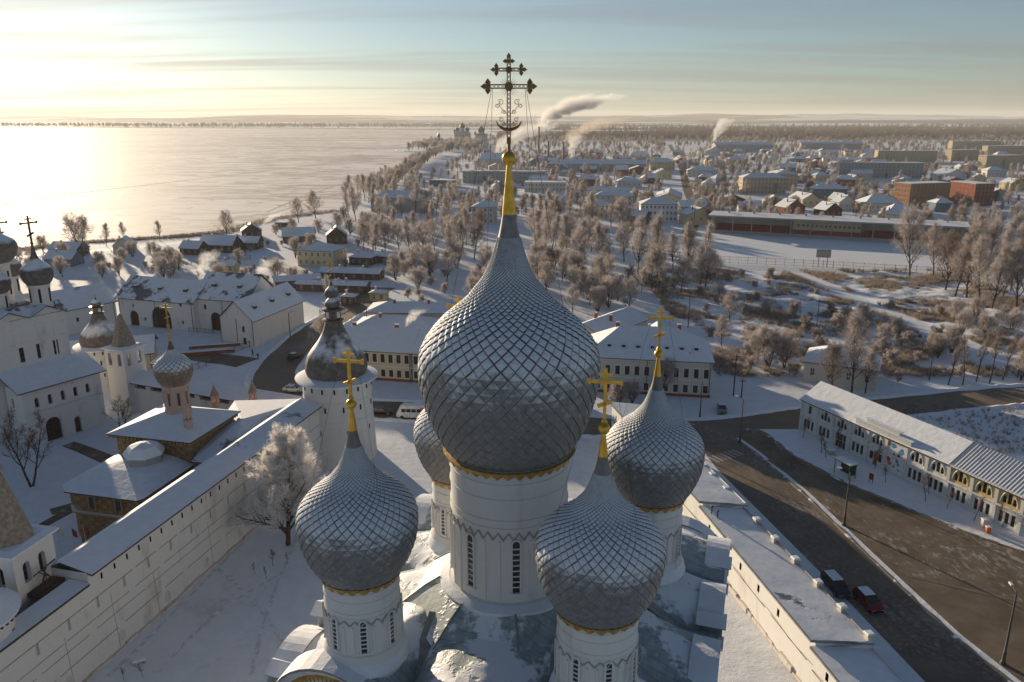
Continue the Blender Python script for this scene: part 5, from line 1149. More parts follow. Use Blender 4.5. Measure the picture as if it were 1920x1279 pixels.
# ------------------------------------------------------------------ street houses near the cathedral
def townhouse(name, label, A, B, D, h, rise, n, wall, lower, roofm='roof_full', kind='gable', sky=0, rowz=((0.9, 2.5), (4.1, 6.0)), ww=0.95, ns=4, pipes=3, plinth='brick_red'):
    L, an = frame_of(A, B); t = thing(name, label, 'house', (A[0], A[1], 0), an); occupy(A, an, L, D)
    fr = [q for za, zb in rowz for q in row(n, L, ww, za, zb)]; sd = [q for za, zb in rowz for q in row(ns, D, ww, za, zb)]
    zm = h * 0.47; m = MB()
    lo = lambda ops: [q for q in ops if q[3] < zm]; hi = lambda ops: [q for q in ops if q[2] > zm]
    walls(m, L, D, 0, zm, lo(fr), lo(sd), [], lo(sd), 0.2, 1, 0); walls(m, L, D, zm, h, hi(fr), hi(sd), [], hi(sd), 0.2, 0)
    if kind == 'gable': gable_ends(m, L, D, h, rise)
    m.build('wall', [wall, lower], t); wins4(t, L, D, fr, sd, [], sd, 0.2, nx=2, nz=3, frame='wood_dark')
    q = MB(); q.bb(-0.12, L + 0.12, -0.14, -0.003, zm - 0.12, zm + 0.1); q.bb(-0.2, L + 0.2, -0.28, -0.003, h - 0.35, h - 0.12); q.build('cornice', 'white_paint', t)
    q = MB(); q.bb(-0.06, L + 0.06, -0.09, -0.002, 0, 0.55); q.build('plinth', plinth, t)
    for a in fr:
        q = MB(); q.bb(a[0] - 0.14, a[1] + 0.14, -0.10, -0.002, a[2] - 0.14, a[2] - 0.02); q.bb(a[0] - 0.16, a[1] + 0.16, -0.12, -0.002, a[3] + 0.06, a[3] + 0.2); q.bb(a[0] - 0.15, a[0] - 0.02, -0.06, -0.002, a[2], a[3]); q.bb(a[1] + 0.02, a[1] + 0.15, -0.06, -0.002, a[2], a[3]); q.build('window_surround', 'white_paint', t)
    r = MB()
    if kind == 'gable': gable_roof(r, L, D, h, rise, 0.5, 0.16)
    else: hip_roof(r, L, D, h, rise, 0.5)
    ro = r.build('roof', [roofm, 'wood_dark'], t)
    for i in range(sky):
        x = L * (0.08 + 0.80 * i / max(1, sky - 1)); y = D * 0.17; z = h + rise * 0.36; q = MB(); q.box((x, y, z + 0.12), (0.75, 0.8, 0.5), 0, 1); q.box((x, y + 0.12, z + 0.42), (0.95, 1.0, 0.1), 0, 0); q.build('roof_window', ['snow', 'opening_dark'], ro)
    for i in range(pipes): q = MB(); x = L * (0.01 + 0.98 * i / max(1, pipes - 1)); q.tube([(x, -0.45, h - 0.15), (x, -0.16, h - 0.8), (x, -0.16, 0.2)], 0.07, 5); q.build('downpipe', 'iron', t)
    for i in range(2): q = MB(); x = L * (0.25 + 0.5 * i); y = D * 0.55; z = h + rise * 0.9; q.bb(x - 0.4, x + 0.4, y - 0.3, y + 0.3, z - 0.8, z + 0.9); q.bb(x - 0.46, x + 0.46, y - 0.36, y + 0.36, z + 0.9, z + 1.05, 1); q.build('chimney', ['brick_red', 'snow'], ro)
    return t
townhouse('street_house', 'cream two-storey house with snow roof right of the corner tower', (-41.5, 166.7), (-21.9, 162.75), 11, 7.0, 3.6, 11, 'plaster_cream', 'plaster_cream')
townhouse('street_house', 'pale pink two-storey house next to the cream one, half behind the main dome', (-21.7, 162.7), (-1.0, 158.6), 11, 7.0, 3.5, 11, 'plaster_pale', 'plaster_pale')
WH = townhouse('street_house', 'pale two-storey house with brick plinth and roof windows right of the main dome', (15.0, 157.0), (40.6, 152.8), 16, 7.7, 4.9, 13, 'plaster_pale', 'plaster_pale', 'roof_full', 'hip', 8)
L6, a6 = frame_of((-39.0, 188.0), (-19.5, 184.0))
house('long_building', 'long low building with flat snow roof behind the cream house', 'building', (-39.5, 187.6), radians(-6), 20.5, 11, 5.6, 2.2, 'plaster_cream', 'roof_full', 'hip', storeys=1, nf=7, chimney=2)
house('long_building', 'second low building with bluish snow roof farther behind the cream house', 'building', (-38.5, 201.5), radians(-3), 23, 11, 6.2, 1.8, 'plaster_pale', 'roof_full', 'hip', storeys=1, nf=7, chimney=2)
house('outbuilding', 'snow-roofed outbuilding with two roof vents behind the pale house', 'building', (13, 189), radians(-38), 11, 22, 5.0, 2.4, 'plaster_cream', 'roof_full', 'gable', 'y', nf=3, chimney=2)
house('outbuilding', 'small brick outbuilding with lit snow roof behind the pale house', 'building', (29, 176), radians(-10), 9, 7, 5.5, 3.2, 'brick_red', 'roof_full', 'gable', 'y', nf=2, chimney=1)
SH = house('stone_house', 'small plastered house with hipped snow roof beside the scrub', 'house', (63.4, 163.4), radians(-27), 14.5, 11, 4.6, 3.0, 'plaster_pale', 'roof_full', 'hip', nf=4, ns=3, ww=0.9, wh=1.7, chimney=1)
# ------------------------------------------------------------------ trading arcade along the square
A = G(1500, 805); d = (G(1880, 990) - A); an = atan2(d.y, d.x); nb, bw_ = 13, 3.8; L = nb * bw_; D, h = 8.5, 6.0
ar = thing('trading_arcade', 'long two-storey white and yellow trading arcade with lunette windows beside the square', 'arcade', (A.x, A.y, 0), an); occupy(A, an, L, D)
for i in range(nb):
    x0 = bw_ * i; c = bw_ / 2; yel = 8 <= i; zm = 3.15
    if i == 2: low = [(c - 1.2, c + 1.2, 0.05, 2.7)]
    elif i == 4: low = [(c - 1.25, c - 0.5, 0.9, 2.3), (c - 0.42, c + 0.42, 0.05, 2.5), (c + 0.5, c + 1.25, 0.9, 2.3)]
    elif i == 5: low = []
    else: low = [(c + s - 0.3, c + s + 0.3, 0.75, 2.45) for s in (-0.9, 0, 0.9)]
    up = [(c - 0.32, c + 0.32, 3.75, 5.35, 0.12), (c - 1.05, c - 0.45, 3.75, 4.85, 0.5), (c + 0.45, c + 1.05, 3.75, 4.85, 0.5)] if i != 5 else [(c - 0.7, c - 0.1, 3.8, 4.6), (c + 0.2, c + 0.8, 3.8, 4.6)]
    if i == 0: up = [(c - 0.35, c + 0.35, 3.7, 5.2)]
    m = MB(); facade(m, (x0, 0), 0, bw_, 0, zm, low, 0.25, 0); facade(m, (x0, 0), 0, bw_, zm, h, up, 0.25, 1)
    by = m.build('bay', ['plaster_white', 'plaster_yellow' if yel else 'plaster_white'], ar)
    sh_ = lambda ops: [(a[0] + x0, a[1] + x0) + tuple(a[2:]) for a in ops]
    doors = sh_([q for q in low if q[2] < 0.1]); win = sh_([q for q in low if q[2] >= 0.1])
    windows(by, (0, 0), 0, win, 0.25, nx=1, nz=2, frame='wood_dark'); windows(by, (0, 0), 0, sh_(up), 0.25, nx=2, nz=2, frame='wood_dark')
    windows(by, (0, 0), 0, doors, 0.25, nx=3 if i == 2 else 1, nz=2, frame='white_paint' if i == 2 else 'door_orange', glass='glass_dark' if i == 2 else 'door_orange', name='door')
    if i not in (0, 5):
        q = MB(); q.tube([(x, -0.03, z) for x, z in arch_pts(x0 + c - 1.25, x0 + c + 1.25, 3.7, 1.85, 12)], 0.09, 5); q.build('lunette_moulding', 'white_paint', by)
for i in range(nb + 1):
    q = MB(); x = bw_ * i
    for k in range(14): z = 0.02 + 0.42 * k; q.bb(x - 0.26, x + 0.26, -0.15, -0.003, z, z + 0.37)
    q.build('pilaster', 'plaster_white', ar)
q = MB(); q.bb(-0.1, L + 0.1, -0.2, -0.004, 3.02, 3.28); q.bb(-0.2, L + 0.2, -0.34, -0.004, h - 0.3, h - 0.08); q.build('cornice', 'white_paint', ar)
m = MB(); facade(m, (L, 0), pi / 2, D, 0, h, [], 0.2); facade(m, (L, D), pi, L, 0, h, [], 0.2); facade(m, (0, D), -pi / 2, D, 0, h, row(2, D, 0.8, 0.9, 2.4) + row(2, D, 0.8, 3.9, 5.3), 0.2); gable_ends(m, L, D, h, 2.6); m.build('side_wall', 'plaster_white', ar); windows(ar, (0, D), -pi / 2, row(2, D, 0.8, 0.9, 2.4) + row(2, D, 0.8, 3.9, 5.3), 0.2, nx=2, nz=2, frame='wood_dark')
r = MB(); s1 = bw_ * 8; k = 2.6 / (D / 2); ov = 0.45
for xa, xb, mi in ((-ov, s1, 0), (s1 + 0.05, L + ov, 2)):
    dz = 0.12 if mi == 0 else 0.0
    r.slab([(xa, -ov, h - k * ov + dz), (xb, -ov, h - k * ov + dz), (xb, D / 2, h + 2.6 + dz), (xa, D / 2, h + 2.6 + dz)], 0.16, mi, 1); r.slab([(xb, D + ov, h - k * ov + dz), (xa, D + ov, h - k * ov + dz), (xa, D / 2, h + 2.603 + dz), (xb, D / 2, h + 2.603 + dz)], 0.16, mi, 1)
ro = r.build('roof', ['snow', 'wood_dark', 'roof_full'], ar)
for i in range(36):
    x = s1 + 0.4 + i * 0.52; q = MB(); q.beam((x, -ov + 0.05, h - k * ov + 0.05), (x, D / 2, h + 2.64), 0.05, 0.07); q.build('roof_seam', 'grey_metal', ro)
q = MB(); q.bb(bw_ * 3.3, bw_ * 6.2, -0.3, 0.05, h - 0.1, h + 0.75); q.bb(bw_ * 3.2, bw_ * 6.3, -0.4, 0.2, h + 0.751, h + 0.9, 1); q.prism([(0, 0)] * 0 or [(bw_ * 3.9, -0.32), (bw_ * 5.6, -0.32), (bw_ * 5.6, 0.1), (bw_ * 3.9, 0.1)], h + 0.901, h + 1.5); q.bb(bw_ * 3.8, bw_ * 5.7, -0.4, 0.25, h + 1.501, h + 1.62, 1); q.build('attic_parapet', ['plaster_white', 'snow'], ar)
q = MB(); q.bb(bw_ * 5 + 0.3, bw_ * 6 - 0.3, -0.06, -0.002, 0.3, 5.3); pm = q.build('mural_board', 'white_paint', ar)
random.seed(21)
for kx, kz, rr, mt in ((0.6, 4.9, 0.35, 'orange_paint'), (1.35, 4.8, 0.42, 'blue_paint'), (2.9, 4.3, 0.5, 'blue_paint'), (2.5, 3.4, 0.35, 'red_paint'), (0.7, 2.3, 0.35, 'red_paint'), (0.9, 1.7, 0.4, 'orange_paint'), (2.3, 2.5, 0.32, 'blue_paint'), (2.6, 2.0, 0.25, 'blue_paint'), (1.8, 1.4, 0.22, 'orange_paint'), (2.8, 1.1, 0.2, 'blue_paint'), (1.6, 3.3, 0.28, 'red_paint')):
    q = MB(); n = 14; pts = [(bw_ * 5 + kx + rr * (1 + 0.25 * sin(3 * a + kx)) * cos(a), -0.066 - 0.002 * (kx + kz), kz + rr * (1 + 0.2 * cos(2 * a + kz)) * sin(a)) for a in [2 * pi * j / n for j in range(n)]]; q.add(pts, [tuple(range(n))]); q.build('mural_patch', mt, pm)
# ------------------------------------------------------------------ stadium
A, B = (99.5, 393.5), (201, 350.0); L, an = frame_of(A, B)
st = thing('grandstand', 'long low grandstand with red seats and white snow roof behind the pitch', 'grandstand', (*A, 0), an); occupy(A, an, L, 14, 2)
m = MB(); m.bb(0, L, 6.5, 13, 0, 8.6); m.bb(0, 0.3, 0.5, 6.5, 0, 7.5); m.bb(L - 0.3, L, 0.5, 6.5, 0, 7.5); m.bb(0.3, L - 0.3, 1.0, 2.2, 0, 1.4); m.build('back_block', 'plaster_grey', st)
m = MB(); m.slab([(-2, -1.5, 8.9), (L + 2, -1.5, 8.9), (L + 2, 13.5, 9.5), (-2, 13.5, 9.5)], 0.7, 0, 1); sr = m.build('roof', ['roof_full', 'plaster_grey'], st)
for i in range(9): q = MB(); x = L * (0.06 + 0.11 * i); q.box((x, 9, 9.8), (0.8, 0.8, 1.2)); q.build('roof_vent', 'grey_metal', sr)
for x0, x1 in ((2, 36), (70, L - 3)):
    for k in range(6): q = MB(); q.bb(x0, x1, 2.2 + 0.75 * k, 2.95 + 0.75 * k, 0, 1.4 + 0.5 * k + 0.45); q.build('seat_row', 'seat_red', st)
q = MB(); q.bb(38, 68, 1.2, 6.4, 3.6, 8.0); q.build('commentary_block', 'panel_tan', st)
for i in range(14): q = MB(); x = 40 + 2.05 * i; q.bb(x, x + 1.0, 1.13, 1.197, 5.2, 6.2); q.build('window', 'glass_dark', st)
q = MB(); q.bb(38, 68, 1.3, 6.4, 0, 3.59); q.build('red_panel', 'seat_red', st)
for i in range(13): q = MB(); x = 1 + (L - 2) * i / 12; q.bb(x - 0.2, x + 0.2, -0.6, -0.2, 0, 8.2); q.build('column', 'plaster_grey', st)
pts = [(38, 345), (72, 392), (99, 392), (201, 348), (232, 322), (226, 276), (150, 287), (112, 302), (79, 311)]
mb = MB(); mb.add([(x, y, 0.012) for x, y in pts], [tuple(range(len(pts) - 1, -1, -1))]); struct('stadium_pitch', mb, 'snow')
OCC += [(150, 335, 75, 32, radians(-23)), (70, 350, 30, 32, 0)]
fence('pitch_fence', 'tall wire fence on posts along the near side of the stadium pitch', [(38, 341), (79, 309), (112, 300), (152, 285), (215, 268)], 3.0, 3.4, 'iron', 0.07, 3, True)
t = thing('scoreboard', 'dark scoreboard on two legs behind the pitch fence', 'scoreboard', (119, 299, 0), radians(-12)); q = MB(); q.box((0, 0, 5.4), (5.2, 0.4, 3.0)); q.build('board', 'dark_metal', t); q = MB(); q.bb(-2.4, 2.4, -0.23, -0.203, 4.1, 6.7); q.build('panel', 'plaster_grey', t)
for x in (-1.6, 1.6): q = MB(); q.box((x, 0, 1.95), (0.25, 0.25, 3.9)); q.build('leg', 'dark_metal', t)
# ------------------------------------------------------------------ town blocks beyond (surveyed from the photo: base point, size)
def blk(name, label, px, py, L, D, h, rise, an_deg, wall, roofm='roof_full', kind='gable', along='x', st=1, nf=4, ns=2, group=None, chimney=1, cat='house', ww=1.0, wh=1.5):
    c = G(px, py); an = radians(an_deg); o = (c.x - cos(an) * L / 2, c.y - sin(an) * L / 2)
    return house(name, label, cat, o, an, L, D, h, rise, wall, roofm, kind, along, st, nf, ns, ww, wh, group, chimney)
CLEAR = []
TOWN = [
 ('village_house', 'two-storey cream and timber house with hipped snow roof near the lake shore', 592, 500, 15, 12, 6.2, 2.2, -14, 'plaster_cream', 'roof_full', 'hip', 'x', 2, 6, 4),
 ('shed', 'brown shed with snow roof right of the cream village house', 675, 498, 9, 7, 3.2, 1.6, -14, 'wood_wall', 'roof_full', 'hip', 'x', 1, 3, 2),
 ('shed', 'low brown shed farther right of the cream village house', 722, 494, 10, 6, 3, 1.4, -14, 'wood_wall', 'roof_full', 'gable', 'x', 1, 3, 2),
 ('village_house', 'brown timber house with broad snow roof by the frosted willow', 405, 474, 15, 9, 3.6, 3.4, -8, 'wood_wall', 'roof_full', 'gable', 'x', 1, 5, 2),
 ('village_house', 'small timber house with steep snow gable near the shore lane', 473, 447, 9, 8, 3.8, 3.2, 20, 'wood_wall', 'roof_full', 'gable', 'y', 1, 3, 2),
 ('village_house', 'timber house with snow roof just below the steep gable house', 464, 468, 9, 7, 3.2, 2.2, -5, 'wood_wall', 'roof_full', 'gable', 'x', 1, 3, 2),
 ('village_house', 'low timber house between the shore lane and the cream house', 560, 455, 14, 9, 3.2, 3.4, 10, 'wood_wall', 'roof_full', 'gable', 'x', 1, 4, 2),
 ('village_house', 'brown gabled house with snow roof right above the cream village house', 632, 458, 9, 9, 4.2, 3.6, 12, 'wood_wall', 'roof_full', 'gable', 'y', 1, 3, 3),
 ('shed', 'small dark box shed alone on the shore snow', 527, 428, 6.5, 3.5, 2.7, 0.1, -6, 'wood_wall', 'roof_full', 'flat', 'x', 1, 1, 1),
 ('village_house', 'timber cottage with snow roof in front of the big frosted willow', 355, 478, 9, 7, 3.0, 2.6, -15, 'wood_wall', 'roof_full', 'gable', 'x', 1, 3, 2),
 ('village_house', 'low cottage with blue snow roof left of the frosted bushes', 110, 500, 11, 8, 3.2, 2.6, -5, 'wood_blue', 'roof_full', 'gable', 'x', 1, 3, 2),
 ('village_house', 'dark cottage under the great willow by the shore', 118, 480, 13, 8, 3, 2.4, -10, 'wood_wall', 'roof_full', 'gable', 'x', 1, 3, 2),
 ('village_house', 'timber cottage with pale gable among bushes at the shore', 232, 474, 8, 8, 3.4, 3.0, 15, 'plaster_pale', 'roof_full', 'gable', 'y', 1, 2, 2),
 ('shed', 'long low timber shed with snow roof in front of the village', 620, 548, 24, 5, 2.6, 0.9, -8, 'wood_wall', 'roof_full', 'gable', 'x', 1, 6, 1),
 ('shed', 'timber market shed with snow roof beside the long shed', 560, 540, 15, 7, 2.8, 1.2, 22, 'wood_wall', 'roof_full', 'gable', 'x', 1, 4, 2),
 ('shed', 'row of small snow roofs of stalls below the cream house', 655, 524, 22, 6, 2.5, 1.3, -10, 'wood_wall', 'roof_full', 'gable', 'x', 1, 6, 2),
 ('kiosk', 'little yellow-based kiosk by the far street bend', 708, 565, 5, 4, 2.6, 0.8, -8, 'plaster_yellow', 'roof_full', 'hip', 'x', 1, 2, 1),
 ('kiosk', 'little dark kiosk in the snowy yard before the street bend', 652, 572, 4, 4, 2.6, 0.8, -8, 'wood_wall', 'roof_full', 'hip', 'x', 1, 2, 1),
 ('garden_house', 'small yellow hut smoking behind the steep grey roof', 425, 512, 6, 5, 3.0, 1.6, -6, 'plaster_yellow', 'roof_full', 'gable', 'x', 1, 2, 2),
 ('lakeside_hall', 'large grey hall with hipped snow roof near the shore road', 740, 398, 30, 16, 8.5, 4.0, -10, 'plaster_grey', 'roof_full', 'hip', 'x', 2, 8, 5),
 ('office_block', 'long grey flat-roofed block left of the golden spire', 945, 344, 72, 14, 10, 0.2, -3, 'plaster_grey', 'roof_grey', 'flat', 'x', 3, 18, 3),
 ('flat_hall', 'pale flat-roofed hall with sunlit snow edge right of the spire', 1022, 360, 32, 16, 7, 0.2, -4, 'plaster_pale', 'roof_full', 'flat', 'x', 2, 12, 4),
 ('town_house', 'grey house with blue hipped roof just left of the gilded ball', 925, 314, 36, 18, 9, 7, -5, 'plaster_pale', 'roof_full', 'hip', 'x', 2, 8, 4),
 ('works_building', 'long works building with blue snow roof below the steam', 1130, 322, 90, 22, 8, 4, -4, 'plaster_grey', 'roof_full', 'gable', 'x', 2, 22, 4),
 ('school', 'three-storey white school with hipped snow roof above the pitch', 1235, 416, 20, 15, 9.5, 3.2, -5, 'plaster_white', 'roof_full', 'hip', 'x', 3, 9, 5),
 ('town_house', 'white wing with long snow roof right behind the school', 1252, 392, 16, 38, 7, 3, -12, 'plaster_cream', 'roof_full', 'gable', 'y', 2, 5, 10),
 ('town_house', 'cream house with hipped blue roof among the frosted trees', 1118, 408, 15, 12, 6.5, 3.2, -10, 'plaster_cream', 'roof_full', 'hip', 'x', 2, 5, 4),
 ('town_house', 'long house with snow roof behind the cream hipped one', 1150, 386, 24, 12, 6.5, 3, -12, 'plaster_pale', 'roof_full', 'hip', 'x', 2, 7, 3),
 ('town_house', 'yellowish house with row of windows left of the school', 1140, 373, 30, 10, 6, 2, -8, 'plaster_cream', 'roof_full', 'gable', 'x', 1, 12, 3),
 ('apartment_block', 'four-storey pale block with hipped snow roof above the grandstand', 1432, 364, 32, 16, 12, 3.0, -4, 'panel_tan', 'roof_full', 'hip', 'x', 4, 12, 5),
 ('apartment_block', 'four-storey wing right of the pale hipped block', 1472, 356, 18, 24, 12.3, 3.0, -4, 'panel_tan', 'roof_full', 'hip', 'x', 4, 6, 7),
 ('apartment_block', 'long dark five-storey block behind the orange brick flats', 1650, 334, 76, 13, 14, 0.2, -6, 'plaster_grey', 'roof_full', 'flat', 'x', 5, 22, 4),
 ('apartment_block', 'orange brick apartment block glowing in the sun', 1740, 389, 32, 13, 15, 0.2, 18, 'brick_orange', 'roof_brown', 'flat', 'x', 5, 11, 5),
 ('apartment_block', 'dark red brick block right of the orange one', 1842, 386, 14, 24, 14, 0.2, 10, 'brick_red', 'roof_full', 'flat', 'x', 5, 5, 7),
 ('apartment_block', 'tan panel block with grey side, middle right distance', 1700, 304, 74, 12, 14, 0.2, -4, 'panel_tan', 'roof_full', 'flat', 'x', 5, 20, 4),
 ('apartment_block', 'small tan panel block lit at its end', 1808, 302, 40, 12, 14, 0.2, 10, 'panel_tan', 'roof_full', 'flat', 'x', 5, 12, 4),
 ('apartment_block', 'tan panel block in steps at the right edge', 1882, 318, 48, 12, 15, 0.2, 12, 'panel_tan', 'roof_full', 'flat', 'x', 5, 14, 4),
 ('apartment_block', 'farthest tan panel block on the right', 1830, 280, 90, 12, 14, 0.2, 4, 'panel_tan', 'roof_full', 'flat', 'x', 5, 20, 3),
 ('apartment_block', 'long tan panel block behind the stepped one', 1890, 292, 70, 12, 14, 0.2, 8, 'panel_tan', 'roof_full', 'flat', 'x', 5, 18, 3),
 ('works_building', 'far works building with blue snow roof under the white plume', 1395, 284, 96, 30, 11, 4, -2, 'plaster_grey', 'roof_full', 'gable', 'x', 2, 20, 4),
 ('works_building', 'far long works roof right of the plume', 1560, 280, 110, 24, 10, 3, -2, 'plaster_grey', 'roof_full', 'gable', 'x', 2, 20, 4),
 ('village_house', 'red gabled house peeping over the grandstand roof', 1490, 404, 13, 11, 5, 4.2, 14, 'brick_red', 'roof_full', 'gable', 'y', 1, 3, 3),
 ('village_house', 'brown gabled house over the grandstand, right of the red one', 1562, 408, 11, 11, 4.5, 4, 14, 'wood_wall', 'roof_full', 'gable', 'y', 1, 3, 3),
 ('village_house', 'cream house with long blue roof behind the red gabled house', 1520, 388, 12, 18, 5, 3.5, 10, 'plaster_cream', 'roof_full', 'gable', 'y', 1, 3, 4),
 ('village_house', 'pale blue long house behind the stadium', 1555, 372, 24, 11, 6.5, 3, -6, 'wood_blue', 'roof_full', 'hip', 'x', 2, 7, 3),
 ('village_house', 'small yellow house with snow gable behind the stadium', 1580, 386, 9, 9, 4.5, 3.6, 20, 'plaster_yellow', 'roof_full', 'gable', 'y', 1, 2, 3),
 ('village_house', 'wide pale house with hipped blue roof behind the stadium', 1655, 398, 22, 15, 5.5, 4.5, 0, 'plaster_pale', 'roof_full', 'hip', 'x', 1, 7, 4),
 ('village_house', 'house with big blue hipped roof right above the grandstand', 1690, 412, 15, 12, 4.5, 4.0, -6, 'plaster_pale', 'roof_full', 'hip', 'x', 1, 5, 3),
 ('village_house', 'small cream house with snow roof beyond the red gable', 1542, 340, 13, 11, 5, 3.2, 0, 'plaster_cream', 'roof_full', 'hip', 'x', 1, 4, 3),
 ('village_house', 'cream cottage with lit gable left of the orange flats', 1604, 346, 9, 12, 5, 3.2, 8, 'plaster_cream', 'roof_full', 'gable', 'y', 1, 2, 3),
 ('village_house', 'white house with large snow roof right of the orange flats', 1790, 342, 22, 18, 7, 4.2, 12, 'plaster_white', 'roof_full', 'gable', 'y', 2, 5, 4),
 ('village_house', 'green-roofed pale house at the right distance', 1868, 332, 18, 14, 6, 3.4, -4, 'plaster_pale', 'roof_full', 'hip', 'x', 1, 5, 3),
 ('village_house', 'yellow lit house at the right edge of town', 1908, 358, 14, 12, 6, 3.4, 8, 'plaster_yellow', 'roof_full', 'gable', 'y', 2, 3, 3),
 ('town_house', 'blue-roofed house in the avenue gap, left of the pale block', 1318, 332, 30, 18, 6, 3.5, -10, 'plaster_pale', 'roof_full', 'hip', 'x', 1, 7, 4),
 ('town_house', 'house with stepped snow roofs along the avenue, upper part', 1335, 292, 20, 60, 7, 4, -16, 'plaster_pale', 'roof_full', 'gable', 'y', 1, 5, 12),
 ('town_house', 'two-storey house with blue roof left of the avenue', 1242, 320, 26, 16, 9, 4, -4, 'plaster_cream', 'roof_full', 'hip', 'x', 2, 7, 4),
 ('town_house', 'pale house hidden among trees below the works', 1180, 352, 20, 14, 5, 3, -6, 'plaster_pale', 'roof_full', 'hip', 'x', 1, 5, 3),
 ('town_house', 'pale block end showing behind the main dome spire, left', 905, 420, 12, 16, 9, 3, -6, 'plaster_pale', 'roof_full', 'hip', 'x', 3, 4, 4),
 ('village_house', 'hut with blue snow roof in the frosted grove left of the spire', 860, 418, 14, 10, 4.5, 3, 14, 'plaster_grey', 'roof_full', 'hip', 'x', 1, 4, 3),
 ('boathouse', 'pale blue flat-roofed boathouse by the shore road', 828, 350, 22, 10, 5, 0.2, -20, 'wood_blue', 'roof_full', 'flat', 'x', 1, 6, 2),
 ('boathouse', 'low grey boathouse roofs beyond the lakeside hall', 858, 372, 30, 9, 4, 1.4, -6, 'plaster_grey', 'roof_full', 'gable', 'x', 1, 6, 2),
]
for q in TOWN:
    g_ = G(q[2], q[3]); CLEAR.append((g_.x, g_.y, q[4] / 2 + 2, q[6]))
    nm, lab, px, py, L, D, h, rise, a_, wall, roofm, kind, along, s_, nf, ns = q
    blk(nm, lab, px, py, L, D, h, rise, a_, wall, roofm, kind, along, s_, nf, ns, None, 2 if L > 20 and kind != 'flat' else (1 if kind != 'flat' else 0), 'house' if 'house' in nm or nm in ('school',) else 'building', 1.1 if s_ > 2 else 0.9, 1.5)
# unsurveyed roofs glimpsed between the trees farther back
random.seed(5); extra = 0; tries = 0
WM = ['plaster_pale', 'wood_wall', 'plaster_cream', 'wood_blue', 'plaster_grey', 'brick_red']
while extra < 110 and tries < 2600:
    tries += 1; y = random.uniform(420, 1300); x = random.uniform(-0.05, 0.62) * y
    if not is_free(x, y, 12): continue
    wl = random.choice(WM); rk = random.choice(['hip', 'gable', 'gable']); wn_ = dict(plaster_pale='pale plastered', wood_wall='brown timber', plaster_cream='cream plastered', wood_blue='blue-grey timber', plaster_grey='grey plastered', brick_red='red brick')[wl]; zone_ = 'left of the avenue' if x < 70 + (y - 330) * 0.19 else ('right of the avenue' if y < 800 else 'in the far right quarter'); big = y > 800 and random.random() < 0.3
    house('back_house', 'small %s house with %s snow roof among trees %s' % (wn_, 'hipped' if rk == 'hip' else 'gabled', zone_), 'house', (x, y), radians(random.uniform(-25, 20)), random.uniform(10, 18) * (1.5 if big else 1), random.uniform(8, 12), random.uniform(3.5, 6.0), random.uniform(2.5, 4.2), wl, 'roof_full', rk, random.choice('xy'), 1, 3, 2, group='far houses among the trees, %s %s %s' % (wn_, rk, zone_), chimney=1); extra += 1
# ------------------------------------------------------------------ monastery across the bay
def far_church(name, label, c, w, h, domes):
    t = thing(name, label, 'church', (c[0], c[1], 0), radians(-8)); occupy((c[0] - w / 2, c[1] - w / 2), 0, w, w)
    m = MB(); fr = row(4, w, w * 0.05, h * 0.3, h * 0.5) + row(4, w, w * 0.05, h * 0.62, h * 0.82); m2 = MB(); walls(m2, w, w * 0.8, 0, h, fr, row(3, w * 0.8, w * 0.05, h * 0.35, h * 0.6), [], [], 0.4)
    o = m2.build('wall', 'plaster_grey', t); o.location = (-w / 2, -w * 0.4, 0); windows(o, (0, 0), 0, fr, 0.35, nx=1, nz=2)
    r = MB(); hip_roof(r, w, w * 0.8, h, h * 0.2, 0.5); o = r.build('roof', ['roof_full', 'wood_dark'], t); o.location = (-w / 2, -w * 0.4, 0)
    for x, y, R, z, hh in domes:
        m = MB(); m.lathe([(R * 0.72, h * 0.9), (R * 0.72, z)], 16, (x, y)); m.build('drum', 'plaster_grey', t, 30)
        m = MB(); m.lathe([(a_ * R, z + b_ * hh) for a_, b_ in ((0.72, 0), (0.95, 0.12), (1, 0.24), (0.85, 0.38), (0.5, 0.5), (0.22, 0.62), (0.08, 0.8), (0.03, 1.0))], 16, (x, y)); m.build('onion_dome', 'slate_dome', t, 40)
        q = MB(); q.box((x, y, z + hh * 1.1), (0.25, 0.25, hh * 0.3)); q.box((x, y, z + hh * 1.13), (hh * 0.15, 0.25, 0.25)); q.build('cross', 'gold_dull', t)
    return t
far_church('monastery_church', 'largest many-domed church of the distant monastery on the shore', (-110, 1815), 32, 22, [(0, 0, 6, 32, 17), (-11, -8, 3.6, 27, 10), (11, -8, 3.6, 27, 10), (-11, 8, 3.6, 27, 10), (11, 8, 3.6, 27, 10), (-18, 0, 2.6, 24, 9)])
far_church('monastery_church', 'distant monastery church with one big dome, right of the largest', (-66, 1760), 22, 20, [(0, 0, 7.5, 24, 20), (-13, -4, 2.4, 20, 9)])
far_church('monastery_church', 'low distant monastery church with slim spire nearest the point', (-143, 1590), 22, 11, [(0, 0, 3.2, 17, 15)])
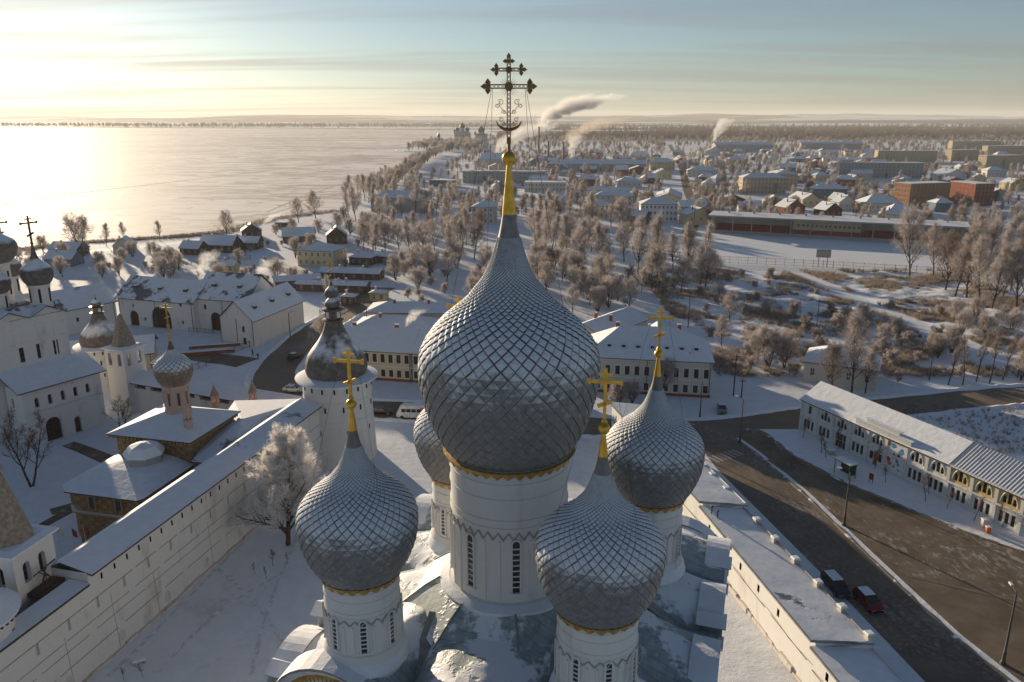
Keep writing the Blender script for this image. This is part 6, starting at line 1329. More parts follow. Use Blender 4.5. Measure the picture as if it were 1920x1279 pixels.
# ------------------------------------------------------------------ works chimneys and plumes
def stack(label, x, y, h, r):
    t = thing('works_chimney', label, 'chimney', (x, y, 0)); m = MB(); m.lathe([(r * 1.3, 0), (r, h * 0.5), (r * 0.85, h)], 14); m.build('shaft', 'iron', t, 40); m = MB(); m.lathe([(r * 1.05, h - 1.2), (r * 1.1, h - 0.2), (r * 0.8, h + 0.1)], 14); m.build('rim', 'dark_metal', t)
stack('left of three thin dark works chimneys under the steam', 36, 1090, 43, 1.2); stack('middle thin dark works chimney, the shorter one', 46, 1030, 26, 1.2); stack('right thin dark works chimney with brownish smoke', 61, 960, 27, 1.1)
pn = 0
def plume(label, c, size, dens, col=(0.99, 0.985, 0.98), lean=0.6, w=0.42):
    """steam rising and drifting downwind: a box of air whose density thins out from a leaning, widening core"""
    global pn; pn += 1; sx, sz = size; m = MB(); m.bb(-0.25 * sx, sx * 1.15, -0.45 * sx, 0.45 * sx, 0, sz * 1.25)
    mt = bpy.data.materials.new('steam'); mt.use_nodes = True; T = mt.node_tree; T.nodes.clear()
    def N(t, **k):
        x = T.nodes.new(t)
        for a, b in k.items(): setattr(x, a, b)
        return x
    def M(op, a, b=None, cl=False):
        x = N('ShaderNodeMath', operation=op, use_clamp=cl)
        for i, q in enumerate((a, b)):
            if q is None: continue
            if isinstance(q, (int, float)): x.inputs[i].default_value = q
            else: T.links.new(q, x.inputs[i])
        return x.outputs[0]
    tcn = N('ShaderNodeTexCoord'); nz0 = N('ShaderNodeTexNoise'); nz0.inputs['Scale'].default_value = 2.2 / min(sx, sz); nz0.inputs['Detail'].default_value = 3; T.links.new(tcn.outputs['Object'], nz0.inputs['Vector'])
    off = N('ShaderNodeVectorMath', operation='MULTIPLY_ADD'); T.links.new(nz0.outputs['Color'], off.inputs[0]); off.inputs[1].default_value = (0.5 * sx, 0.4 * sx, 0.5 * sz); T.links.new(tcn.outputs['Object'], off.inputs[2])
    sp = N('ShaderNodeSeparateXYZ'); T.links.new(off.outputs[0], sp.inputs[0]); X = M('DIVIDE', M('SUBTRACT', sp.outputs[0], 0.25 * sx), sx); Y = M('DIVIDE', M('SUBTRACT', sp.outputs[1], 0.2 * sx), sx); Zr = M('MAXIMUM', M('DIVIDE', M('SUBTRACT', sp.outputs[2], 0.25 * sz), sz), 0.0)
    ax = M('SUBTRACT', X, M('MULTIPLY', M('POWER', Zr, 1.4), lean)); rad = M('ADD', M('MULTIPLY', Zr, w), 0.05)
    d = M('DIVIDE', M('SQRT', M('ADD', M('MULTIPLY', ax, ax), M('MULTIPLY', Y, Y))), rad)
    core = M('POWER', M('SUBTRACT', 1.0, M('MINIMUM', d, 1.0)), 0.8); fade = M('SUBTRACT', 1.0, M('POWER', M('MINIMUM', Zr, 1.0), 2.0))
    nz = N('ShaderNodeTexNoise'); nz.inputs['Scale'].default_value = 7.0 / min(sx, sz); nz.inputs['Detail'].default_value = 4; nz.inputs['Roughness'].default_value = 0.62; T.links.new(tcn.outputs['Object'], nz.inputs['Vector'])
    mr = N('ShaderNodeMapRange'); mr.inputs[1].default_value = 0.36; mr.inputs[2].default_value = 0.66; mr.inputs[4].default_value = dens * 7; T.links.new(nz.outputs['Fac'], mr.inputs[0])
    v = N('ShaderNodeVolumePrincipled'); v.inputs['Color'].default_value = col + (1,); v.inputs['Anisotropy'].default_value = 0.2; T.links.new(M('MULTIPLY', M('MULTIPLY', mr.outputs[0], core), fade), v.inputs['Density']); o_ = N('ShaderNodeOutputMaterial'); T.links.new(v.outputs[0], o_.inputs['Volume'])
    o = m.build('steam_plume', [mt]); o.location = c; tag(o, label, 'steam'); return o
plume('biggest white steam cloud drifting right from the left works chimney', (37, 1085, 43), (100, 40), 0.09, lean=0.8)
plume('brownish smoke drifting from the right works chimney', (61, 958, 27), (70, 28), 0.03, (0.80, 0.72, 0.62), 0.9)
plume('white steam rising behind the works roof', (72, 1000, 6), (26, 30), 0.12, lean=0.3)
plume('pale steam behind the golden cross at the monastery', (-25, 1150, 4), (80, 44), 0.05, lean=0.9)
plume('white plume over the far works building', (370, 1500, 12), (44, 42), 0.08, lean=0.6)
plume('thin smoke from the roof behind the cream house', (-24.5, 176, 9.0), (5.0, 4.2), 0.35, lean=0.7)
plume('smoke curling up behind the steep grey yard roof', (-95, 236, 8), (8, 9), 0.22, lean=0.6)
plume('second thin smoke beside the yellow hut', (-80, 243, 6), (7, 7), 0.14, lean=0.7)
plume('small chimney smoke in the lakeside village', (-118, 375, 6), (9, 6), 0.18, lean=0.9)
# ------------------------------------------------------------------ trees
def gen_tree(seed, H=10.0, spread=0.42, trunks=1, clear=0.18, up=0.55, nl1=13, nl2=7, nl3=5, ntw=7, tw=0.045, tl=1.15, r0=0.2, droop=0.0):
    """bare tree: returns (limb MB, twig MB)"""
    R = random.Random(seed); limb, twg = MB(), MB(); Z = Vector((0, 0, 1))
    def perp(d):
        a = Vector((R.gauss(0, 1), R.gauss(0, 1), R.gauss(0, 1))); a -= d * a.dot(d); return a.normalized()
    def grow(p, d, L, r, n, wob, upk):
        pts = [p.copy()]; dirs = []; st = L / n
        for i in range(n):
            d = (d + perp(d) * R.uniform(0, wob) + Z * upk * 0.12).normalized(); p = p + d * st; pts.append(p.copy()); dirs.append(d.copy())
        return pts, dirs, [r * (1 - 0.78 * i / n) for i in range(n + 1)]
    def twigs(p, d, n):
        for _ in range(n):
            q = (d * R.uniform(0.25, 1.0) + perp(d) * R.uniform(0.4, 1.0) + Z * R.uniform(-0.15 - droop, 0.45 - droop)).normalized(); l = tl * R.uniform(0.55, 1.25); s = perp(q) * tw * R.uniform(0.5, 0.9)
            e = p + q * l; k = p + q * l * 0.55 + perp(q) * l * 0.12
            twg.add([p - s, p + s, k + s * 0.8, e, k - s * 0.8], [(0, 1, 2, 3, 4)])
            for h in range(1):
                b = p.lerp(e, R.uniform(0.35, 0.9)); w = (q + perp(q) * R.uniform(0.5, 0.9)).normalized(); t2 = perp(w) * tw * 0.55; e2 = b + w * l * R.uniform(0.35, 0.6); twg.add([b - t2, b + t2, e2], [(0, 1, 2)])
    for t in range(trunks):
        az = 2 * pi * t / trunks + R.uniform(-0.4, 0.4); lean = 0 if trunks == 1 else R.uniform(0.15, 0.38); d = Vector((cos(az) * lean, sin(az) * lean, 1)).normalized()
        HH = H * (1 if trunks == 1 else R.uniform(0.78, 1.0)); pts, dirs, rad = grow(Vector((cos(az) * 0.12 * (trunks > 1), sin(az) * 0.12 * (trunks > 1), -0.1)), d, HH * 0.9, r0 * (1 if trunks == 1 else 0.7), 9, 0.12, 0.4)
        limb.tube(pts, rad, 6); N1 = nl1 if trunks == 1 else max(4, int(nl1 * 0.62))
        for i in range(N1):
            f = clear + (1 - clear) * (i + R.random()) / N1; k = min(8, int(f * 9)); b = pts[k].lerp(pts[k + 1], f * 9 - k); a = i * 2.4 + R.uniform(-0.5, 0.5); rr = rad[k] * 0.55
            out = Vector((cos(a), sin(a), 0)); dd = (out * (1 - up * (0.6 + 0.6 * f)) + Z * (0.25 + up * (0.5 + f * 0.8))).normalized()
            L1 = HH * spread * (1.12 - 0.75 * max(0, f - 0.25)) * R.uniform(0.75, 1.15); p1, d1, r1 = grow(b, dd, L1, rr, 5, 0.28, 0.6 - droop); limb.tube(p1, r1, 4)
            for j in range(nl2):
                g = 0.25 + 0.75 * (j + R.random()) / nl2; k2 = min(4, int(g * 5)); b2 = p1[k2].lerp(p1[k2 + 1], g * 5 - k2); d2 = (d1[k2] * 0.75 + perp(d1[k2]) * 0.75 + Z * (0.2 - droop * 0.5)).normalized(); L2 = L1 * 0.48 * (1.15 - 0.5 * g) * R.uniform(0.7, 1.2)
                p2, e2, r2 = grow(b2, d2, L2, r1[k2] * 0.5 + 0.006, 3, 0.3, 0.4 - droop); limb.tube(p2, r2, 3, cap=False)
                for h in range(nl3):
                    g2 = 0.3 + 0.7 * (h + R.random()) / nl3; k3 = min(2, int(g2 * 3)); b3 = p2[k3].lerp(p2[k3 + 1], g2 * 3 - k3); twigs(b3, e2[k3], ntw if h else ntw + 2)
    return limb, twg
TREES = {}
def tree_kind(key, twigmat, n=3, **k):
    TREES[key] = []
    for i in range(n):
        l, t = gen_tree(hash(key) % 1 + sum(map(ord, key)) * 7 + i * 31, **k); TREES[key].append((l.mesh('trunk', 'bark', 60), t.mesh('crown', twigmat), l, t))
tree_kind('willow', 'twig_frost', 3, H=10, spread=0.46, trunks=4, clear=0.12, up=0.5, nl1=15, nl2=7, nl3=5, ntw=4, tw=0.02, tl=1.3, r0=0.26)
tree_kind('round', 'twig_frost', 3, H=10, spread=0.46, clear=0.16, up=0.45, nl1=20, nl2=8, nl3=5, ntw=4, tw=0.020, tl=1.15, r0=0.2)
tree_kind('tall', 'twig_frost', 3, H=13, spread=0.31, clear=0.22, up=0.62, nl1=24, nl2=7, nl3=5, ntw=4, tw=0.019, tl=1.15, r0=0.2)
tree_kind('brown', 'twig_brown', 3, H=10, spread=0.42, clear=0.22, up=0.5, nl1=20, nl2=7, nl3=5, ntw=4, tw=0.019, tl=1.15, r0=0.2)
tree_kind('bare', 'twig_dark', 2, H=10, spread=0.42, trunks=2, clear=0.25, up=0.5, nl1=15, nl2=7, nl3=4, ntw=3, tw=0.020, tl=0.6, r0=0.24)
tree_kind('poplar', 'twig_brown', 2, H=15, spread=0.17, clear=0.16, up=0.75, nl1=24, nl2=6, nl3=4, ntw=4, tw=0.019, tl=0.7, r0=0.2)
tree_kind('bush', 'twig_frost', 3, H=3.4, spread=0.5, trunks=6, clear=0.05, up=0.5, nl1=9, nl2=6, nl3=4, ntw=5, tw=0.020, tl=0.5, r0=0.07)
tree_kind('rime', 'twig_white', 1, H=10.4, spread=0.40, clear=0.10, up=0.46, nl1=36, nl2=10, nl3=7, ntw=9, tw=0.022, tl=0.66, r0=0.24)
tree_kind('sapling', 'twig_dark', 2, H=3.6, spread=0.26, clear=0.35, up=0.65, nl1=9, nl2=4, nl3=2, ntw=2, tw=0.014, tl=0.4, r0=0.055)
tree_kind('slim', 'twig_brown', 2, H=12, spread=0.17, clear=0.42, up=0.55, nl1=15, nl2=5, nl3=4, ntw=4, tw=0.02, tl=0.6, r0=0.17)
def spruce():
    l, t = MB(), MB(); R = random.Random(3); l.tube([(0, 0, 0), (0, 0, 9)], [0.16, 0.03], 6)
    for i in range(26):
        z = 0.8 + 8.1 * i / 26; rr = 2.1 * (1 - z / 9.3)
        for j in range(9):
            a = j * 0.7 + i * 1.3 + R.uniform(-0.2, 0.2); e = Vector((cos(a) * rr, sin(a) * rr, z - 0.45 * rr)); s = Vector((-sin(a), cos(a), 0)) * 0.28 * (0.4 + rr / 2); m_ = Vector((cos(a) * rr * 0.5, sin(a) * rr * 0.5, z - 0.12 * rr))
            t.add([(0, 0, z), m_ - s, e, m_ + s], [(0, 1, 2, 3)])
    TREES['spruce'] = [(l.mesh('trunk', 'bark'), t.mesh('crown', 'needle'), l, t)]
spruce()
NTREE = 0
def tree(key, x, y, s, label, group=None, name='frosted_tree', cat='tree', rz=None, z=0.0, sy=1.0, k=None):
    global NTREE; NTREE += 1; V = TREES[key]; v = V[NTREE % len(V) if k is None else k % len(V)]
    o = bpy.data.objects.new(name, None); COL.objects.link(o); o.empty_display_size = 0.3; o.location = (x, y, z); o.rotation_euler = (0, 0, random.uniform(0, 6.28) if rz is None else rz); o.scale = (s * sy, s * sy, s); tag(o, label, cat, group)
    link('trunk', v[0], o); link('crown', v[1], o); return o
def at_px(px, py): g = G(px, py); return g.x, g.y
random.seed(99)
tree('rime', *at_px(540, 1022), 1.40, 'big rime-white tree inside the courtyard beside the fortress wall')
tree('bare', *at_px(60, 912), 1.2, 'dark bare double-trunked tree in the courtyard by the gate church')
tree('bare', *at_px(228, 812), 0.72, 'thin dark bare tree against the inner wall')
for i, (px, py) in enumerate(((478, 1078), (512, 1062), (540, 1058), (500, 1085), (232, 1275), (268, 1270))): tree('sapling', *at_px(px, py), 0.45 if i != 1 else 0.75, 'small bare shrub in the courtyard snow, ' + ('near the lower edge' if py > 1200 else 'below the rime-white tree'), 'courtyard shrubs, ' + ('near the edge' if py > 1200 else 'below the big tree'), 'courtyard_shrub', 'shrub')
tree('spruce', *at_px(797, 968), 0.28, 'little dark spruce left of the main drum', name='spruce')
tree('willow', *at_px(152, 470), 1.55, 'largest frosted willow standing at the lake shore', sy=0.95)
for px, py, s, lab in ((200, 462, 1.0, 'slender frosted tree right of the great willow'), (234, 452, 0.85, 'lone thin tree on the shore left of the bushes'), (425, 447, 1.15, 'round frosted tree above the timber cottages'), (560, 418, 1.2, 'left of the two round willows on the shore'), (592, 410, 1.35, 'right of the two round willows on the shore'), (300, 452, 0.9, 'low spreading shore tree among bushes')): tree('round' if s > 1 else 'tall', *at_px(px, py), s * (1.0 if s > 1 else 0.75), lab, name='shore_tree')
for px, py, s, lab in ((1705, 522, 2.5, 'tall dark tree alone before the right end of the grandstand'),): tree('round', *at_px(px, py), s * 0.88, lab, name='tall_tree', sy=0.75)
for px, py, s in ((1195, 520, 1.55), (1232, 516, 1.6), (1262, 512, 1.1), (1292, 500, 1.2), (1322, 494, 1.15)): tree('tall', *at_px(px, py), s, 'tall frosted birch at the corner of the stadium pitch', 'frosted trees by the pitch corner', 'birch_tree')
for i, (px, py) in enumerate(((1812, 560), (1835, 575), (1858, 585), (1880, 560), (1905, 590), (1850, 545), (1772, 548), (1790, 560), (1895, 545), (1918, 570), (1820, 530), (1870, 530), (1780, 525), (1750, 520))): tree('tall' if i % 3 else 'brown', *at_px(px, py), random.uniform(1.35, 1.75), 'tall tree of the dense grove right of the stadium', 'grove right of the stadium', 'grove_tree')
for px, py in ((1778, 722), (1805, 722), (1830, 716), (1855, 718), (1880, 712), (1908, 708), (1935, 705)): tree('slim', *at_px(px, py), random.uniform(0.9, 1.08), 'slender roadside tree in the row along the right road', 'row of slender trees along the right road', 'roadside_tree')
for px, py, s, k_, lab in ((1596, 742, 1.3, 'tall', 'large tree right beside the small plastered house'), (1560, 742, 1.0, 'brown', 'brown tree at the corner of the small plastered house'), (1622, 738, 0.8, 'tall', 'second tree behind the plastered house corner'), (1440, 690, 0.95, 'willow', 'wide frosted thicket left of the small plastered house'), (1418, 682, 0.8, 'willow', 'left shoot of the frosted thicket'), (1470, 690, 0.85, 'willow', 'right shoot of the frosted thicket by the house'), (1352, 652, 0.68, 'round', 'round rust-tinted bush right of the pale house'), (1368, 606, 0.75, 'round', 'frosted tree on the snowy slope above the pale house'), (1345, 575, 0.7, 'round', 'upper frosted tree on the snowy slope')): tree(k_, *at_px(px, py), s, lab, name='scrub_tree')
tree('round', *at_px(1240, 745), 0.72, 'frosted tree in front of the pale house facade', name='street_tree'); tree('willow', *at_px(1185, 760), 0.5, 'bushy frosted tree before the pale house, half behind a dome', name='street_tree'); tree('bush', *at_px(1160, 762), 1.3, 'bush at the left end of the pale house', name='street_bush', cat='shrub')
tree('round', *at_px(598, 668), 0.85, 'frosted tree just left of the corner tower roof', name='street_tree'); tree('tall', *at_px(618, 560), 0.55, 'thin frosted street tree near the far kiosks', name='street_tree')
for px, py in ((1505, 822), (1540, 850), (1572, 843), (1548, 860), (1640, 880), (1660, 907), (1735, 942), (1741, 927), (1775, 955), (1826, 978), (1880, 990)): tree('sapling', *at_px(px, py), random.uniform(0.85, 1.2), 'thin bare sapling on the snowy pavement of the arcade', 'saplings along the arcade pavement', 'sapling', 'tree')
# frosted thickets by zone: (pixel polygon box, kinds, count, scale range, label, group)
ZONES = [
 ((640, 380, 900, 500), ('tall', 'round', 'tall', 'brown'), 46, (0.95, 1.4), 'frosted tree of the grove between lake and main spire', 'grove left of the main spire', 9),
 ((1000, 400, 1180, 500), ('round', 'tall', 'round'), 34, (1.0, 1.45), 'frosted tree of the grove right of the main spire', 'grove right of the main spire', 8),
 ((1000, 500, 1180, 590), ('willow', 'round', 'brown'), 30, (0.7, 1.1), 'low frosted tree of the thicket behind the main dome', 'thicket behind the main dome', 6),
 ((740, 500, 940, 575), ('willow', 'round', 'bush'), 26, (0.7, 1.1), 'low frosted tree of the thicket left of the main dome', 'thicket left of the main dome', 6),
 ((180, 480, 360, 525), ('willow', 'bush'), 26, (0.5, 0.8), 'frosted bush on the slope behind the long yard roof', 'bushes behind the yard range', 5),
 ((370, 432, 760, 545), ('bush', 'bush', 'willow'), 44, (0.5, 0.95), 'frosted bush between the timber houses of the lakeside village', 'bushes of the lakeside village', 4),
 ((30, 470, 180, 520), ('willow', 'round'), 10, (0.4, 0.7), 'frosted tree on the shore beyond the gate church', 'shore trees beyond the gate church', 6),
 ((640, 300, 780, 380), ('round', 'tall'), 26, (1.0, 1.4), 'frosted shore tree beyond the lakeside hall', 'shore trees beyond the lakeside hall', 10),
 ((1180, 430, 1340, 560), ('bush', 'round', 'bush'), 26, (0.6, 1.3), 'frosted scrub at the edge of the pitch', 'scrub below the pitch fence', 5),
 ((1320, 520, 1760, 700), ('bush',), 44, (0.6, 1.35), 'frosted bush in the scrubby valley', 'bushes of the scrubby valley', 4),
 ((1640, 600, 1920, 720), ('bush', 'willow'), 24, (0.4, 0.75), 'rust-grey bush under the roadside trees', 'bushes under the roadside trees', 4),
]
for (x0, y0, x1, y1), kinds, n, (s0, s1), lab, grp, gap in ZONES:
    c = 0; tr = 0; placed = []
    while c < n and tr < n * 30:
        tr += 1; x, y = at_px(random.uniform(x0, x1), random.uniform(y0, y1)); kd = random.choice(kinds); sc = random.uniform(s0, s1)
        if not is_free(x, y, 1.5) or dstream(x, y) < 5 or any((x - a) ** 2 + (y - b) ** 2 < (gap * 0.6) ** 2 for a, b in placed): continue
        if x < -105 and y > 440 and x < -118 + (y - 440) * 0.0: continue
        if min((p - Vector((x, y))).length for p in ST) < 6.5: continue
        placed.append((x, y)); c += 1
        pp_ = (x / y - (x0 - 960) / FPX / 0.98) ; side_ = 'left' if 960 + FPX * x / (y * cos(PITCH) + CAM_H * sin(PITCH)) < (x0 + x1) / 2 else 'right'; nf_ = 'nearer' if y < G(0, (y0 + y1) / 2).y else 'farther'; ad_ = dict(willow='spreading', round='round-crowned', tall='slender', brown='brownish', bush='low')[kd]
        tree(kd, x, y, sc, '%s %s, %s %s side' % (ad_, lab.replace('low frosted', 'frosted'), nf_, side_), '%s, %s %s %s' % (grp, ad_, nf_, side_), 'frosted_bush' if kd == 'bush' else 'frosted_tree', 'shrub' if kd == 'bush' else 'tree')
# ---- the town's countless far trees, one mass
def scatter(name, pts, meshes, kind='stuff'):
    """points mesh -> instances by geometry nodes; pts = (x,y,z,scale,rot,idx)"""
    me = bpy.data.meshes.new(name); me.from_pydata([p[:3] for p in pts], [], [])
    a = me.attributes.new('sc', 'FLOAT', 'POINT'); a.data.foreach_set('value', [p[3] for p in pts]); a = me.attributes.new('rt', 'FLOAT', 'POINT'); a.data.foreach_set('value', [p[4] for p in pts]); a = me.attributes.new('ix', 'INT', 'POINT'); a.data.foreach_set('value', [p[5] for p in pts])
    o = link(name, me); o['kind'] = kind; hid = bpy.data.collections.new(name + '_source')
    for i, m_ in enumerate(meshes): q = bpy.data.objects.new('%s_source_%02d' % (name, i), m_); hid.objects.link(q)
    g = bpy.data.node_groups.new(name, 'GeometryNodeTree'); g.interface.new_socket('Geometry', in_out='INPUT', socket_type='NodeSocketGeometry'); g.interface.new_socket('Geometry', in_out='OUTPUT', socket_type='NodeSocketGeometry')
    N = g.nodes; gi, go = N.new('NodeGroupInput'), N.new('NodeGroupOutput'); ip = N.new('GeometryNodeInstanceOnPoints'); ci = N.new('GeometryNodeCollectionInfo'); ci.inputs['Collection'].default_value = hid; ci.inputs['Separate Children'].default_value = True; ci.inputs['Reset Children'].default_value = True
    ip.inputs['Pick Instance'].default_value = True
    def at(nm, ty):
        q = N.new('GeometryNodeInputNamedAttribute'); q.data_type = ty; q.inputs[0].default_value = nm; return q.outputs[0]
    cx_ = N.new('ShaderNodeCombineXYZ'); g.links.new(at('rt', 'FLOAT'), cx_.inputs[2]); cs = N.new('ShaderNodeCombineXYZ'); s_ = at('sc', 'FLOAT')
    for i in range(3): g.links.new(s_, cs.inputs[i])
    g.links.new(gi.outputs[0], ip.inputs['Points']); g.links.new(ci.outputs[0], ip.inputs['Instance']); g.links.new(at('ix', 'INT'), ip.inputs['Instance Index']); g.links.new(cx_.outputs[0], ip.inputs['Rotation']); g.links.new(cs.outputs[0], ip.inputs['Scale']); g.links.new(ip.outputs[0], go.inputs[0])
    o.modifiers.new('scatter', 'NODES').node_group = g; return o
def whole(key, i):
    l, t = TREES[key][i][2:]; m = MB(); m.add(l.v, l.f, 0); m.add(t.v, t.f, 1); return m.mesh('tree', ['bark', TREES[key][i][1].materials[0]])
src = [whole('round', 0), whole('round', 1), whole('tall', 0), whole('tall', 1), whole('brown', 0), whole('brown', 1), whole('willow', 0), whole('brown', 2), whole('spruce', 0)]
pts = []; random.seed(31); tr = 0
def blocks_view(x, y):
    # keep the yards in front of the surveyed buildings open
    for cx_, cy_, hw, hh in CLEAR:
        if 0 < cy_ - y < cy_ * (9.0 / 46) * 0.75 and abs(x * cy_ / y - cx_) < hw: return True
    return False
while len(pts) < 3400 and tr < 60000:
    tr += 1; u = random.random(); y = 255 + 2100 * u ** 1.7; x = random.uniform(-0.13, 0.70) * y
    if y < 430 and x < 100: continue
    if y < 300 or (y < 350 and 55 < x < 245): continue
    if y > 1250 and x < -90: continue
    if x < -90 + (10 if y > 1000 else 0): continue
    d = mnoise.noise(Vector((x * 0.008, y * 0.008, 7))) * 0.5 + 0.5
    if random.random() > d * 1.35: continue
    if -0.02 * y < x < 0.09 * y and 400 < y < 600 and random.random() < 0.3: continue
    if not is_free(x, y, 2.0): continue
    if blocks_view(x, y) and random.random() < 0.85: continue
    ax = 70 + (y - 330) * 0.19
    if abs(x - ax) < 9: continue
    sr_ = abs(x - (-86 + 0.02 * (y - 860)))
    if sr_ < 8 and 540 < y < 1300: continue
    ix = random.choice([0, 1, 2, 3, 4, 4, 5, 7, 6]) if random.random() > 0.03 else 8
    pts.append((x, y, 0, random.uniform(0.45, 0.95) if y < 1500 else random.uniform(0.7, 1.1), random.uniform(0, 6.28), ix))
for i in range(160):   # monastery point and shoreline
    y = random.uniform(1330, 1720); x = random.uniform(-180, -60) if y > 1380 else random.uniform(-130, -70)
    if is_free(x, y, 3): pts.append((x, y, 0, random.uniform(0.9, 1.5), random.uniform(0, 6), random.choice([0, 1, 6])))
for i in range(90):
    y = random.uniform(600, 1250); pts.append((-104 - 10 * (y > 900) + random.uniform(-5, 6), y, 0, random.uniform(0.9, 1.35), random.uniform(0, 6), random.choice([0, 1, 6])))
scatter('far_town_trees', pts, src)
# far woods: belts of trees out to the plain
fp = []; tr = 0
while len(fp) < 5200 and tr < 60000:
    tr += 1; y = 1900 + 3600 * random.random() ** 1.2; x = random.uniform(-0.12, 0.72) * y
    if mnoise.noise(Vector((x * 0.0004, y * 0.003, 3.3))) < 0.18: continue
    if x < -40 and y < 3700: continue
    fp.append((x, y, 0, random.uniform(1.1, 1.9), random.uniform(0, 6.28), random.choice([0, 1, 2, 3, 2])))
for i in range(1500):
    y = random.uniform(4350, 5600); x = random.uniform(-0.66, 0.05) * y
    if x < -330 and y < 4800 - (x + 3000) * (0.33 if x > -3000 else 0.13) + 60: continue
    fp.append((x, y, 0, random.uniform(1.2, 2.0), random.uniform(0, 6.28), random.choice([0, 1, 2, 3])))
scatter('far_woods', fp, [src[4], src[5], src[7], src[8], src[1]])
# dry frosted grass of the valley and shore
def tuft(seed):
    R = random.Random(seed); m = MB()
    for i in range(26):
        a = R.uniform(0, 6.28); l = R.uniform(0.35, 1.0); r_ = R.uniform(0, 0.35); b = Vector((cos(a) * r_, sin(a) * r_, 0)); e = b + Vector((cos(a) * l * 0.45, sin(a) * l * 0.45, l)); s = Vector((-sin(a), cos(a), 0)) * 0.025; m.tri(b - s, b + s, e)
    return m.mesh('tuft', 'dry_grass')
gp = []; tr = 0; random.seed(12)
while len(gp) < 17000 and tr < 60000:
    tr += 1; x, y = random.uniform(46, 162), random.uniform(166, 292)
    if mnoise.noise(Vector((x * 0.075, y * 0.075, 2))) + 0.4 * mnoise.noise(Vector((x * 0.3, y * 0.3, 2))) < 0.02 or dstream(x, y) < 3.4 or not is_free(x, y, 0.5): continue
    gp.append((x, y, 0.25, random.uniform(0.7, 1.7), random.uniform(0, 6.28), random.randrange(3)))
for i in range(2600):
    k = random.random(); P = [(-221, 339), (-203, 361), (-169, 378), (-149, 392), (-139, 450), (-112, 490)]; j = min(4, int(k * 5)); a, b = Vector(P[j]), Vector(P[j + 1]); p = a.lerp(b, k * 5 - j) + Vector((random.uniform(-1, 9), random.uniform(-4, 3))); gp.append((p.x, p.y, 0, random.uniform(0.6, 1.5), random.uniform(0, 6), random.randrange(3)))
for i in range(900): x, y = at_px(random.uniform(1480, 1920), random.uniform(760, 850)); (x > 74 and is_free(x, y, 0.5)) and gp.append((x, y, 0, random.uniform(0.4, 0.9), random.uniform(0, 6), random.randrange(3)))
scatter('dry_grass', gp, [tuft(1), tuft(2), tuft(3)])
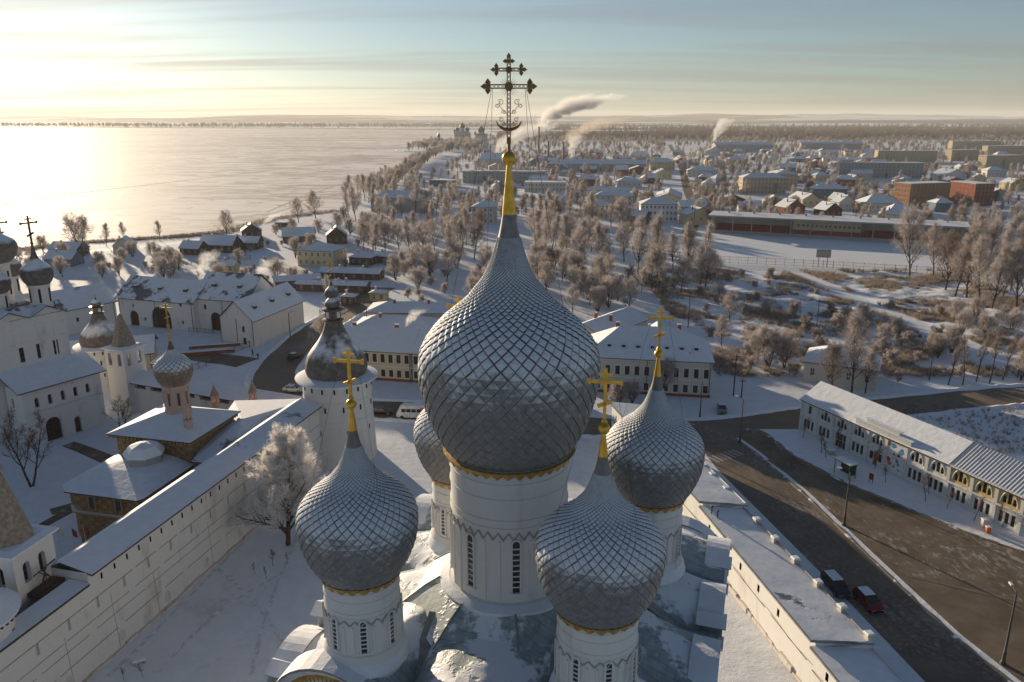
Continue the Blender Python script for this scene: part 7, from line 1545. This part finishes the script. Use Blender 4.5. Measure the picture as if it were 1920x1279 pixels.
# ------------------------------------------------------------------ vehicles, lamps, small things
def loft(m, st, mi=0):
    # st: list of rings (same count), closed in the yz plane
    n = len(st[0]); vs = [p for r_ in st for p in r_]
    m.add(vs, [(i * n + k, i * n + (k + 1) % n, (i + 1) * n + (k + 1) % n, (i + 1) * n + k) for i in range(len(st) - 1) for k in range(n)] + [tuple(range(n - 1, -1, -1)), tuple((len(st) - 1) * n + k for k in range(n))], mi)
def car(name, label, c, ang, paint, L=4.4, W=1.78, H=1.5, belt=0.92, hood=0.27, boot=0.16, cat='car', snow=True, van=False):
    t = thing(name, label, cat, (c[0], c[1], 0.012), ang); w = W / 2
    def ring(x, zb, zt, k): return [(x, -w * k * 0.9, zb), (x, -w * k, zb + 0.18), (x, -w * k, zt - 0.22), (x, -w * k * 0.93, zt), (x, w * k * 0.93, zt), (x, w * k, zt - 0.22), (x, w * k, zb + 0.18), (x, w * k * 0.9, zb)]
    f, r_ = L / 2, -L / 2; hx = f - L * hood; bx = r_ + L * boot
    m = MB(); loft(m, [ring(r_, 0.42, belt - 0.12, 0.86), ring(r_ + 0.18, 0.28, belt, 0.97), ring(r_ + 0.9, 0.24, belt + 0.02, 1.0), ring(0, 0.22, belt + 0.02, 1.0), ring(hx, 0.24, belt, 1.0), ring(f - 0.35, 0.26, belt - 0.14, 0.96), ring(f - 0.06, 0.36, belt - 0.26, 0.86), ring(f, 0.42, belt - 0.34, 0.74)]); m.build('body', paint, t, 40)
    # cabin: glass house with painted roof and pillars
    x0, x1, x2, x3 = bx - 0.25 if not van else r_ + 0.05, bx + 0.25 if not van else r_ + 0.12, hx - 0.75 if not van else f - 0.95, hx + 0.05 if not van else f - 0.2; g = MB()
    def sec(x, z, k): return [(x, -w * k, z), (x, w * k, z)]
    b0, b1, t1, t0 = sec(x0, belt, 0.90), sec(x3, belt - 0.01, 0.88), sec(x2, H - 0.06, 0.74), sec(x1, H - 0.04, 0.74)
    g.quad(b0[0], b1[0], t1[0], t0[0]); g.quad(b1[0], b1[1], t1[1], t1[0]); g.quad(b1[1], b0[1], t0[1], t1[1]); g.quad(b0[1], b0[0], t0[0], t0[1]); g.build('glasshouse', 'glass_dark', t)
    p = MB()
    for s in (0, 1):
        for a, b in ((b0, t0), (b1, t1)): p.tube([a[s], b[s]], 0.045, 5)
        xm = (x1 + x2) / 2; p.tube([(xm, b0[s][1] * 1.0, belt), (xm, t0[s][1], H - 0.05)], 0.045, 5); p.tube([t0[s], t1[s]], 0.05, 5)
    p.build('pillar', paint, t)
    p = MB(); q = [(x1 - 0.03, -w * 0.75), (x2 + 0.03, -w * 0.75), (x2 + 0.03, w * 0.75), (x1 - 0.03, w * 0.75)]; p.prism(q, H - 0.06, H, 0, 1 if snow else 0); p.build('roof', [paint, 'snow'], t)
    for x in (f - L * 0.19, r_ + L * 0.19):
        for s in (-1, 1):
            q = MB(); vs = []; R_ = 0.33
            for k in range(16):
                a = 2 * pi * k / 16
                for y, rr in ((s * w * 0.80, R_), (s * w * 1.01, R_), (s * w * 1.01, R_ * 0.62)): vs.append((x + rr * cos(a), y, R_ + rr * sin(a)))
            q.add(vs, [(3 * k + j, 3 * ((k + 1) % 16) + j, 3 * ((k + 1) % 16) + j + 1, 3 * k + j + 1) for k in range(16) for j in range(2)]); wh = q.build('wheel', 'tyre', t); q = MB(); q.add([(x + R_ * 0.62 * cos(2 * pi * k / 12), s * w * 1.0, R_ + R_ * 0.62 * sin(2 * pi * k / 12)) for k in range(12)], [tuple(range(12))]); q.build('rim', 'rim', wh)
    for s in (-1, 1):
        q = MB(); q.box((f - 0.10, s * w * 0.62, belt - 0.36), (0.16, 0.36, 0.16)); q.build('headlight', 'lamp_white', t); q = MB(); q.box((r_ + 0.06, s * w * 0.72, belt - 0.25), (0.12, 0.28, 0.2)); q.build('tail_light', 'red_paint', t); q = MB(); q.box((x3 - 0.35, s * (w + 0.08), belt + 0.08), (0.14, 0.2, 0.14)); q.build('mirror', paint, t)
    return t
kd = (kerb[5] - kerb[3]); ra = atan2(kd.y, kd.x)
car('black_car', 'black estate car with snow on its roof driving beside the wall range', at_px(1566, 1106), ra, 'car_black', 4.6, 1.85, 1.62, 0.98, 0.24, 0.06)
car('red_car', 'red hatchback driving along the wall road', at_px(1627, 1134), ra, 'car_red', 4.3, 1.78, 1.5, 0.92, 0.26, 0.10)
car('silver_car', 'silver car waiting at the crossing in front of the pale house', at_px(1353, 772), radians(-100), 'car_silver', 4.3, 1.75, 1.48)
car('dark_saloon', 'dark saloon on the street next to the minibus', at_px(716, 776), radians(-4), 'car_black', 4.7, 1.8, 1.45, snow=False)
car('parked_car', 'dark car parked by the street left of the corner tower', at_px(553, 672), radians(70), 'car_black', 4.5, 1.8, 1.5)
car('parked_car', 'snow-covered car parked below the curved street', at_px(551, 734), radians(-8), 'car_white', 4.4, 1.8, 1.45)
b = thing('minibus', 'white minibus with orange rear panel on the street behind the dome', 'minibus', (*at_px(776, 783), 0.012), radians(176)); m = MB(); w = 1.0
def br(x, zb, zt, k=1.0): return [(x, -w * k, zb), (x, -w * k, zt - 0.25), (x, -w * k * 0.85, zt), (x, w * k * 0.85, zt), (x, w * k, zt - 0.25), (x, w * k, zb)]
loft(m, [br(-3.0, 0.45, 2.5, 0.96), br(-2.9, 0.35, 2.65), br(2.0, 0.35, 2.65), br(2.6, 0.35, 2.3, 0.98), br(2.95, 0.4, 1.4, 0.95), br(3.2, 0.45, 1.15, 0.85)]); m.build('body', 'car_white', b, 40)
for s in (-1, 1):
    for x in (-2.2, -1.2, -0.2, 0.8, 1.75): q = MB(); q.box((x, s * w * 1.0, 1.75), (0.85, 0.04, 0.65)); q.build('window', 'glass_dark', b)
    q = MB(); q.box((-2.2, s * 1.012, 1.6), (1.3, 0.02, 1.6)); q.build('side_panel', 'orange_paint', b)
    for x in (2.1, -1.9): q = MB(); q.tube([(x, s * 0.75, 0.36), (x, s * 1.02, 0.36)], 0.36, 14); q.build('wheel', 'tyre', b)
q = MB(); q.quad((2.66, -0.8, 1.45), (2.66, 0.8, 1.45), (2.36, 0.75, 2.25), (2.36, -0.75, 2.25)); o = q.build('windscreen', 'glass_dark', b); o.location = (0.28, 0, 0.0)
q = MB(); q.bb(-2.8, 1.9, -0.75, 0.75, 2.652, 2.70); q.build('snow_cover', 'snow', b)
def lamp(label, c, h, ang, arm=1.2, name='street_lamp'):
    t = thing(name, label, 'street lamp', (c[0], c[1], 0.0), ang); m = MB(); m.lathe([(0.30, 0), (0.30, 0.25), (0.20, 0.4), (0.17, 1.3), (0.20, 1.4), (0.13, 1.5), (0.085, h)], 12); m.build('post', 'iron', t, 40)
    q = MB(); q.tube([(0, 0, h - 0.1), (0.15, 0, h + 0.15), (arm, 0, h + 0.3)], 0.045, 6); q.build('arm', 'iron', t); q = MB(); q.box((arm + 0.25, 0, h + 0.28), (0.65, 0.26, 0.12)); q.box((arm + 0.25, 0, h + 0.36), (0.6, 0.24, 0.06), 0, 1); q.build('lamp_head', ['lamp_white', 'snow'], t); return t
lamp('tall iron lamp post on the kerb between road and square', at_px(1582, 985), 8.2, 2.6); lamp('nearest tall lamp post at the lower right with camera box', at_px(1880, 1245), 8.4, 1.4)
lamp('lamp post on the traffic island at the junction', at_px(1387, 830), 8.0, 2.2); lamp('lamp post at the corner before the pale house', at_px(1312, 785), 7.0, 1.2); lamp('lamp post in the snow left of the pale house', at_px(1160, 785), 6.6, 2.0); lamp('lamp post on the bend of the curved street', at_px(545, 640), 7.5, 0.3)
def pole(label, c, h): 
    t = thing('utility_pole', label, 'pole', (c[0], c[1], 0)); m = MB(); m.lathe([(0.16, 0), (0.10, h)], 8); m.build('post', 'wood_dark', t, 40); q = MB(); q.box((0, 0, h - 0.5), (1.5, 0.1, 0.12)); q.build('crossarm', 'wood_dark', t)
for px, py, h, lab in ((1375, 742, 9, 'wooden pole on the slope right of the pale house'), (1290, 615, 10, 'thin pole behind the pale house roof'), (1528, 640, 11, 'thin pole rising behind the plastered house'), (1785, 705, 9, 'pole among the roadside trees'), (1742, 712, 6, 'short pole at the right road verge'), (690, 640, 9, 'pole by the street behind the corner tower'), (1300, 440, 14, 'floodlight mast at the pitch corner'), (1390, 745, 4, 'low sign pole beside the slope')): pole(lab, at_px(px, py), h)
t = thing('bus_shelter', 'green-framed bus shelter with snow roof on the square edge', 'shelter', (*at_px(1583, 893), 0.13), radians(-67)); 
for x in (-1.5, 1.5):
    for y in (-0.7, 0.7): q = MB(); q.box((x, y, 1.2), (0.1, 0.1, 2.4)); q.build('post', 'green_paint', t)
q = MB(); q.box((0, 0, 2.45), (3.5, 1.8, 0.12)); q.box((0, 0, 2.57), (3.4, 1.7, 0.12), 0, 1); q.build('roof', ['green_paint', 'snow'], t); q = MB(); q.box((0, 0.68, 1.3), (2.9, 0.04, 1.7)); q.build('back_panel', 'glass_dark', t); q = MB(); q.box((0, 0.4, 0.45), (2.4, 0.4, 0.08)); q.build('bench', 'wood_dark', t)
def small(name, label, cat, px, py, parts, z=0.13, rz=0.0):
    t = thing(name, label, cat, (*at_px(px, py), z), rz)
    for nm, mat, boxes in parts:
        q = MB()
        for c, d in boxes: q.box(c, d)
        q.build(nm, mat, t)
    return t
small('red_sign', 'small red notice board on the arcade pavement', 'sign', 1632, 907, [('board', 'seat_red', [((0, 0, 1.1), (0.75, 0.12, 1.0))]), ('leg', 'iron', [((-0.3, 0, 0.3), (0.07, 0.07, 0.6)), ((0.3, 0, 0.3), (0.07, 0.07, 0.6))])], rz=-1.1)
small('litter_bin', 'orange litter bin by the pavement edge at the right', 'bin', 1851, 1000, [('body', 'orange_paint', [((0, 0, 0.45), (0.55, 0.5, 0.8))]), ('lid', 'snow', [((0, 0, 0.9), (0.6, 0.55, 0.1))])])
small('street_cabinet', 'snow-capped pale cabinet beside the orange litter bin', 'cabinet', 1845, 990, [('body', 'plaster_pale', [((0, 0, 0.6), (0.8, 0.6, 1.2))]), ('cap', 'snow', [((0, 0, 1.27), (0.95, 0.75, 0.14))])])
small('green_sign', 'little green sign on a post at the square corner', 'sign', 1447, 846, [('post', 'iron', [((0, 0, 0.9), (0.07, 0.07, 1.8))]), ('plate', 'green_paint', [((0, 0, 1.9), (0.5, 0.08, 0.5))])], 0.02)
small('planter', 'round pale planter under snow in front of the arcade door', 'planter', 1557, 852, [('bowl', 'plaster_grey', [((0, 0, 0.4), (1.1, 1.1, 0.7))]), ('cap', 'snow', [((0, 0, 0.85), (1.2, 1.2, 0.25))])])
small('stone_bench', 'snow-covered stone bench at the bottom of the courtyard', 'bench', 262, 1245, [('slab', 'snow', [((0, 0, 0.55), (1.3, 0.6, 0.18))]), ('leg', 'plaster_grey', [((-0.45, 0, 0.22), (0.2, 0.45, 0.45)), ((0.45, 0, 0.22), (0.2, 0.45, 0.45))])], 0.0, 0.5)
for px, py, mats, lab in ((88, 1045, ('plaster_pale', 'plaster_pale'), 'pale pennant on a pole beside the tent-roofed turret'), (115, 1048, ('seat_red', 'blue_paint'), 'red flag on a pole, middle of the three'), (138, 1042, ('seat_red', 'seat_red'), 'red flag on a pole nearest the brown church')):
    c = G(px, py, 0); t = thing('flagpole', lab, 'flag', (c.x * 0.955, c.y * 0.955 + 3, 0), 0.3); q = MB(); q.lathe([(0.05, 0), (0.03, 5.2)], 8); q.build('pole', 'plaster_pale', t); q = MB(); n = 6; vs = []
    for i in range(n + 1):
        for j in range(3): x = 0.05 + 0.16 * i; vs.append((x * 0.55, 0.1 * sin(x * 6 + j), 5.1 - 0.5 * j - x * 0.55))
    q.add(vs, [(3 * i + j, 3 * i + 3 + j, 3 * i + 4 + j, 3 * i + 1 + j) for i in range(n) for j in range(2)]); q.build('cloth', mats[0], t)
for pts, lab in ((((500, 500), (545, 512), (600, 520)), 'weathered board fence left of the cream village house'), (((330, 500), (400, 492), (470, 486)), 'board fence in front of the timber cottages'), (((640, 508), (700, 512), (760, 505)), 'board fence below the brown sheds'), (((250, 452), (330, 446), (420, 436)), 'long low fence along the shore lane'), (((600, 590), (640, 570), (690, 548)), 'fence beside the far street bend'), (((1000, 470), (1080, 462), (1130, 470)), 'park fence behind the grove right of the spire')):
    fence('garden_fence', lab, gl(*pts), 1.5, 2.6, 'wood_dark', 0.09, 3, True)
# two walkers on the street pavement, backs to us
def person(label, c, h, ang, ph):
    me = bpy.data.meshes.new('person'); k = h / 1.75
    V = [(0, 0, 0.95), (0, 0, 1.18), (0, 0, 1.42), (0, 0.01, 1.53), (0, 0.02, 1.66), (0.10, 0, 0.90), (0.11, 0.10 * ph, 0.50), (0.11, 0.12 * ph - 0.05, 0.07), (0.11, 0.12 * ph + 0.12, 0.04), (-0.10, 0, 0.90), (-0.11, -0.10 * ph, 0.50), (-0.11, -0.20 * ph - 0.03, 0.09), (-0.11, -0.20 * ph + 0.14, 0.05),
         (0.21, 0, 1.40), (0.26, -0.06 * ph, 1.12), (0.25, 0.06, 0.88), (0.25, 0.09, 0.78), (-0.21, 0, 1.40), (-0.26, 0.06 * ph, 1.12), (-0.25, 0.10, 0.88), (-0.25, 0.13, 0.78)]
    E_ = [(0, 1), (1, 2), (2, 3), (3, 4), (0, 5), (5, 6), (6, 7), (7, 8), (0, 9), (9, 10), (10, 11), (11, 12), (2, 13), (13, 14), (14, 15), (15, 16), (2, 17), (17, 18), (18, 19), (19, 20)]
    Rr = [0.17, 0.17, 0.18, 0.065, 0.11, 0.11, 0.085, 0.06, 0.05, 0.11, 0.085, 0.06, 0.05, 0.08, 0.06, 0.045, 0.04, 0.08, 0.06, 0.045, 0.04]
    me.from_pydata([(x * k, y * k, z * k) for x, y, z in V], E_, []); me.materials.append(MT('cloth_dark')); o = link('person', me, None, (c[0], c[1], 0.03), ang); sk = o.modifiers.new('skin', 'SKIN')
    for i, r_ in enumerate(Rr): me.skin_vertices[0].data[i].radius = (r_ * k, r_ * k * 0.85)
    me.skin_vertices[0].data[0].use_root = True; sb = o.modifiers.new('sub', 'SUBSURF'); sb.levels = 1; sb.render_levels = 1; tag(o, label, 'person')
    q = MB(); q.lathe([(0.02, 1.78), (0.10, 1.75), (0.125, 1.68), (0.11, 1.62)], 12); hat = q.build('knit_hat', 'car_black', o); hat.location = (0, 0.02, 0); hat.scale = (k, k, k)
person('walker in a dark coat on the pavement, left of the pair', at_px(474, 668), 1.78, radians(-30), 1); person('walker in a dark coat on the pavement, right of the pair', at_px(484, 675), 1.68, radians(-30), -1)
